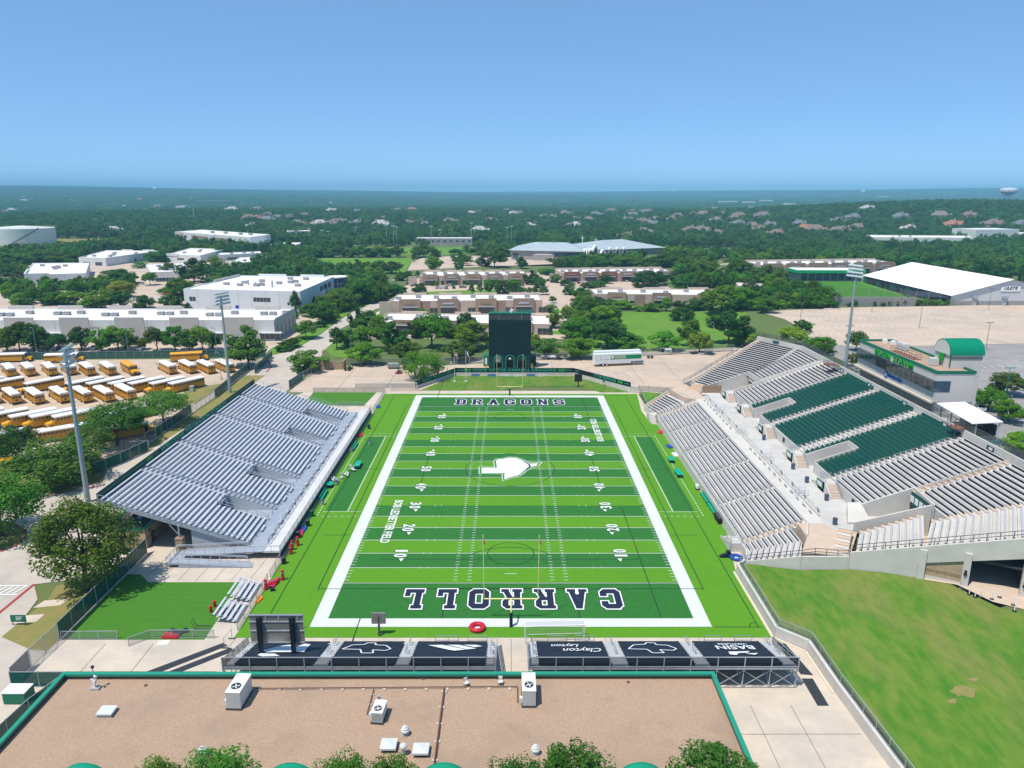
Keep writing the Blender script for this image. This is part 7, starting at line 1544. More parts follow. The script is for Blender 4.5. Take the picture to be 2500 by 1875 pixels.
# shopping rows of the centre: taupe walls with stone entrances
def shops(label, P, h, z=None, n=4, dark=WSTONE, base=None):
    w, a = [], []
    for k in range(n):
        f = (k+.5)/n; a.append((0, f-.07, f+.07, h+.9, dark if k % 2 == 0 else WALLB, .8, -.5, -.3)); w += [(0, f+.10, f+.2*.9, .3, 2.8)]
        a.append((0, f-.2, f-.12, h-.3, WALLB if k % 2 else WALLP, .1)); a.append((2, f-.08, f+.08, h+.8, WALLP, .2, h-.8))
    t = building(label, P, h, base or WALLP, wins=w+[(1, .1, .4, .3, 2.6)], accents=a, units=[((k+.3)/(2*n), .35+.12*((k*5) % 3)) for k in range(2*n)], z=z)
    for k in range(n):
        f = (k+.5)/n; A, B_ = Vector(P[0]), Vector(P[1]); d = (B_-A).normalized(); o = Vector((d.y, -d.x)); p = A+(B_-A)*f+o*.85; zz = H(p.x, p.y) if z is None else z
        q = d*((B_-A).length*.05)
        MB().prism([p-q, p+q, p+q+o*.08, p-q+o*.08], zz+.2, zz+3.0).ob('shop_front', GLASS, parent=t); MB().prism([p-q*1.1, p+q*1.1, p+q*1.1+o*1.0, p-q*1.1+o*1.0], zz+3.2, zz+3.5).ob('canopy', GALV, parent=t)
        MB().prism([p-q*.7, p+q*.7, p+q*.7+o*.1, p-q*.7+o*.1], zz+4.6, zz+5.3).ob('shop_sign', mat('sign_grey', (.5, .52, .55), .6) if k % 2 else WALLB, parent=t)
    return t
shops('tan office row with stone entrances directly behind the scoreboard', [(-55.5, 200), (15.7, 205), (14.5, 226), (-56, 224)], 6.2, n=4)
shops('tan shop row farther back left of centre with clipped shrubs in front', [(-55.4, 311), (10.5, 320), (9.5, 342), (-56, 338)], 6.0, n=5)
shops('low tan building with white roof half hidden by trees behind the scoreboard', [(-54, 153), (16, 147.5), (17, 170), (-53, 176)], 4.6, n=3)
shops('tan office row with stone panels right of centre beside the lawn', [(43.2, 228), (110, 223), (112, 248), (43, 248)], 6.2, n=3)
shops('brick and stucco shop row in front of the church', [(34.3, 331), (107, 338), (105, 366), (31, 356)], 5.8, n=6, dark=mat('wall_brick_red', (.26, .12, .085), .9, (.22, .10, .07), 1.2, world_pos=True))
shops('tan shop row behind the green pavilion at the right', [(161, 330), (255, 345), (255, 372), (158, 356)], 6.5, n=6)
building('low tan utility block beside the right avenue', [(118, 236), (131, 232), (134, 246), (121, 250)], 4.6, WALLP, units=[(.5, .5)])
building('long grey metal shed with white roof by the ball fields', [(-103, 683), (-41, 685), (-41, 703), (-103, 701)], 7.0, WGREY, wins=[(0, .05+.11*k, .1+.11*k, 3, 4.6) for k in range(9)], par=.1)
building('white school-like building with red base far right', [(396, 668), (500, 660), (520, 700), (410, 712)], 8.5, WALLW, wins=[(0, .06, .2, 2.6, 5), (0, .32, .46, 2.6, 5)], units=[(.3, .5), (.4, .4)], accents=[(0, 0, .6, 2, WALLB, .2)])
building('tall white box building among trees at the far right', [(543, 724), (600, 734), (592, 770), (535, 758)], 12, WALLW, wins=[(0, .1, .16, 4, 7)])
building('white low wing beside the tall box at the far right edge', [(604, 730), (700, 745), (694, 775), (600, 762)], 6, WALLW, units=[(.3, .5), (.6, .5)])
# storage tank
tk = thing('storage_tank', 'huge white cylindrical storage tank at the far left', 'tank', (-543, 690, H(-543, 690))); z0 = H(-543, 690)-1
MB().lathe([(.1, z0), (34, z0), (34, z0+17.5), (33.5, z0+17.6), (.1, z0+20)], 56, -543, 690).ob('shell', mat('tank_white', (.66, .68, .69), .6, (.61, .63, .64), .1, world_pos=True), parent=tk, smooth=False)
mb = MB(); n_ = 14
for k in range(n_): a0, a1 = -1.35+.55*k/n_*1.6, -1.35+.55*(k+1)/n_*1.6; mb.bar((-543+34.6*cos(a0), 690+34.6*sin(a0), z0+17.5*k/n_+.5), (-543+34.6*cos(a1), 690+34.6*sin(a1), z0+17.5*(k+1)/n_+.5), .7, 1.2)
mb.ob('stair', mat('stair_brown', (.22, .18, .14), .8), parent=tk)
mb = MB()
for k in range(40): a0, a1 = 2*pi*k/40, 2*pi*(k+1)/40; mb.bar((-543+33.8*cos(a0), 690+33.8*sin(a0), z0+18.6), (-543+33.8*cos(a1), 690+33.8*sin(a1), z0+18.6), .15, .15); mb.bar((-543+33.8*cos(a0), 690+33.8*sin(a0), z0+17.5), (-543+33.8*cos(a0), 690+33.8*sin(a0), z0+18.6), .12, .12)
mb.ob('guard_rail', mat('rail_yellow', (.55, .42, .1), .6), parent=tk)
# church
ch = thing('church', 'large church with pale metal hipped roofs, white pointed gables and two crosses', 'church', (70, 505, 0))
CR = mat('church_roof', (.40, .46, .48), .5, (.36, .42, .44), .1, world_pos=True); CW = mat('church_wall', (.36, .335, .31), .9, (.31, .29, .27), .6, world_pos=True)
def hip(P, z0, z1, ridge, m, parent, nm='roof', over=0.0):
    "hipped roof over quad P with ridge between two points"
    a, b = ridge; vs = [(p[0], p[1], z0) for p in P]+[(a[0], a[1], z1), (b[0], b[1], z1)]
    return MB().add(vs, [(0, 1, 5, 4), (1, 2, 5), (2, 3, 4, 5), (3, 0, 4), (3, 2, 1, 0)]).ob(nm, m, parent=parent)
L_ = [(2, 497), (62, 484), (72, 535), (10, 552)]; R_ = [(70, 492), (138, 528), (118, 575), (50, 545)]
MB().prism(L_, 0, 8).ob('hall_wall', CW, parent=ch); MB().prism(R_, 0, 8.5).ob('hall_wall', CW, parent=ch)
hip([(-1, 496), (64, 481.5), (75, 537), (8, 555)], 8, 13.5, ((24, 522), (50, 516)), CR, ch); hip([(68, 488.5), (142, 527), (120, 579), (46, 547)], 8.5, 15, ((84, 526), (104, 540)), CR, ch)
MB().prism([(20, 489), (38, 485), (40, 494), (22, 498)], 0, 5).ob('porch_block', CW, parent=ch); MB().prism([(22, 490), (36, 487), (37, 490), (23, 493)], 5, 5.3).ob('porch_roof', ROOFW, parent=ch)
for a, b, zz in (((25, 488.8), (34, 486.8), (.2, 3.4)),): MB().prism([a, b, (b[0], b[1]-.3), (a[0], a[1]-.3)][::-1], *zz).ob('garage_door', WHITE, parent=ch)
for f0, f1, z_0, z_1 in ((.62, .95, 3.2, 6.6), (.02, .1, 1.5, 5.5)):
    a, b = Vector(L_[0]), Vector(L_[1]); p, q = a+(b-a)*f0, a+(b-a)*f1; o = Vector((-.21, -.98)); MB().prism([p, q, q+o*.2, p+o*.2][::-1], z_0, z_1).ob('window_band', GLASSB, parent=ch)
def gable(x, y, w, h, ang, nm='gable'):
    "white pointed frame with tall blue window"
    c_, s_ = cos(ang), sin(ang); f = lambda u, o, z: (x+c_*u+s_*o, y+s_*u-c_*o, z)
    g = MB().ext([f(-w/2, 0, 0), f(w/2, 0, 0), f(w/2, 0, h*.72), f(0, 0, h), f(-w/2, 0, h*.72)], (s_*-2.5, c_*2.5, 0)).ob(nm, WHITE, parent=ch)
    MB().ext([f(-w*.3, .1, .8), f(w*.3, .1, .8), f(w*.3, .1, h*.66), f(0, .1, h*.84), f(-w*.3, .1, h*.66)], (s_*.08, -c_*.08, 0)).ob('gable_window', GLASSB, parent=ch)
for k in range(3): gable(88+6.6*k, 500+3.5*k, 4.6, 10.5-.2*k, radians(28))
for k in range(5): gable(64.5+2.2*k, 484.5+2.0*k, 1.5, 10.5, radians(42), 'pier_gable')
gable(74, 491, 6, 13, radians(35)); gable(80.5, 492, 5, 9, radians(30))
MB().prism([(66, 482), (86, 489), (84, 494), (64, 487)], 3.4, 4.0).ob('entrance_canopy', WHITE, parent=ch)
for x, y in ((67, 483), (75, 486), (84, 490)): MB().box(x-.5, y-.5, 0, x+.5, y+.5, 3.4).ob('canopy_column', WHITE, parent=ch)
for x, y, z_ in ((64, 508, 13.5), (74, 492, 13)):
    MB().box(x-.22, y-.22, z_-4, x+.22, y+.22, z_+6.2).box(x-1.4, y-.2, z_+3.8, x+1.4, y+.2, z_+4.3).ob('cross', WHITE, parent=ch)
for x, y in ((30, 517), (40, 515), (52, 513)): MB().add([(x-3, y, 11.8), (x+3, y, 11.8), (x, y, 14.6), (x, y+8, 13)], [(0, 1, 2), (1, 3, 2), (3, 0, 2)]).ob('dormer', CR, parent=ch)
MB().prism([(118, 519), (138, 527), (134, 536), (114, 528)], 0, 7.6).ob('side_wing', CW, parent=ch)
# white tension hall with soccer pitch and green pavilion
zd = H(230, 240); dm = thing('sports_hall', 'big white fabric sports hall with ULETE sign at the right', 'sports hall', (234, 242, zd))
EV, AP = 4.5, 12.2
PVC = mat('pvc_white', (.86, .86, .86), .6); HW = mat('hall_wall', (.55, .57, .59), .6)
for s, x in ((-1, 206), (1, 262)): MB().add([(x, 198, zd+EV), (234, 198, zd+AP), (234, 287, zd+AP), (x, 287, zd+EV)], [(0, 1, 2, 3)]).ob('fabric_roof', PVC, parent=dm)
MB().ext([(206.6, 199, zd-1), (261.4, 199, zd-1), (261.4, 199, zd+EV-.1), (234, 199, zd+AP-.15), (206.6, 199, zd+EV-.1)], (0, .4, 0)).ob('gable_wall', HW, parent=dm); MB().box(206.4, 198.8, zd-1, 262, 199.0, zd+2.1).ob('base_band', WGREY, parent=dm)
MB().box(206.5, 199.4, zd-1, 206.9, 286, zd+EV-.2).ob('side_wall', mat('hall_dark', (.10, .11, .12), .6), parent=dm); MB().ext([(206.6, 286, zd-1), (261.4, 286, zd-1), (261.4, 286, zd+EV-.1), (234, 286, zd+AP-.15), (206.6, 286, zd+EV-.1)], (0, .4, 0)).ob('gable_wall', HW, parent=dm)
for k in range(16): y = 203+5.2*k; MB().box(206.2, y, zd, 206.5, y+.5, zd+EV).ob('side_post', STEEL_D, parent=dm); MB().box(206.3, y+1, zd+.5, 206.48, y+4, zd+3.2).ob('side_bay', GLASS if k % 3 else GREEN, parent=dm)
MB().box(229.2, 198.7, zd+6.6, 238.2, 198.95, zd+9).ob('sign_board', WHITE, parent=dm); text('sign_text', 'ULETE', 1.9, face_mat((233.6, 198.66, zd+8.0), (1, 0, 0), (0, 0, 1)), NAVY, dm, ext=.02, bold=.05, width=6.4, shear=.2)
for x in (217.5, 231.5, 245): MB().box(x-1.2, 197.6, zd+3.4, x+1.2, 199, zd+4.6).box(x-.9, 198.2, zd-.5, x+.9, 199, zd+3.4).ob('air_handler', GALV, parent=dm)
patch('soccer_pitch', [(153, 200), (190, 200), (196, 268), (160, 268)], TURF_P, 3.2, flat=zd); lines('pitch_line', [(156, 203, 188, 203), (156, 203, 163, 262), (188, 203, 193, 262), (158, 230, 192, 230)], .3, mat('pitch_yellow', (.4, .45, .1), .8), 3.23, z=zd)
t = thing('stone_retaining_wall', 'grey split-block retaining wall below the small soccer pitch', 'wall', (170, 196, zd)); MB().box(151.5, 195.4, zd-1, 188, 196.4, zd+4.2).box(150.8, 195.4, zd-1, 151.6, 212, zd+4.2).ob('wall', mat('split_grey', (.36, .345, .33), .9, (.29, .28, .27), .8, bump=.6, bscale=2, world_pos=True), parent=t)
fence('tall black netting fence on posts round the small soccer pitch', [(150, 212, zd+1), (151, 195, zd+.2), (188, 195, zd+.2), (206, 197, zd+.2)], 8, glassmesh('ball_net', (.04, .05, .05), .12), post=STEEL_D, gap=7, rails=False)
pv = thing('green_pavilion', 'low pavilion with bright green fascia beyond the small soccer pitch', 'building', (181, 276, zd)); MB().box(163, 273, zd-1, 199, 284, zd+8.3).ob('wall', WGREY, parent=pv); MB().box(161, 270.5, zd+7.4, 200, 285, zd+9.0).ob('fascia', mat('bright_green', (.0, .35, .12), .5), parent=pv); MB().box(161.4, 271, zd+9.0, 199.6, 284.6, zd+9.15).ob('roof', ROOFW, parent=pv)
for k in range(8): MB().box(165+4.2*k, 272.8, zd+3.2, 168.2+4.2*k, 273, zd+7).ob('window', GLASSB, parent=pv)
t = thing('shade_sail', 'dark fabric shade canopy beside the white sports hall', 'canopy', (197, 205, zd)); MB().prism([(188, 200), (206, 199), (206, 212), (190, 214)], [zd+4.2, zd+3.4, zd+4.4, zd+5], [zd+4.3, zd+3.5, zd+4.5, zd+5.1]).ob('fabric', mat('shade_grey_d', (.035, .04, .05), .8), parent=t)
for x, y in ((188.5, 200.5), (205.5, 199.5), (205.5, 211.5), (190.5, 213.5)): MB().box(x-.1, y-.1, zd, x+.1, y+.1, zd+4).ob('post', STEEL_D, parent=t)
# ball field light poles, cell tower, power poles
LG2 = mat('pole_pale', (.36, .44, .44), .6)
for k, (x, y, h_) in enumerate(((-123, 654, 22), (-120, 655, 20.5), (-222, 689, 17), (-208, 690, 15), (-201, 690, 14), (-179, 732, 16), (-140, 712, 20), (-83, 656, 21), (-69, 605, 20), (-41, 676, 24), (-2, 687, 19), (3, 697, 20))):
    t = thing('field_light', 'slim ball field light pole, %s from the left beyond the school lawn' % nth(sorted([-222, -208, -201, -179, -140, -123, -120, -83, -69, -41, -2, 3]).index(x)), 'light pole', (x, y, H(x, y)), group='ball field lights')
    MB().tube([(0, 0, 0), (0, 0, h_)], [.3, .2], 6).ob('pole', LG2, parent=t, world=False); MB().box(-2, -.2, h_-.6, 2, .2, h_+.4).ob('lamp_bar', LG2, parent=t, world=False)
t = thing('cell_tower', 'slender grey cell tower rising from the trees at left', 'tower', (-534, 1134, H(-534, 1134))); MB().tube([(0, 0, 0), (0, 0, 46)], [.9, .4], 8).ob('mast', LG2, parent=t, world=False); MB().lathe([(.5, 38), (1.6, 38), (1.6, 40.5), (.5, 40.5)], 8).ob('antenna_array', LG2, parent=t, world=False)
for k, (x, y) in enumerate(((-345, 560), (-330, 590), (-420, 640), (-440, 655), (-460, 670), (120, 620), (250, 640), (330, 620))):
    t = thing('power_pole', 'wooden power pole, %s from the left among the far trees' % nth(sorted(range(8), key=lambda q: ((-345, -330, -420, -440, -460, 120, 250, 330)[q])).index(k)), 'power pole', (x, y, H(x, y)), group='power poles'); MB().tube([(0, 0, 0), (0, 0, 13)], [.22, .16], 6).ob('pole', mat('pole_wood', (.16, .12, .09), .9), parent=t, world=False); MB().box(-1.5, -.1, 11.8, 1.5, .1, 12.1).ob('cross_arm', MATS['pole_wood'], parent=t, world=False)
# water towers on the horizon
def water_tower(label, x, y, zb, h, r, wall, band=None):
    g = H(x, y)-2; t = thing('water_tower', label, 'water tower', (x, y, g))
    MB().lathe([(r*.34, g), (r*.3, zb-h*.32)], 20, x, y).ob('pedestal', wall, parent=t)
    MB().lathe([(r*.3, zb-h*.34), (r*.98, zb-.02*h), (r*1.0, zb+h*.16), (r*.96, zb+h*.3), (r*.6, zb+h*.36), (.5, zb+h*.38)], 32, x, y).ob('bowl', band or wall, parent=t)
    if band:
        MB().lathe([(r*1.005, zb), (r*1.015, zb+h*.15), (r*.975, zb+h*.305), (r*.6, zb+h*.365), (.5, zb+h*.385)], 32, x, y).ob('upper_bowl', wall, parent=t)
        for k in range(20): a = 2*pi*k/20; MB().bar((x+r*1.015*cos(a), y+r*1.015*sin(a), zb+h*.03), (x+r*1.015*cos(a), y+r*1.015*sin(a), zb+h*.13), .4, r*.16, up=(-sin(a), cos(a), 0)).ob('arch_mark', band, parent=t)
TW = mat('tower_white', (.7, .7, .69), .6)
water_tower('red and white bowl water tower at the right edge of the horizon', 1750, 2500, 66, 36, 27, TW, mat('tower_red', (.30, .10, .08), .7))
for l_, px, py, d in (('white water tower on the left horizon above the cell tower', 379, 459, 6000), ('small white water tower on the horizon left of centre', 619, 462, 8200), ('white water tower on the right horizon', 2107, 466, 6200), ('tiny pale water tower on the right horizon', 2060, 460, 8500), ('tiny pale water tower right of the centre horizon', 1645, 464, 7800)):
    r_ = ray(px, py); k = (d-CY)/r_.y; water_tower(l_, CX+k*r_.x, d, CZ+k*r_.z-8, 44, 17 if d < 7000 else 15, TW)
for k, (px, py, w, d) in enumerate(((1778, 482, 90, 3800), (1830, 484, 50, 3600), (1872, 481, 60, 4000), (2160, 474, 60, 5200), (2010, 487, 40, 3000), (1930, 487, 36, 3100), (62, 485, 30, 3200), (445, 507, 30, 2300))):
    r_ = ray(px, py); q = (d-CY)/r_.y; x = CX+q*r_.x; building('distant pale block on the horizon %s' % ['right of centre, widest', 'second right of centre', 'third right of centre', 'near the right water towers', 'before the right ridge', 'left of the ridge', 'at far left', 'left of the cell tower'][k], [(x-w/2, d-15), (x+w/2, d-15), (x+w/2, d+30), (x-w/2, d+30)], 13, WALLW, wins=[(0, .1, .4, 3, 7)], group='distant blocks', z=H(x, d)+3)
# ------------------------------------------------------------------ cars
CARM = {}
def car_proto(colname, col):
    t = bpy.data.objects.new('parked_car', None); COL.objects.link(t)
    m = mat('car_'+colname, col, .25, spec=.6)
    side = [(-2.25, .3), (2.25, .3), (2.3, .75), (1.5, .92), (.75, 1.42), (-1.2, 1.46), (-2.0, 1.0), (-2.3, .92)]
    MB().ext([(x, -.88, z) for x, z in side], (0, 1.76, 0)).ob('body', m, parent=t, world=False)
    for s in (-.885, .885): MB().add([(x, s, z) for x, z in [(1.3, .95), (.68, 1.36), (-1.1, 1.4), (-1.75, 1.0)]], [(0, 1, 2, 3)]).ob('side_glass', GLASS, parent=t, world=False)
    MB().add([(1.52, -.75, .94), (1.52, .75, .94), (.79, .72, 1.41), (.79, -.72, 1.41)], [(0, 1, 2, 3)]).ob('windshield', GLASS, parent=t, world=False); MB().add([(-2.02, -.72, 1.02), (-2.02, .72, 1.02), (-1.24, .7, 1.465), (-1.24, -.7, 1.465)], [(0, 1, 2, 3)]).ob('rear_glass', GLASS, parent=t, world=False)
    for x in (-1.4, 1.4):
        for s in (-1, 1): MB().tube([(x, s*.7, .33), (x, s*.92, .33)], .33, 10).ob('wheel', TYRE, parent=t, world=False)
    return t
CC = {'white': (.7, .7, .7), 'black': (.015, .016, .02), 'silver': (.42, .44, .46), 'red': (.4, .02, .02), 'blue': (.03, .07, .2), 'grey': (.15, .16, .17)}
CARS = [(915, 862, 'blue', 'beside the red pickup in the left office court'), (320, 694, 'black', 'first of the trio in the left office court'), (333, 694, 'grey', 'middle of the trio in the left office court'), (345, 694, 'silver', 'last of the trio in the left office court'), (262, 678, 'red', 'under the tree in the left office court'), (275, 688, 'blue', 'beside the tree in the left office court'), (255, 675, 'white', 'behind the red car in the left office court'),
 (545, 675, 'black', 'left of the row by the white store'), (552, 675, 'black', 'middle of the row by the white store'), (560, 674, 'grey', 'right of the row by the white store'), (410, 720, 'red', 'on the street left of the white block'), (490, 645, 'blue', 'at the workshop doors'), (500, 641, 'red', 'at the workshop right end'),
 (1000, 695, 'black', 'pickup-sized at the left entry of the centre shops'), (1056, 697, 'black', 'before the second entrance of the centre shops'), (1072, 705, 'silver', 'nearest at the left of the centre shops'), (1090, 705, 'grey', 'third in the row of the centre shops'), (1099, 698, 'silver', 'before the stone entrance of the centre shops'), (1082, 705, 'white', 'fourth in the row of the centre shops'), (1108, 704, 'black', 'right in the row of the centre shops'), (1130, 703, 'grey', 'rightmost of the centre shops'), (960, 688, 'white', 'van-like by the trees left of the centre shops'), (738, 632, 'black', 'at the left edge of the school lawn'), (745, 630, 'white', 'second at the left edge of the school lawn'), (752, 629, 'silver', 'third at the left edge of the school lawn'),
 (1338, 686, 'black', 'left of the pair at the lot entry'), (1347, 689, 'blue', 'right of the pair at the lot entry'), (1392, 692, 'blue', 'before the brick shop row'), (1412, 692, 'red', 'before the brick shop row, red one'), (1425, 690, 'white', 'before the brick shop row, white one'), (1530, 687, 'silver', 'before the middle of the brick shop row'), (1545, 690, 'black', 'under the trees before the brick shop row'), (1402, 735, 'red', 'parked on the court road'), (1352, 747, 'white', 'first by the court tree'), (1356, 757, 'white', 'second by the court tree'), (1770, 620, 'black', 'alone in the church lot'), (1640, 690, 'red', 'at the right end of the brick shop row'),
 (1262, 700, 'black', 'in the shrubs right of the centre shops'), (1276, 698, 'grey', 'last right of the centre shops'), (965, 770, 'blue', 'under the office row left end'), (1163, 856, 'black', 'behind the trees left of the scoreboard'), (235, 852, 'silver', 'behind the green fence'), (345, 853, 'white', 'behind the green fence, right one'), (150, 852, 'grey', 'behind the green fence, left one'), (2385, 1000, 'white', 'at the right edge beyond the press box'), (2470, 1002, 'grey', 'at the far right edge beyond the trees')]
cu_ = {}
for px, py, cname, where in CARS:
    z = 4.9 if px > 2300 else 0.0; p = at(px, py, z)
    if cname not in CARM: CARM[cname] = car_proto(cname, CC[cname]); o = CARM[cname]; o.location = (p.x, p.y, z+.05); o.rotation_euler = (0, 0, R.choice((.1, 1.6, 1.5, 1.7)))
    else: o = dup(CARM[cname], (p.x, p.y, z+.05), R.choice((.1, 1.6, 1.5, 1.7)))
    tag(o, '%s car %s' % (cname, where), 'car', 'parked cars')
t = thing('red_pickup_tent', 'small red tent canopy in the left office court', 'canopy', (-260, 352, 0)); MB().add([(-3, -3, 2.2), (3, -3, 2.2), (3, 3, 2.2), (-3, 3, 2.2), (0, 0, 3.8)], [(0, 1, 4), (1, 2, 4), (2, 3, 4), (3, 0, 4)]).ob('cover', RED, parent=t, world=False)
for x in (-2.8, 2.8):
    for y in (-2.8, 2.8): MB().box(x-.05, y-.05, 0, x+.05, y+.05, 2.2).ob('leg', GALV, parent=t, world=False)

# ------------------------------------------------------------------ trees
def crown_mesh(name, seed, nclump, nleaf, leaf, shape='round', m=None):
    "leaf faces spread over many clumps inside a unit crown (height 1, radius .5, base at 0)"
    r = np.random.RandomState(seed); C = []
    while len(C) < nclump:
        p = r.uniform(-1, 1, 3)
        d = np.linalg.norm(p)
        if d > 1 or d < .35: continue
        if shape == 'cone':
            w = max(.12, 1-(p[2]+1)/2*.95); p[:2] *= w
        elif shape == 'flat':
            if p[2] < -.45: continue
        elif shape == 'oval': p[:2] *= (1-.35*max(0, p[2]))
        C.append(p)
    C = np.array(C); rad = r.uniform(.17, .33, nclump)*(1.0 if shape != 'cone' else .62)
    idx = r.randint(0, nclump, nleaf)
    v = r.normal(size=(nleaf, 3)); v /= np.linalg.norm(v, axis=1)[:, None]
    c = C[idx]+v*(rad[idx]*r.uniform(.78, 1.08, nleaf))[:, None]
    n = v*1.0+r.normal(size=(nleaf, 3))*.5+np.array([-.18, -.16, .62]); n /= np.linalg.norm(n, axis=1)[:, None]
    a = np.cross(n, r.normal(size=(nleaf, 3))); a /= np.linalg.norm(a, axis=1)[:, None]; b = np.cross(n, a)
    s = (leaf*r.uniform(.6, 1.3, nleaf))[:, None]
    V = np.stack([c-a*s, c-b*s*.7, c+a*s, c+b*s*.7], 1).reshape(-1, 3); V = V*np.array([.5, .5, .5])+np.array([0, 0, .5])
    me = bpy.data.meshes.new(name); me.vertices.add(len(V)); me.vertices.foreach_set('co', V.ravel())
    me.loops.add(len(V)); me.loops.foreach_set('vertex_index', np.arange(len(V))); me.polygons.add(nleaf); me.polygons.foreach_set('loop_start', np.arange(nleaf)*4); me.polygons.foreach_set('loop_total', np.full(nleaf, 4))
    me.materials.append(m); me.update(); me.validate(); return me
LEAF = {'d': leafmat('leaf_dark', (0.050, 0.144, 0.013), (0.088, 0.206, 0.022)), 'm': leafmat('leaf_mid', (0.077, 0.194, 0.013), (0.125, 0.256, 0.022)), 'l': leafmat('leaf_light', (0.106, 0.250, 0.009), (0.163, 0.325, 0.018)), 'b': leafmat('leaf_bright', (0.138, 0.338, 0.007), (0.200, 0.413, 0.015)), 'y': leafmat('leaf_yellowish', (0.188, 0.237, 0.018), (0.250, 0.300, 0.037))}
BARK = mat('bark', (.085, .062, .045), .95, (.06, .045, .033), 6)
CROWN = {}
for q, k in enumerate('dmlby'):
    CROWN[k] = [crown_mesh('crown', 11+q*7, 46, 6500, .062, 'round', LEAF[k]), crown_mesh('crown', 12+q*7, 34, 5200, .066, 'oval', LEAF[k]), crown_mesh('crown', 13+q*7, 40, 5600, .064, 'flat', LEAF[k])]
CROWN['c'] = [crown_mesh('crown', 71, 40, 3200, .06, 'cone', LEAF['d'])]
CROWN['big'] = [crown_mesh('crown', 91, 95, 15000, .034, 'oval', LEAF['m']), crown_mesh('crown', 92, 80, 11000, .038, 'round', LEAF['m']), crown_mesh('crown', 93, 80, 11000, .038, 'flat', LEAF['m']), crown_mesh('crown', 94, 80, 11000, .038, 'round', LEAF['d']), crown_mesh('crown', 95, 90, 10000, .036, 'round', LEAF['b'])]
def trunk_mesh(seed, lean=.0):
    r = random.Random(seed); mb = MB(); mb.tube([(0, 0, -.05), (.01, 0, .2), (.0, .01, .42)], [.036, .028, .02], 7)
    for k in range(6):
        a = k*1.05+r.uniform(-.3, .3); L = r.uniform(.2, .34); z0 = r.uniform(.2, .4); p1 = (cos(a)*L*.5, sin(a)*L*.5, z0+.14); p2 = (cos(a)*L, sin(a)*L, z0+r.uniform(.2, .42)); mb.tube([(0, 0, z0), p1, p2], [.018, .012, .005], 5)
    mb.tube([(0, 0, .4), (.02, .02, .8)], [.02, .006], 5)
    return mb.mesh('trunk', BARK)
TRUNK = [trunk_mesh(k) for k in range(4)]
NT = 0
def tree(label, x, y, h, w, kind='m', z=None, group='trees', clear=.22, name='tree', var=None, cat='tree'):
    "h total height, w crown width, clear: fraction of bare trunk"
    global NT; NT += 1
    z = H(x, y)-.05 if z is None else z; t = thing(name, label, cat, (x, y, z), R.uniform(0, 6.28), group=group)
    inst('trunk', TRUNK[NT % 4], t, Matrix.Diagonal((h*.9, h*.9, h, 1)))
    cs = CROWN[kind]; me = cs[var if var is not None else NT % len(cs)]
    inst('crown', me, t, Matrix.Translation((0, 0, h*clear)) @ Matrix.Diagonal((w, w*R.uniform(.9, 1.05), h*(1-clear), 1)))
    return t
FR = {'n1': (0, 440), 'n': (620, 440), 'n3': (1240, 440), 'n4': (1860, 440), 'l': (0, 840), 'll': (0, 1200), 'a': (620, 840), 'r': (1860, 800)}
KN = {'d': 'dark green', 'm': 'mid green', 'l': 'light green', 'b': 'bright green', 'y': 'yellowish green', 'c': 'dark conical'}
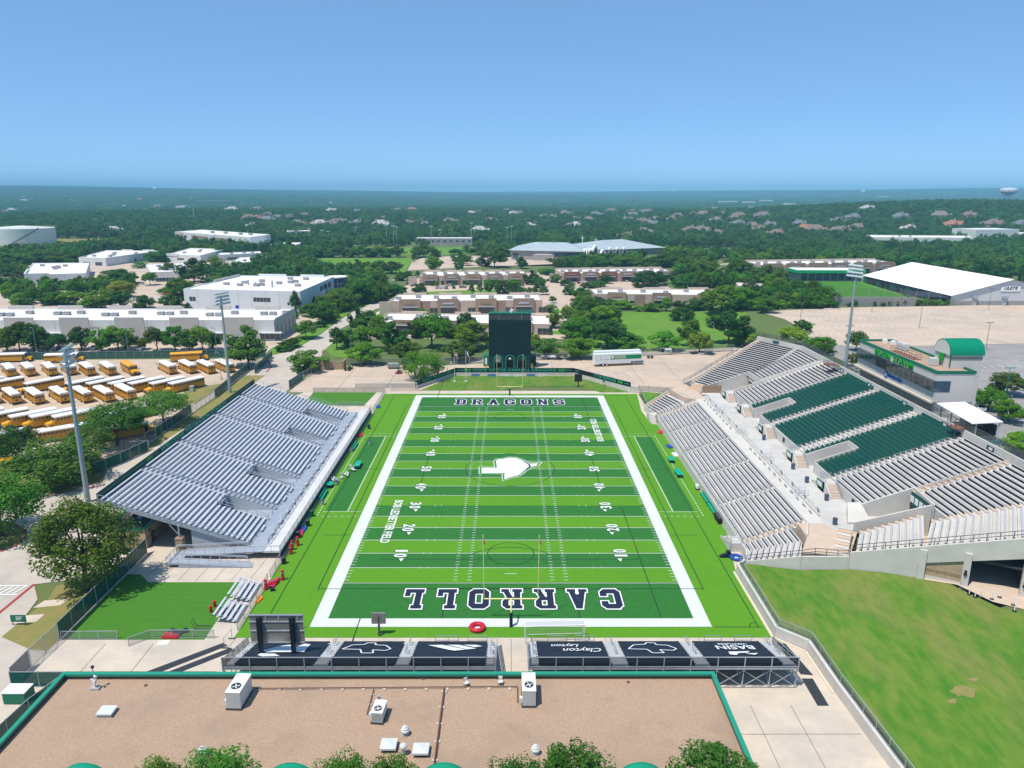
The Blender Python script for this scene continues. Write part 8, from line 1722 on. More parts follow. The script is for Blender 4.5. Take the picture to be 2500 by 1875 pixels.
TREES = {
 ('n1', 'in the row behind the bus lot fence'): [(60, 1440, 1240, 180, 'm'), (170, 1445, 1205, 230, 'm'), (290, 1440, 1215, 220, 'd'), (400, 1440, 1330, 130, 'd'), (500, 1440, 1300, 150, 'd'), (690, 1430, 1240, 180, 'd'), (860, 1440, 1250, 170, 'm'), (1000, 1430, 1235, 210, 'l'), (1070, 1440, 1290, 140, 'd'), (1200, 1430, 1330, 110, 'y'), (1330, 1440, 1245, 170, 'm'), (1480, 1440, 1230, 180, 'm'), (1600, 1440, 1260, 180, 'd'), (1710, 1440, 1240, 190, 'm'), (1800, 1430, 1290, 120, 'd'), (2100, 1570, 1230, 320, 'd')],
 ('n1', 'between the left office court and the warehouse'): [(240, 1050, 1005, 110, 'd'), (420, 1050, 950, 170, 'm'), (500, 1045, 935, 190, 'm'), (640, 1050, 940, 220, 'l'), (780, 1080, 1000, 180, 'b'), (860, 1075, 920, 200, 'm'), (930, 1080, 960, 180, 'l'), (1020, 1075, 940, 190, 'd'), (1215, 1078, 975, 150, 'd'), (1170, 1080, 1050, 100, 'l'), (1450, 1060, 960, 180, 'd'), (1540, 1060, 900, 150, 'd'), (1400, 960, 900, 110, 'l'), (1590, 1090, 1030, 100, 'c')],
 ('n1', 'in the left office court'): [(700, 950, 860, 90, 'b'), (1020, 880, 755, 220, 'd'), (1270, 885, 780, 120, 'm'), (430, 900, 840, 160, 'm'), (560, 920, 850, 150, 'd'), (180, 910, 830, 180, 'm'), (60, 920, 850, 160, 'd'), (870, 930, 840, 170, 'm'), (1030, 990, 850, 180, 'y'), (1530, 970, 830, 200, 'l'), (1640, 860, 660, 250, 'd'), (1430, 830, 700, 130, 'd'), (1720, 830, 720, 150, 'd'), (1820, 765, 640, 110, 'l'), (1840, 860, 810, 130, 'd'), (1970, 855, 790, 80, 'l'), (2050, 855, 740, 150, 'd'), (2160, 850, 720, 140, 'd'), (1910, 780, 720, 140, 'y'), (650, 710, 615, 150, 'm'), (480, 690, 640, 170, 'm'), (150, 830, 770, 200, 'd'), (60, 760, 620, 190, 'd'), (170, 740, 640, 170, 'd'), (330, 690, 610, 170, 'm'), (1300, 690, 600, 130, 'l'), (1380, 690, 630, 110, 'd'), (1180, 740, 690, 110, 'l'), (920, 790, 760, 120, 'd'), (1500, 620, 550, 140, 'd'), (1640, 620, 540, 150, 'm'), (1450, 610, 560, 120, 'l'), (1880, 640, 560, 130, 'd')],
 ('n', 'along the north street'): [(355, 1120, 925, 150, 'c'), (545, 1060, 975, 90, 'd'), (470, 1150, 1040, 150, 'm'), (590, 1205, 1070, 190, 'd'), (690, 1115, 1000, 170, 'l'), (770, 1065, 915, 230, 'l'), (900, 1040, 860, 210, 'm'), (1000, 1010, 860, 200, 'd'), (1090, 985, 890, 120, 'm'), (1190, 975, 880, 170, 'd'), (1020, 880, 760, 170, 'l'), (790, 860, 750, 200, 'l'), (720, 900, 830, 130, 'm'), (560, 1240, 1185, 100, 'd'), (440, 1335, 1190, 190, 'm'), (330, 1410, 1330, 130, 'm'), (250, 1440, 1360, 140, 'd'), (345, 1170, 1120, 60, 'm')],
 ('n', 'by the school lawn'): [(870, 772, 668, 130, 'd'), (960, 780, 690, 120, 'd'), (1060, 765, 680, 120, 'm'), (1160, 785, 690, 160, 'd'), (1240, 845, 770, 110, 'd'), (1300, 845, 770, 90, 'd'), (1380, 820, 760, 60, 'c'), (1355, 692, 600, 70, 'c'), (1430, 650, 550, 170, 'd'), (1540, 650, 580, 100, 'd'), (1515, 772, 640, 140, 'l'), (1730, 772, 680, 90, 'd'), (1740, 705, 610, 130, 'd'), (1800, 720, 640, 100, 'd'), (1930, 725, 640, 130, 'd'), (2030, 735, 590, 200, 'd'), (2090, 640, 540, 190, 'd'), (1900, 630, 560, 150, 'd'), (1700, 630, 580, 110, 'd'), (100, 840, 730, 160, 'm'), (210, 820, 740, 140, 'l'), (290, 810, 740, 140, 'd'), (385, 805, 700, 150, 'd'), (475, 805, 715, 120, 'd'), (560, 805, 710, 130, 'd'), (635, 795, 700, 110, 'd'), (580, 820, 765, 150, 'l'), (60, 700, 640, 110, 'm'), (20, 770, 720, 120, 'd'), (260, 700, 590, 150, 'd')]+[(330+80*k, 650, 552+(k*37 % 25), 110+(k*29 % 30), 'd' if k % 3 else 'm') for k in range(12)],
 ('n', 'behind the fence left of the scoreboard'): [(700, 1425, 1250, 120, 'd'), (790, 1405, 1250, 160, 'l'), (960, 1435, 1230, 240, 'l'), (1000, 1260, 1150, 270, 'd'), (1170, 1455, 1200, 250, 'd'), (1280, 1270, 1180, 170, 'l'), (1500, 1425, 1140, 280, 'l'), (1640, 1330, 1200, 140, 'd'), (1790, 1350, 1130, 170, 'd'), (1810, 1425, 1190, 310, 'l'), (1960, 1425, 1290, 110, 'd'), (460, 1610, 1430, 270, 'm'), (935, 1555, 1370, 250, 'l'), (1290, 1535, 1360, 220, 'l'), (1735, 1525, 1350, 240, 'm'), (1410, 1165, 1080, 100, 'l'), (1850, 1060, 1000, 70, 'm')],
 ('n', 'before the centre shop row'): [(1385, 960, 870, 130, 'm'), (1840, 965, 860, 90, 'c'), (1910, 965, 840, 80, 'c'), (1990, 955, 830, 100, 'm'), (2100, 955, 850, 160, 'd'), (2185, 935, 840, 110, 'l'), (1540, 893, 850, 35, 'l'), (1680, 893, 855, 32, 'l'), (1795, 893, 845, 34, 'd'), (2045, 885, 835, 36, 'd'), (1735, 880, 830, 60, 'm'), (2180, 870, 830, 60, 'l')],
 ('n3', 'behind the fence right of the scoreboard'): [(345, 1495, 1330, 230, 'm'), (200, 1430, 1290, 150, 'l'), (590, 1505, 1330, 250, 'l'), (990, 1430, 1300, 260, 'b'), (840, 1410, 1190, 270, 'd'), (600, 1380, 1160, 290, 'l'), (780, 1260, 1060, 260, 'l'), (680, 1180, 990, 160, 'm'), (700, 1110, 1040, 180, 'l'), (500, 1330, 1190, 130, 'd'), (1320, 1435, 1270, 240, 'l'), (1520, 1395, 1180, 170, 'm'), (1615, 1465, 1280, 190, 'y'), (1860, 1385, 1120, 300, 'd'), (1470, 1180, 1080, 190, 'd'), (1990, 1385, 1260, 200, 'm'), (2100, 1390, 1280, 180, 'l')],
 ('n3', 'in the courts of the centre shops'): [(390, 1245, 1120, 130, 'l'), (360, 1115, 1045, 90, 'm'), (375, 1035, 980, 60, 'd'), (110, 745, 645, 110, 'd'), (480, 890, 840, 90, 'd'), (520, 965, 895, 110, 'm'), (620, 1000, 910, 160, 'd'), (610, 1070, 990, 110, 'd'), (200, 880, 760, 130, 'd'), (260, 905, 820, 130, 'd'), (40, 905, 840, 130, 'd'), (60, 955, 890, 100, 'd'), (120, 965, 905, 65, 'd'), (175, 965, 905, 60, 'd'), (225, 962, 905, 60, 'd'), (300, 965, 905, 80, 'd'), (410, 865, 790, 80, 'm'), (350, 800, 750, 130, 'd'), (300, 790, 740, 90, 'm'), (760, 900, 850, 130, 'd'), (680, 910, 860, 130, 'd'), (820, 870, 800, 110, 'd'), (1180, 890, 770, 240, 'd'), (1270, 880, 770, 140, 'd'), (1090, 905, 860, 100, 'd'), (1230, 900, 850, 80, 'l'), (540, 895, 860, 60, 'm')],
 ('n3', 'round the church'): [(1500, 905, 740, 200, 'd'), (1600, 890, 760, 180, 'm'), (1650, 805, 670, 150, 'l'), (1730, 825, 680, 110, 'l'), (1560, 760, 640, 160, 'm'), (1430, 710, 590, 280, 'd'), (1300, 730, 630, 220, 'd'), (1350, 690, 590, 150, 'd'), (700, 725, 650, 150, 'd'), (480, 710, 660, 100, 'd'), (580, 710, 660, 110, 'l'), (650, 710, 640, 140, 'd'), (800, 695, 625, 150, 'd'), (960, 725, 640, 170, 'l'), (1050, 725, 650, 120, 'd'), (1130, 725, 640, 140, 'l'), (1250, 740, 670, 120, 'd'), (1740, 650, 570, 150, 'd'), (1950, 860, 670, 190, 'l'), (2080, 870, 750, 200, 'd'), (1930, 895, 830, 90, 'd'), (2150, 880, 780, 130, 'm'), (360, 690, 660, 70, 'd'), (1860, 690, 660, 80, 'y')],
 ('n3', 'beside the tan row right of centre'): [(1800, 1095, 880, 320, 'm'), (1980, 1090, 900, 240, 'l'), (1900, 1090, 960, 200, 'm'), (770, 1070, 990, 90, 'd'), (850, 1075, 1000, 90, 'd'), (970, 1085, 1010, 170, 'l'), (1100, 1105, 1060, 80, 'b'), (1220, 1105, 1035, 150, 'b'), (1330, 1105, 985, 90, 'l'), (1440, 1095, 1020, 110, 'd'), (1560, 1095, 1010, 180, 'm'), (1690, 1095, 1040, 110, 'l'), (2080, 1095, 1020, 130, 'b')],
}
TREES5 = {
 ('n4', 'on the east car park edge'): [(40, 1120, 1000, 170, 'l'), (60, 930, 790, 150, 'l'), (140, 920, 740, 140, 'd'), (190, 985, 910, 110, 'd'), (310, 1005, 910, 110, 'd'), (400, 1000, 910, 130, 'd'), (475, 1015, 940, 110, 'd'), (170, 1075, 1005, 130, 'b'), (270, 1078, 1010, 110, 'l'), (370, 1075, 1010, 120, 'l'), (470, 1072, 1010, 130, 'm'), (565, 1072, 1005, 140, 'd'), (100, 1085, 1010, 110, 'l'), (740, 1066, 1030, 40, 'd'), (790, 1064, 1010, 34, 'l'), (950, 1063, 1020, 30, 'd'), (1015, 1062, 1020, 42, 'm'), (1070, 1062, 1018, 42, 'y'), (1140, 1062, 1008, 34, 'y'), (1195, 1062, 1003, 34, 'm'), (1265, 1058, 1008, 62, 'b'), (1315, 1058, 1008, 62, 'l'), (1385, 1058, 998, 62, 'b'), (1445, 1058, 1010, 52, 'l'), (1495, 1058, 1008, 62, 'b'), (1560, 1058, 1012, 42, 'l')],
 ('n4', 'behind the far wing of the home stand'): [(330, 1275, 1180, 120, 'd'), (375, 1280, 1195, 90, 'm'), (250, 1415, 1250, 220, 'l'), (480, 1440, 1320, 220, 'l'), (540, 1470, 1380, 130, 'm'), (790, 1440, 1280, 150, 'm'), (760, 1570, 1455, 115, 'y')],
 ('r', 'behind the press box at the right edge'): [(1910, 700, 510, 230, 'b'), (2060, 570, 390, 260, 'm'), (2075, 800, 620, 230, 'b'), (2165, 1080, 880, 280, 'l'), (1990, 560, 450, 120, 'l')],
}
def put(frame, x, yb, yt, w, k, z, label, group):
    ox, oy = FR[frame]; px, py = ox+x/3.456, oy+yb/3.456
    p = at(px, py, z)
    for _ in range(3): p = at(px, py, H(p.x, p.y)) if abs(p.y) < 900 else p
    h = max(1.2, top_h(p, px, oy+yt/3.456)); d = (p-Vector((CX, CY, CZ))).dot(_w(0, 0, 1)); ww = w/3.456*d/F_PX*1.12
    h = min(h, 15.0)
    small = h < 3.2
    return tree(label, p.x, p.y, h, ww, k, group=group, clear=.05 if small or h/ww < .62 else .2, name='shrub' if small else 'tree', cat='shrub' if small else 'tree')
for D_, z in ((TREES, 0.0), (TREES5, 4.85)):
    for (fr, where), L in D_.items():
        cnt = {}
        for e in sorted(L, key=lambda e: (e[0], e[1])):
            c = cnt.get(e[4], 0); cnt[e[4]] = c+1
            put(fr, *e[:4], e[4], z, '%s tree %s, %s such from left' % (KN[e[4]], where, nth(c)), 'trees '+where)
# the large near trees
def near(label, x, y, h, w, var, clear=.16): return tree(label, x, y, h, w, 'big', z=0.0, group='large near trees', clear=clear, var=var)
near('big spreading shade tree beside the green fence at lower left', -60.2, -47.7, 13.4, 12.5, 0, .14)
near('tree in the street island at the left edge below the bus lot', -84.0, -30.5, 10.5, 12.5, 1)
near('dense round tree beside the near floodlight mast', -88.0, -8.0, 8.8, 15.5, 3, .1)
near('left one of the paired trees overhanging the nearest bus row', -88.2, 14.5, 9.6, 14.0, 2, .3); near('right one of the paired trees overhanging the buses', -84.6, 29.5, 8.2, 12.5, 2, .28)
near('small open tree behind the chain-link gate at the bus lot', -87.6, 3.0, 7.8, 9.4, 3, .32); near('dark tree at the left edge above the street', -104.5, 2.5, 8.5, 11, 3)
near('bright green tree standing alone inside the north lot', -26.1, 75.4, 9.0, 12.2, 4, .14)
for k, (x, h, w) in enumerate(((-28.6, 9.6, 4.5), (-24.0, 10.2, 6.6), (-13.3, 10.8, 4.6), (-9.6, 10.3, 4.4), (.4, 10.2, 5.0), (4.9, 11.0, 6.2), (16.3, 10.4, 6.6))):
    tree('leafy tree top at the bottom edge below the gravel roof, %s from the left' % nth(k), x, -93.6, h+1.5, w*1.1, 'big', z=0, group='trees at the bottom edge', var=(1, 2)[k % 2], clear=.5)

# ------------------------------------------------------------------ houses beyond the courts
def at_ground(px, py):
    d = ray(px, py); t = 200.0
    while t < 14000:
        x, y, z = CX+d.x*t, CY+d.y*t, CZ+d.z*t
        if z < H(x, y): return Vector((x, y, H(x, y)))
        t *= 1.01
    return None
HR = {'grey': mat('roof_grey', (.20, .18, .175), .9, (.16, .145, .14), .4), 'brown': mat('roof_brown', (.21, .165, .14), .9, (.17, .135, .115), .4), 'slate': mat('roof_slate', (.17, .19, .21), .9, (.14, .155, .175), .4), 'terracotta': mat('roof_terracotta', (.36, .17, .11), .9, (.30, .14, .09), .4), 'pale': mat('roof_pale', (.40, .39, .38), .9, (.35, .34, .33), .4)}
HWALL = mat('house_wall', (.46, .40, .34), .9, (.40, .34, .29), .3)
def house_proto(roof, v):
    t = bpy.data.objects.new('house', None); COL.objects.link(t)
    w, d = (11, 7) if v == 0 else (9, 8)
    MB().box(-w, -d, 0, w, d, 4.6).box(-w-5, -d+4, 0, -w, d-2, 3.6).box(1, -d-5, 0, 7, -d, 4.2).ob('wall', HWALL, parent=t, world=False)
    rf = MB()
    def hp(x0, x1, y0, y1, z0, z1, axis):
        k = min(x1-x0, y1-y0)*.45
        if axis == 'x': rid = [(x0+k, (y0+y1)/2, z1), (x1-k, (y0+y1)/2, z1)]
        else: rid = [((x0+x1)/2, y0+k*.4, z1), ((x0+x1)/2, y1-k, z1)]
        vs = [(x0, y0, z0), (x1, y0, z0), (x1, y1, z0), (x0, y1, z0)]+rid
        rf.add(vs, [(0, 1, 5, 4), (1, 2, 5), (2, 3, 4, 5), (3, 0, 4), (3, 2, 1, 0)] if axis == 'x' else [(0, 1, 4), (1, 2, 5, 4), (2, 3, 5), (3, 0, 4, 5), (3, 2, 1, 0)])
    hp(-w-.6, w+.6, -d-.6, d+.6, 4.5, 10.4 if v == 0 else 10.0, 'x'); hp(-w-5.6, -w+3, -d+3.4, d-1.4, 3.5, 7.6, 'x'); hp(.4, 7.6, -d-5.6, 1, 4.1, 8.8, 'y'); hp(-w+2, -w+7.5, -d-2.5, 2, 4.4, 8.6, 'y')
    o = rf.ob('roof', roof, parent=t, world=False); MB().box(w*.5, 1, 8, w*.5+1.1, 2.2, 11.4).ob('chimney', HWALL, parent=o, world=False)
    for x in (-7, -3, 2.6): y = -d-.05 if x < 1 else -d-5.05; MB().box(x, y, 1.2, x+1.8, y+.1, 2.9).ob('window', GLASS, parent=t, world=False)
    MB().box(-.8, -d-.06, .1, .5, -d+.04, 2.4).ob('door', WALLB, parent=t, world=False)
    return t
HP = {}
HPX = []
for fr, L in (('n', [(30, 340, 'terracotta'), (110, 350, 'slate'), (200, 330, 'grey'), (300, 330, 'brown'), (430, 315, 'grey'), (370, 375, 'grey'), (430, 395, 'terracotta'), (520, 380, 'grey'), (560, 395, 'pale'), (640, 395, 'brown'), (730, 360, 'grey'), (690, 375, 'brown'), (870, 385, 'slate'), (1070, 395, 'pale'), (1300, 380, 'brown'), (1450, 390, 'grey'), (1660, 370, 'grey'), (2000, 355, 'brown'), (870, 282, 'slate'), (1330, 270, 'terracotta'), (640, 275, 'pale'), (1085, 335, 'grey'), (1900, 285, 'grey'), (1830, 295, 'pale'), (2130, 270, 'brown'), (2180, 300, 'pale'), (480, 190, 'pale'), (390, 190, 'grey'), (650, 205, 'pale'), (1210, 272, 'brown'), (120, 310, 'grey'), (1480, 165, 'terracotta'), (1900, 450, 'pale')]),
              ('n3', [(90, 300, 'brown'), (300, 320, 'grey'), (380, 330, 'brown'), (480, 305, 'brown'), (570, 345, 'grey'), (680, 350, 'brown'), (520, 412, 'grey'), (570, 408, 'pale'), (740, 305, 'slate'), (800, 310, 'slate'), (870, 282, 'brown'), (1040, 282, 'brown'), (1050, 315, 'slate'), (1140, 365, 'brown'), (1200, 385, 'slate'), (1170, 290, 'grey'), (1120, 285, 'slate'), (1240, 340, 'brown'), (990, 350, 'grey'), (1430, 322, 'grey'), (1000, 505, 'brown'), (1150, 450, 'grey'), (1540, 445, 'brown'), (1620, 450, 'grey'), (1770, 470, 'brown'), (1940, 392, 'slate'), (2060, 400, 'brown'), (2130, 440, 'brown'), (1760, 355, 'grey'), (1900, 335, 'brown'), (1950, 320, 'brown'), (2140, 320, 'grey'), (1800, 295, 'brown'), (1650, 262, 'grey'), (2040, 262, 'slate'), (180, 395, 'pale'), (1640, 305, 'brown'), (1740, 265, 'grey'), (1560, 300, 'brown'), (1380, 345, 'grey'), (1010, 165, 'terracotta'), (1180, 190, 'brown'), (650, 235, 'pale'), (1300, 190, 'pale'), (1000, 225, 'grey')]),
              ('n4', [(120, 480, 'brown'), (340, 425, 'terracotta'), (450, 440, 'brown'), (660, 450, 'grey'), (800, 420, 'brown'), (50, 400, 'slate'), (1160, 332, 'slate'), (1500, 322, 'grey'), (1740, 312, 'brown'), (1600, 402, 'terracotta'), (1940, 396, 'brown'), (770, 332, 'slate'), (640, 357, 'slate'), (880, 257, 'pale'), (1240, 428, 'pale'), (2190, 400, 'slate'), (20, 310, 'grey'), (310, 385, 'slate')]),
              ('n1', [(2100, 340, 'brown'), (1240, 265, 'grey'), (1330, 240, 'brown'), (1050, 235, 'pale'), (210, 265, 'grey'), (100, 272, 'pale'), (800, 295, 'pale'), (960, 440, 'pale'), (50, 290, 'brown'), (1180, 175, 'terracotta'), (1900, 235, 'brown'), (2050, 210, 'grey'), (1960, 275, 'pale'), (2170, 270, 'grey'), (600, 185, 'pale'), (200, 155, 'pale'), (2130, 400, 'pale')])):
    for x, y, c in L: ox, oy = FR[fr]; HPX.append((ox+x/3.456, oy+y/3.456, c))
HOUSES = []
HPX.sort(); cc = {}
for px, py, c in HPX:
    p = at_ground(px, py+1.5)
    if p is None: continue
    k = cc.get(c, 0); cc[c] = k+1; v = len(HOUSES) % 2; s = R.uniform(.85, 1.2)*(1.0 if p.y < 1500 else 1.25)
    a = R.uniform(-.5, .5)+R.choice((0, 0, pi/2, pi)); lab_ = 'house with %s roof among the far trees, %s such roof from the left' % (c, nth(k))
    if (c, v) not in HP: HP[(c, v)] = house_proto(HR[c], v); o = HP[(c, v)]; o.location = p; o.rotation_euler = (0, 0, a); o.scale = (s, s, s)
    else: o = dup(HP[(c, v)], p, a, scale=(s, s, s))
    tag(o, lab_, 'house', 'houses among the trees'); HOUSES.append((p.x, p.y))

# ------------------------------------------------------------------ far woods: one mass of instanced crowns
FOREST_EX = [[(-420, 180), (-84, 100), (110, 100), (300, 100), (300, 320), (260, 400), (180, 440), (150, 470), (230, 510), (265, 625), (110, 650), (60, 590), (20, 585), (-40, 560), (-30, 648), (-165, 648), (-165, 525), (-172, 455), (-130, 385), (-100, 340), (-100, 300), (-190, 300), (-200, 520), (-250, 560), (-345, 560), (-420, 420)],
             [(-640, 540), (-420, 555), (-395, 640), (-440, 700), (-455, 765), (-640, 765)], [(-505, 735), (-430, 735), (-262, 590), (-205, 580), (-205, 645), (-330, 760), (-420, 765), (-505, 765)], [(-110, 660), (-20, 640), (90, 580), (70, 670), (-30, 705), (-110, 705)], [(390, 640), (520, 650), (530, 705), (400, 715)], [(530, 700), (705, 730), (700, 780), (530, 765)], [(150, 190), (268, 190), (268, 290), (150, 290)]]
def inside(P, X, Y):
    r = np.zeros(X.shape, bool)
    for i in range(len(P)):
        (x0, y0), (x1, y1) = P[i], P[i-1]
        if y0 == y1: continue
        r ^= ((y0 > Y) != (y1 > Y)) & (X < (x1-x0)*(Y-y0)/(y1-y0)+x0)
    return r
rs = np.random.RandomState(5)
def scatter(rmin, rmax, step, dens, az=.68):
    n = int(rmax/step); X, Y = np.meshgrid(np.arange(-n, n+1)*step, np.arange(0, n+1)*step); X = X+rs.uniform(-.48, .48, X.shape)*step; Y = Y+rs.uniform(-.48, .48, Y.shape)*step
    X, Y = X.ravel(), Y.ravel(); rr = np.hypot(X, Y); k = (rr > rmin) & (rr < rmax) & (np.abs(np.arctan2(X, Y)) < az) & (rs.rand(len(X)) < dens); X, Y = X[k], Y[k]-140
    for P in FOREST_EX: k = ~inside(P, X, Y); X, Y = X[k], Y[k]
    return X, Y
X, Y = scatter(330, 2700, 9.6, .9)
ck = np.sin(X/70+1)*np.sin(Y/95)+.6*np.sin(X/31)*np.sin(Y/43+2); k = (ck > -1.05) | (rs.rand(len(X)) < .5); X, Y = X[k], Y[k]
keep = np.ones(len(X), bool)
for hx, hy in HOUSES:
    d = Vector((hx-CX, hy-CY)).normalized(); ax = (X-hx)*d.x+(Y-hy)*d.y; ay = np.abs(-(X-hx)*d.y+(Y-hy)*d.x); keep &= ~((ax > -34-.012*hy) & (ax < 13) & (ay < 15.5))
X, Y = X[keep], Y[keep]
def mass(name, label, X, Y, meshes, smin, smax, sink):
    Z_ = Hn(X, Y)-sink; me = bpy.data.meshes.new(name); me.from_pydata(np.stack([X, Y, Z_], -1).tolist(), [], [])
    col = bpy.data.collections.new(name+'_kinds')
    for q, m in enumerate(meshes): o = bpy.data.objects.new('%s_kind' % name, m); col.objects.link(o)
    ng = bpy.data.node_groups.new(name, 'GeometryNodeTree'); ng.interface.new_socket('Geometry', in_out='INPUT', socket_type='NodeSocketGeometry'); ng.interface.new_socket('Geometry', in_out='OUTPUT', socket_type='NodeSocketGeometry')
    N, L = ng.nodes, ng.links; gi = N.new('NodeGroupInput'); go = N.new('NodeGroupOutput'); ci = N.new('GeometryNodeCollectionInfo'); ci.inputs['Collection'].default_value = col; ci.inputs['Separate Children'].default_value = True; ci.inputs['Reset Children'].default_value = True
    ip = N.new('GeometryNodeInstanceOnPoints'); ip.inputs['Pick Instance'].default_value = True
    ri = N.new('FunctionNodeRandomValue'); ri.data_type = 'INT'; ri.inputs[4].default_value = 0; ri.inputs[5].default_value = len(meshes)-1; ri.inputs['Seed'].default_value = 3
    rv = N.new('FunctionNodeRandomValue'); rv.data_type = 'FLOAT_VECTOR'; rv.inputs[0].default_value = (smin[0], smin[1], smin[2]); rv.inputs[1].default_value = (smax[0], smax[1], smax[2]); rv.inputs['Seed'].default_value = 9
    rr = N.new('FunctionNodeRandomValue'); rr.data_type = 'FLOAT_VECTOR'; rr.inputs[0].default_value = (0, 0, 0); rr.inputs[1].default_value = (0, 0, 6.28); rr.inputs['Seed'].default_value = 4
    L.new(gi.outputs[0], ip.inputs['Points']); L.new(ci.outputs[0], ip.inputs['Instance']); L.new(ri.outputs[2], ip.inputs['Instance Index']); L.new(rr.outputs[0], ip.inputs['Rotation']); L.new(rv.outputs[0], ip.inputs['Scale']); L.new(ip.outputs[0], go.inputs[0])
    o = link(name, me); md = o.modifiers.new('scatter', 'NODES'); md.node_group = ng; tag(o, label, 'woods', kind='stuff'); return o
FL = [leafmat('leaf_far_a', (0.039, 0.137, 0.029), (0.072, 0.189, 0.036), .35), leafmat('leaf_far_b', (0.052, 0.163, 0.026), (0.091, 0.215, 0.034), .35), leafmat('leaf_far_c', (0.078, 0.195, 0.021), (0.124, 0.260, 0.031), .3)]
fm = [crown_mesh('far_crown', 200+q, 22, 900, .105, ('round', 'flat', 'oval')[q % 3], FL[(0, 0, 1, 1, 2, 0, 1)[q]]) for q in range(7)]
mass('woods', 'dense green woods stretching beyond the shops to the horizon', X, Y, fm, (7.5, 7.5, 7.0), (13, 13, 12.5), .6)
# tree belts between the courts: too dense to tell every crown apart
BELT = [('n1', [(0, 1010), (0, 800), (200, 760), (230, 900), (560, 930), (1080, 870), (1100, 1000), (700, 960), (350, 1040), (150, 1060)], 7.5, .62), ('n1', [(0, 760), (0, 620), (180, 600), (720, 570), (700, 690), (240, 700), (150, 780)], 8, .85), ('n1', [(640, 600), (860, 540), (1480, 560), (1900, 560), (1880, 640), (1500, 630), (1280, 650), (1260, 590), (860, 600)], 8.5, .75), ('n1', [(1280, 720), (1420, 690), (1460, 640), (1300, 660)], 8, .8),
 ('n', [(200, 720), (250, 600), (470, 650), (430, 690), (700, 790), (690, 840), (200, 830), (0, 850), (0, 760)], 7.5, .75), ('n', [(720, 900), (700, 830), (900, 790), (1140, 850), (1100, 960), (1180, 990), (840, 1080), (720, 1140), (600, 1210), (500, 1130), (640, 1040), (800, 980)], 6.5, .8), ('n', [(850, 1240), (1000, 1180), (1350, 1220), (1500, 1200), (1960, 1260), (1960, 1330), (860, 1340)], 7, .55),
 ('n3', [(450, 1250), (650, 1010), (720, 1090), (880, 1120), (920, 1260), (700, 1380), (460, 1350)], 6.5, .8), ('n3', [(1400, 900), (1480, 720), (1290, 700), (1300, 610), (1560, 640), (1760, 700), (1740, 770), (1620, 860)], 7.5, .8), ('n3', [(1880, 880), (1880, 700), (2080, 660), (2212, 600), (2212, 720), (2080, 780), (2212, 840), (2212, 920)], 7.5, .8), ('n3', [(400, 740), (440, 690), (850, 650), (1150, 660), (1160, 735), (420, 745)], 7, .75), ('n3', [(1380, 1090), (1640, 1000), (1700, 900), (2080, 900), (2120, 1090)], 6.5, .8), ('n4', [(0, 660), (500, 620), (1000, 640), (1240, 560), (2212, 560), (2212, 840), (1300, 670), (1000, 720), (0, 710)], 9, .9), ('n4', [(0, 1090), (0, 1000), (230, 930), (640, 1040), (600, 1075)], 5, .6)]
GX_, GY_ = [], []
for fr, P, st, dn in BELT:
    ox, oy = FR[fr]; z = 4.8 if fr == 'n4' else 0.0; W_ = [tuple(at(ox+x/3.456, oy+y/3.456, z)[:2]) for x, y in P]; xs = [p[0] for p in W_]; ys = [p[1] for p in W_]
    a, b = np.meshgrid(np.arange(min(xs), max(xs), st), np.arange(min(ys), max(ys), st)); a = (a+rs.uniform(-.45, .45, a.shape)*st).ravel(); b = (b+rs.uniform(-.45, .45, b.shape)*st).ravel(); k = inside(W_, a, b) & (rs.rand(len(a)) < dn); GX_.append(a[k]); GY_.append(b[k])
X, Y = np.concatenate(GX_), np.concatenate(GY_); keep = np.ones(len(X), bool)
for o in [o for o in bpy.data.objects if o.parent is None and o.get('category') in ('building', 'church', 'sports hall')]:
    ks = [c for c in o.children if c.name.split('.')[0] in ('roof', 'fabric_roof', 'hall_wall')]
    for c in ks:
        vv = [v.co for v in c.data.vertices]; keep &= ~((X > min(v.x for v in vv)-2.5) & (X < max(v.x for v in vv)+2.5) & (Y > min(v.y for v in vv)-4) & (Y < max(v.y for v in vv)+2))
X, Y = X[keep], Y[keep]
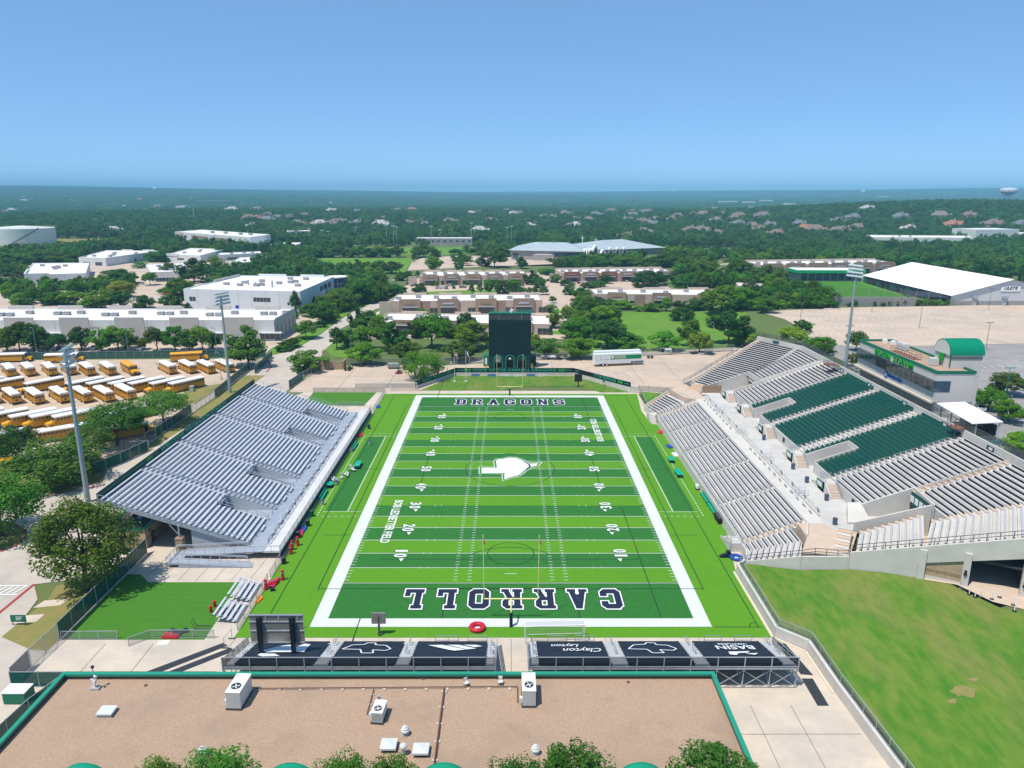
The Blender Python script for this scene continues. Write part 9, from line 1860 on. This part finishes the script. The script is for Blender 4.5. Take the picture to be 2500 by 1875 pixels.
mass('tree_belts', 'dense tree belts between the office courts and shop rows', X, Y, [CROWN[k][q] for k, q in (('d', 0), ('d', 1), ('m', 0), ('m', 2), ('l', 0), ('l', 1))], (6, 6, 5.5), (10.5, 10.5, 9), .5)
def clump(seed, m):
    r = np.random.RandomState(seed); V = []
    me = bpy.data.meshes.new('far_clump'); vs, fs = [], []
    for k in range(26):
        cx, cy = r.uniform(-.5, .5, 2); n = 55; h = r.uniform(.16, .24); w = r.uniform(.09, .16)
        v = r.normal(size=(n, 3)); v /= np.linalg.norm(v, axis=1)[:, None]; v[:, 2] = np.abs(v[:, 2])*1.0-.15; c = v*np.array([w, w, h*.55])+np.array([cx, cy, h*.5])
        a = r.normal(size=(n, 3)); a /= np.linalg.norm(a, axis=1)[:, None]; b = np.cross(a, v); s = .035
        for i in range(n): o = len(vs); vs += [tuple(c[i]-a[i]*s), tuple(c[i]-b[i]*s), tuple(c[i]+a[i]*s), tuple(c[i]+b[i]*s)]; fs.append((o, o+1, o+2, o+3))
    me.from_pydata(vs, [], fs); me.materials.append(m); me.update(); return me
X, Y = scatter(2650, 12500, 46, .88)
k = np.sin(X/260+1)*np.sin(Y/330) > -.75; X, Y = X[k], Y[k]
mass('far_woods', 'hazy blue-green woodland on the horizon', X, Y, [clump(300+q, FL[q % 2]) for q in range(4)], (58, 58, 42), (72, 72, 58), 1.0)

# ------------------------------------------------------------------ air
hz = MB().box(-15200, -860, -4, 15200, 15200, 215).mesh('haze')
hm = bpy.data.materials.new('haze'); hm.use_nodes = True; nt = hm.node_tree
for n in list(nt.nodes):
    if n.type == 'BSDF_PRINCIPLED': nt.nodes.remove(n)
pv_ = nt.nodes.new('ShaderNodeVolumePrincipled'); pv_.inputs['Color'].default_value = (.33, .74, 1.0, 1); pv_.inputs['Density'].default_value = 1.5e-4; pv_.inputs['Anisotropy'].default_value = -.2
nt.links.new(pv_.outputs[0], nt.nodes['Material Output'].inputs['Volume']); hz.materials.append(hm)
tag(link('haze', hz), kind='stuff')
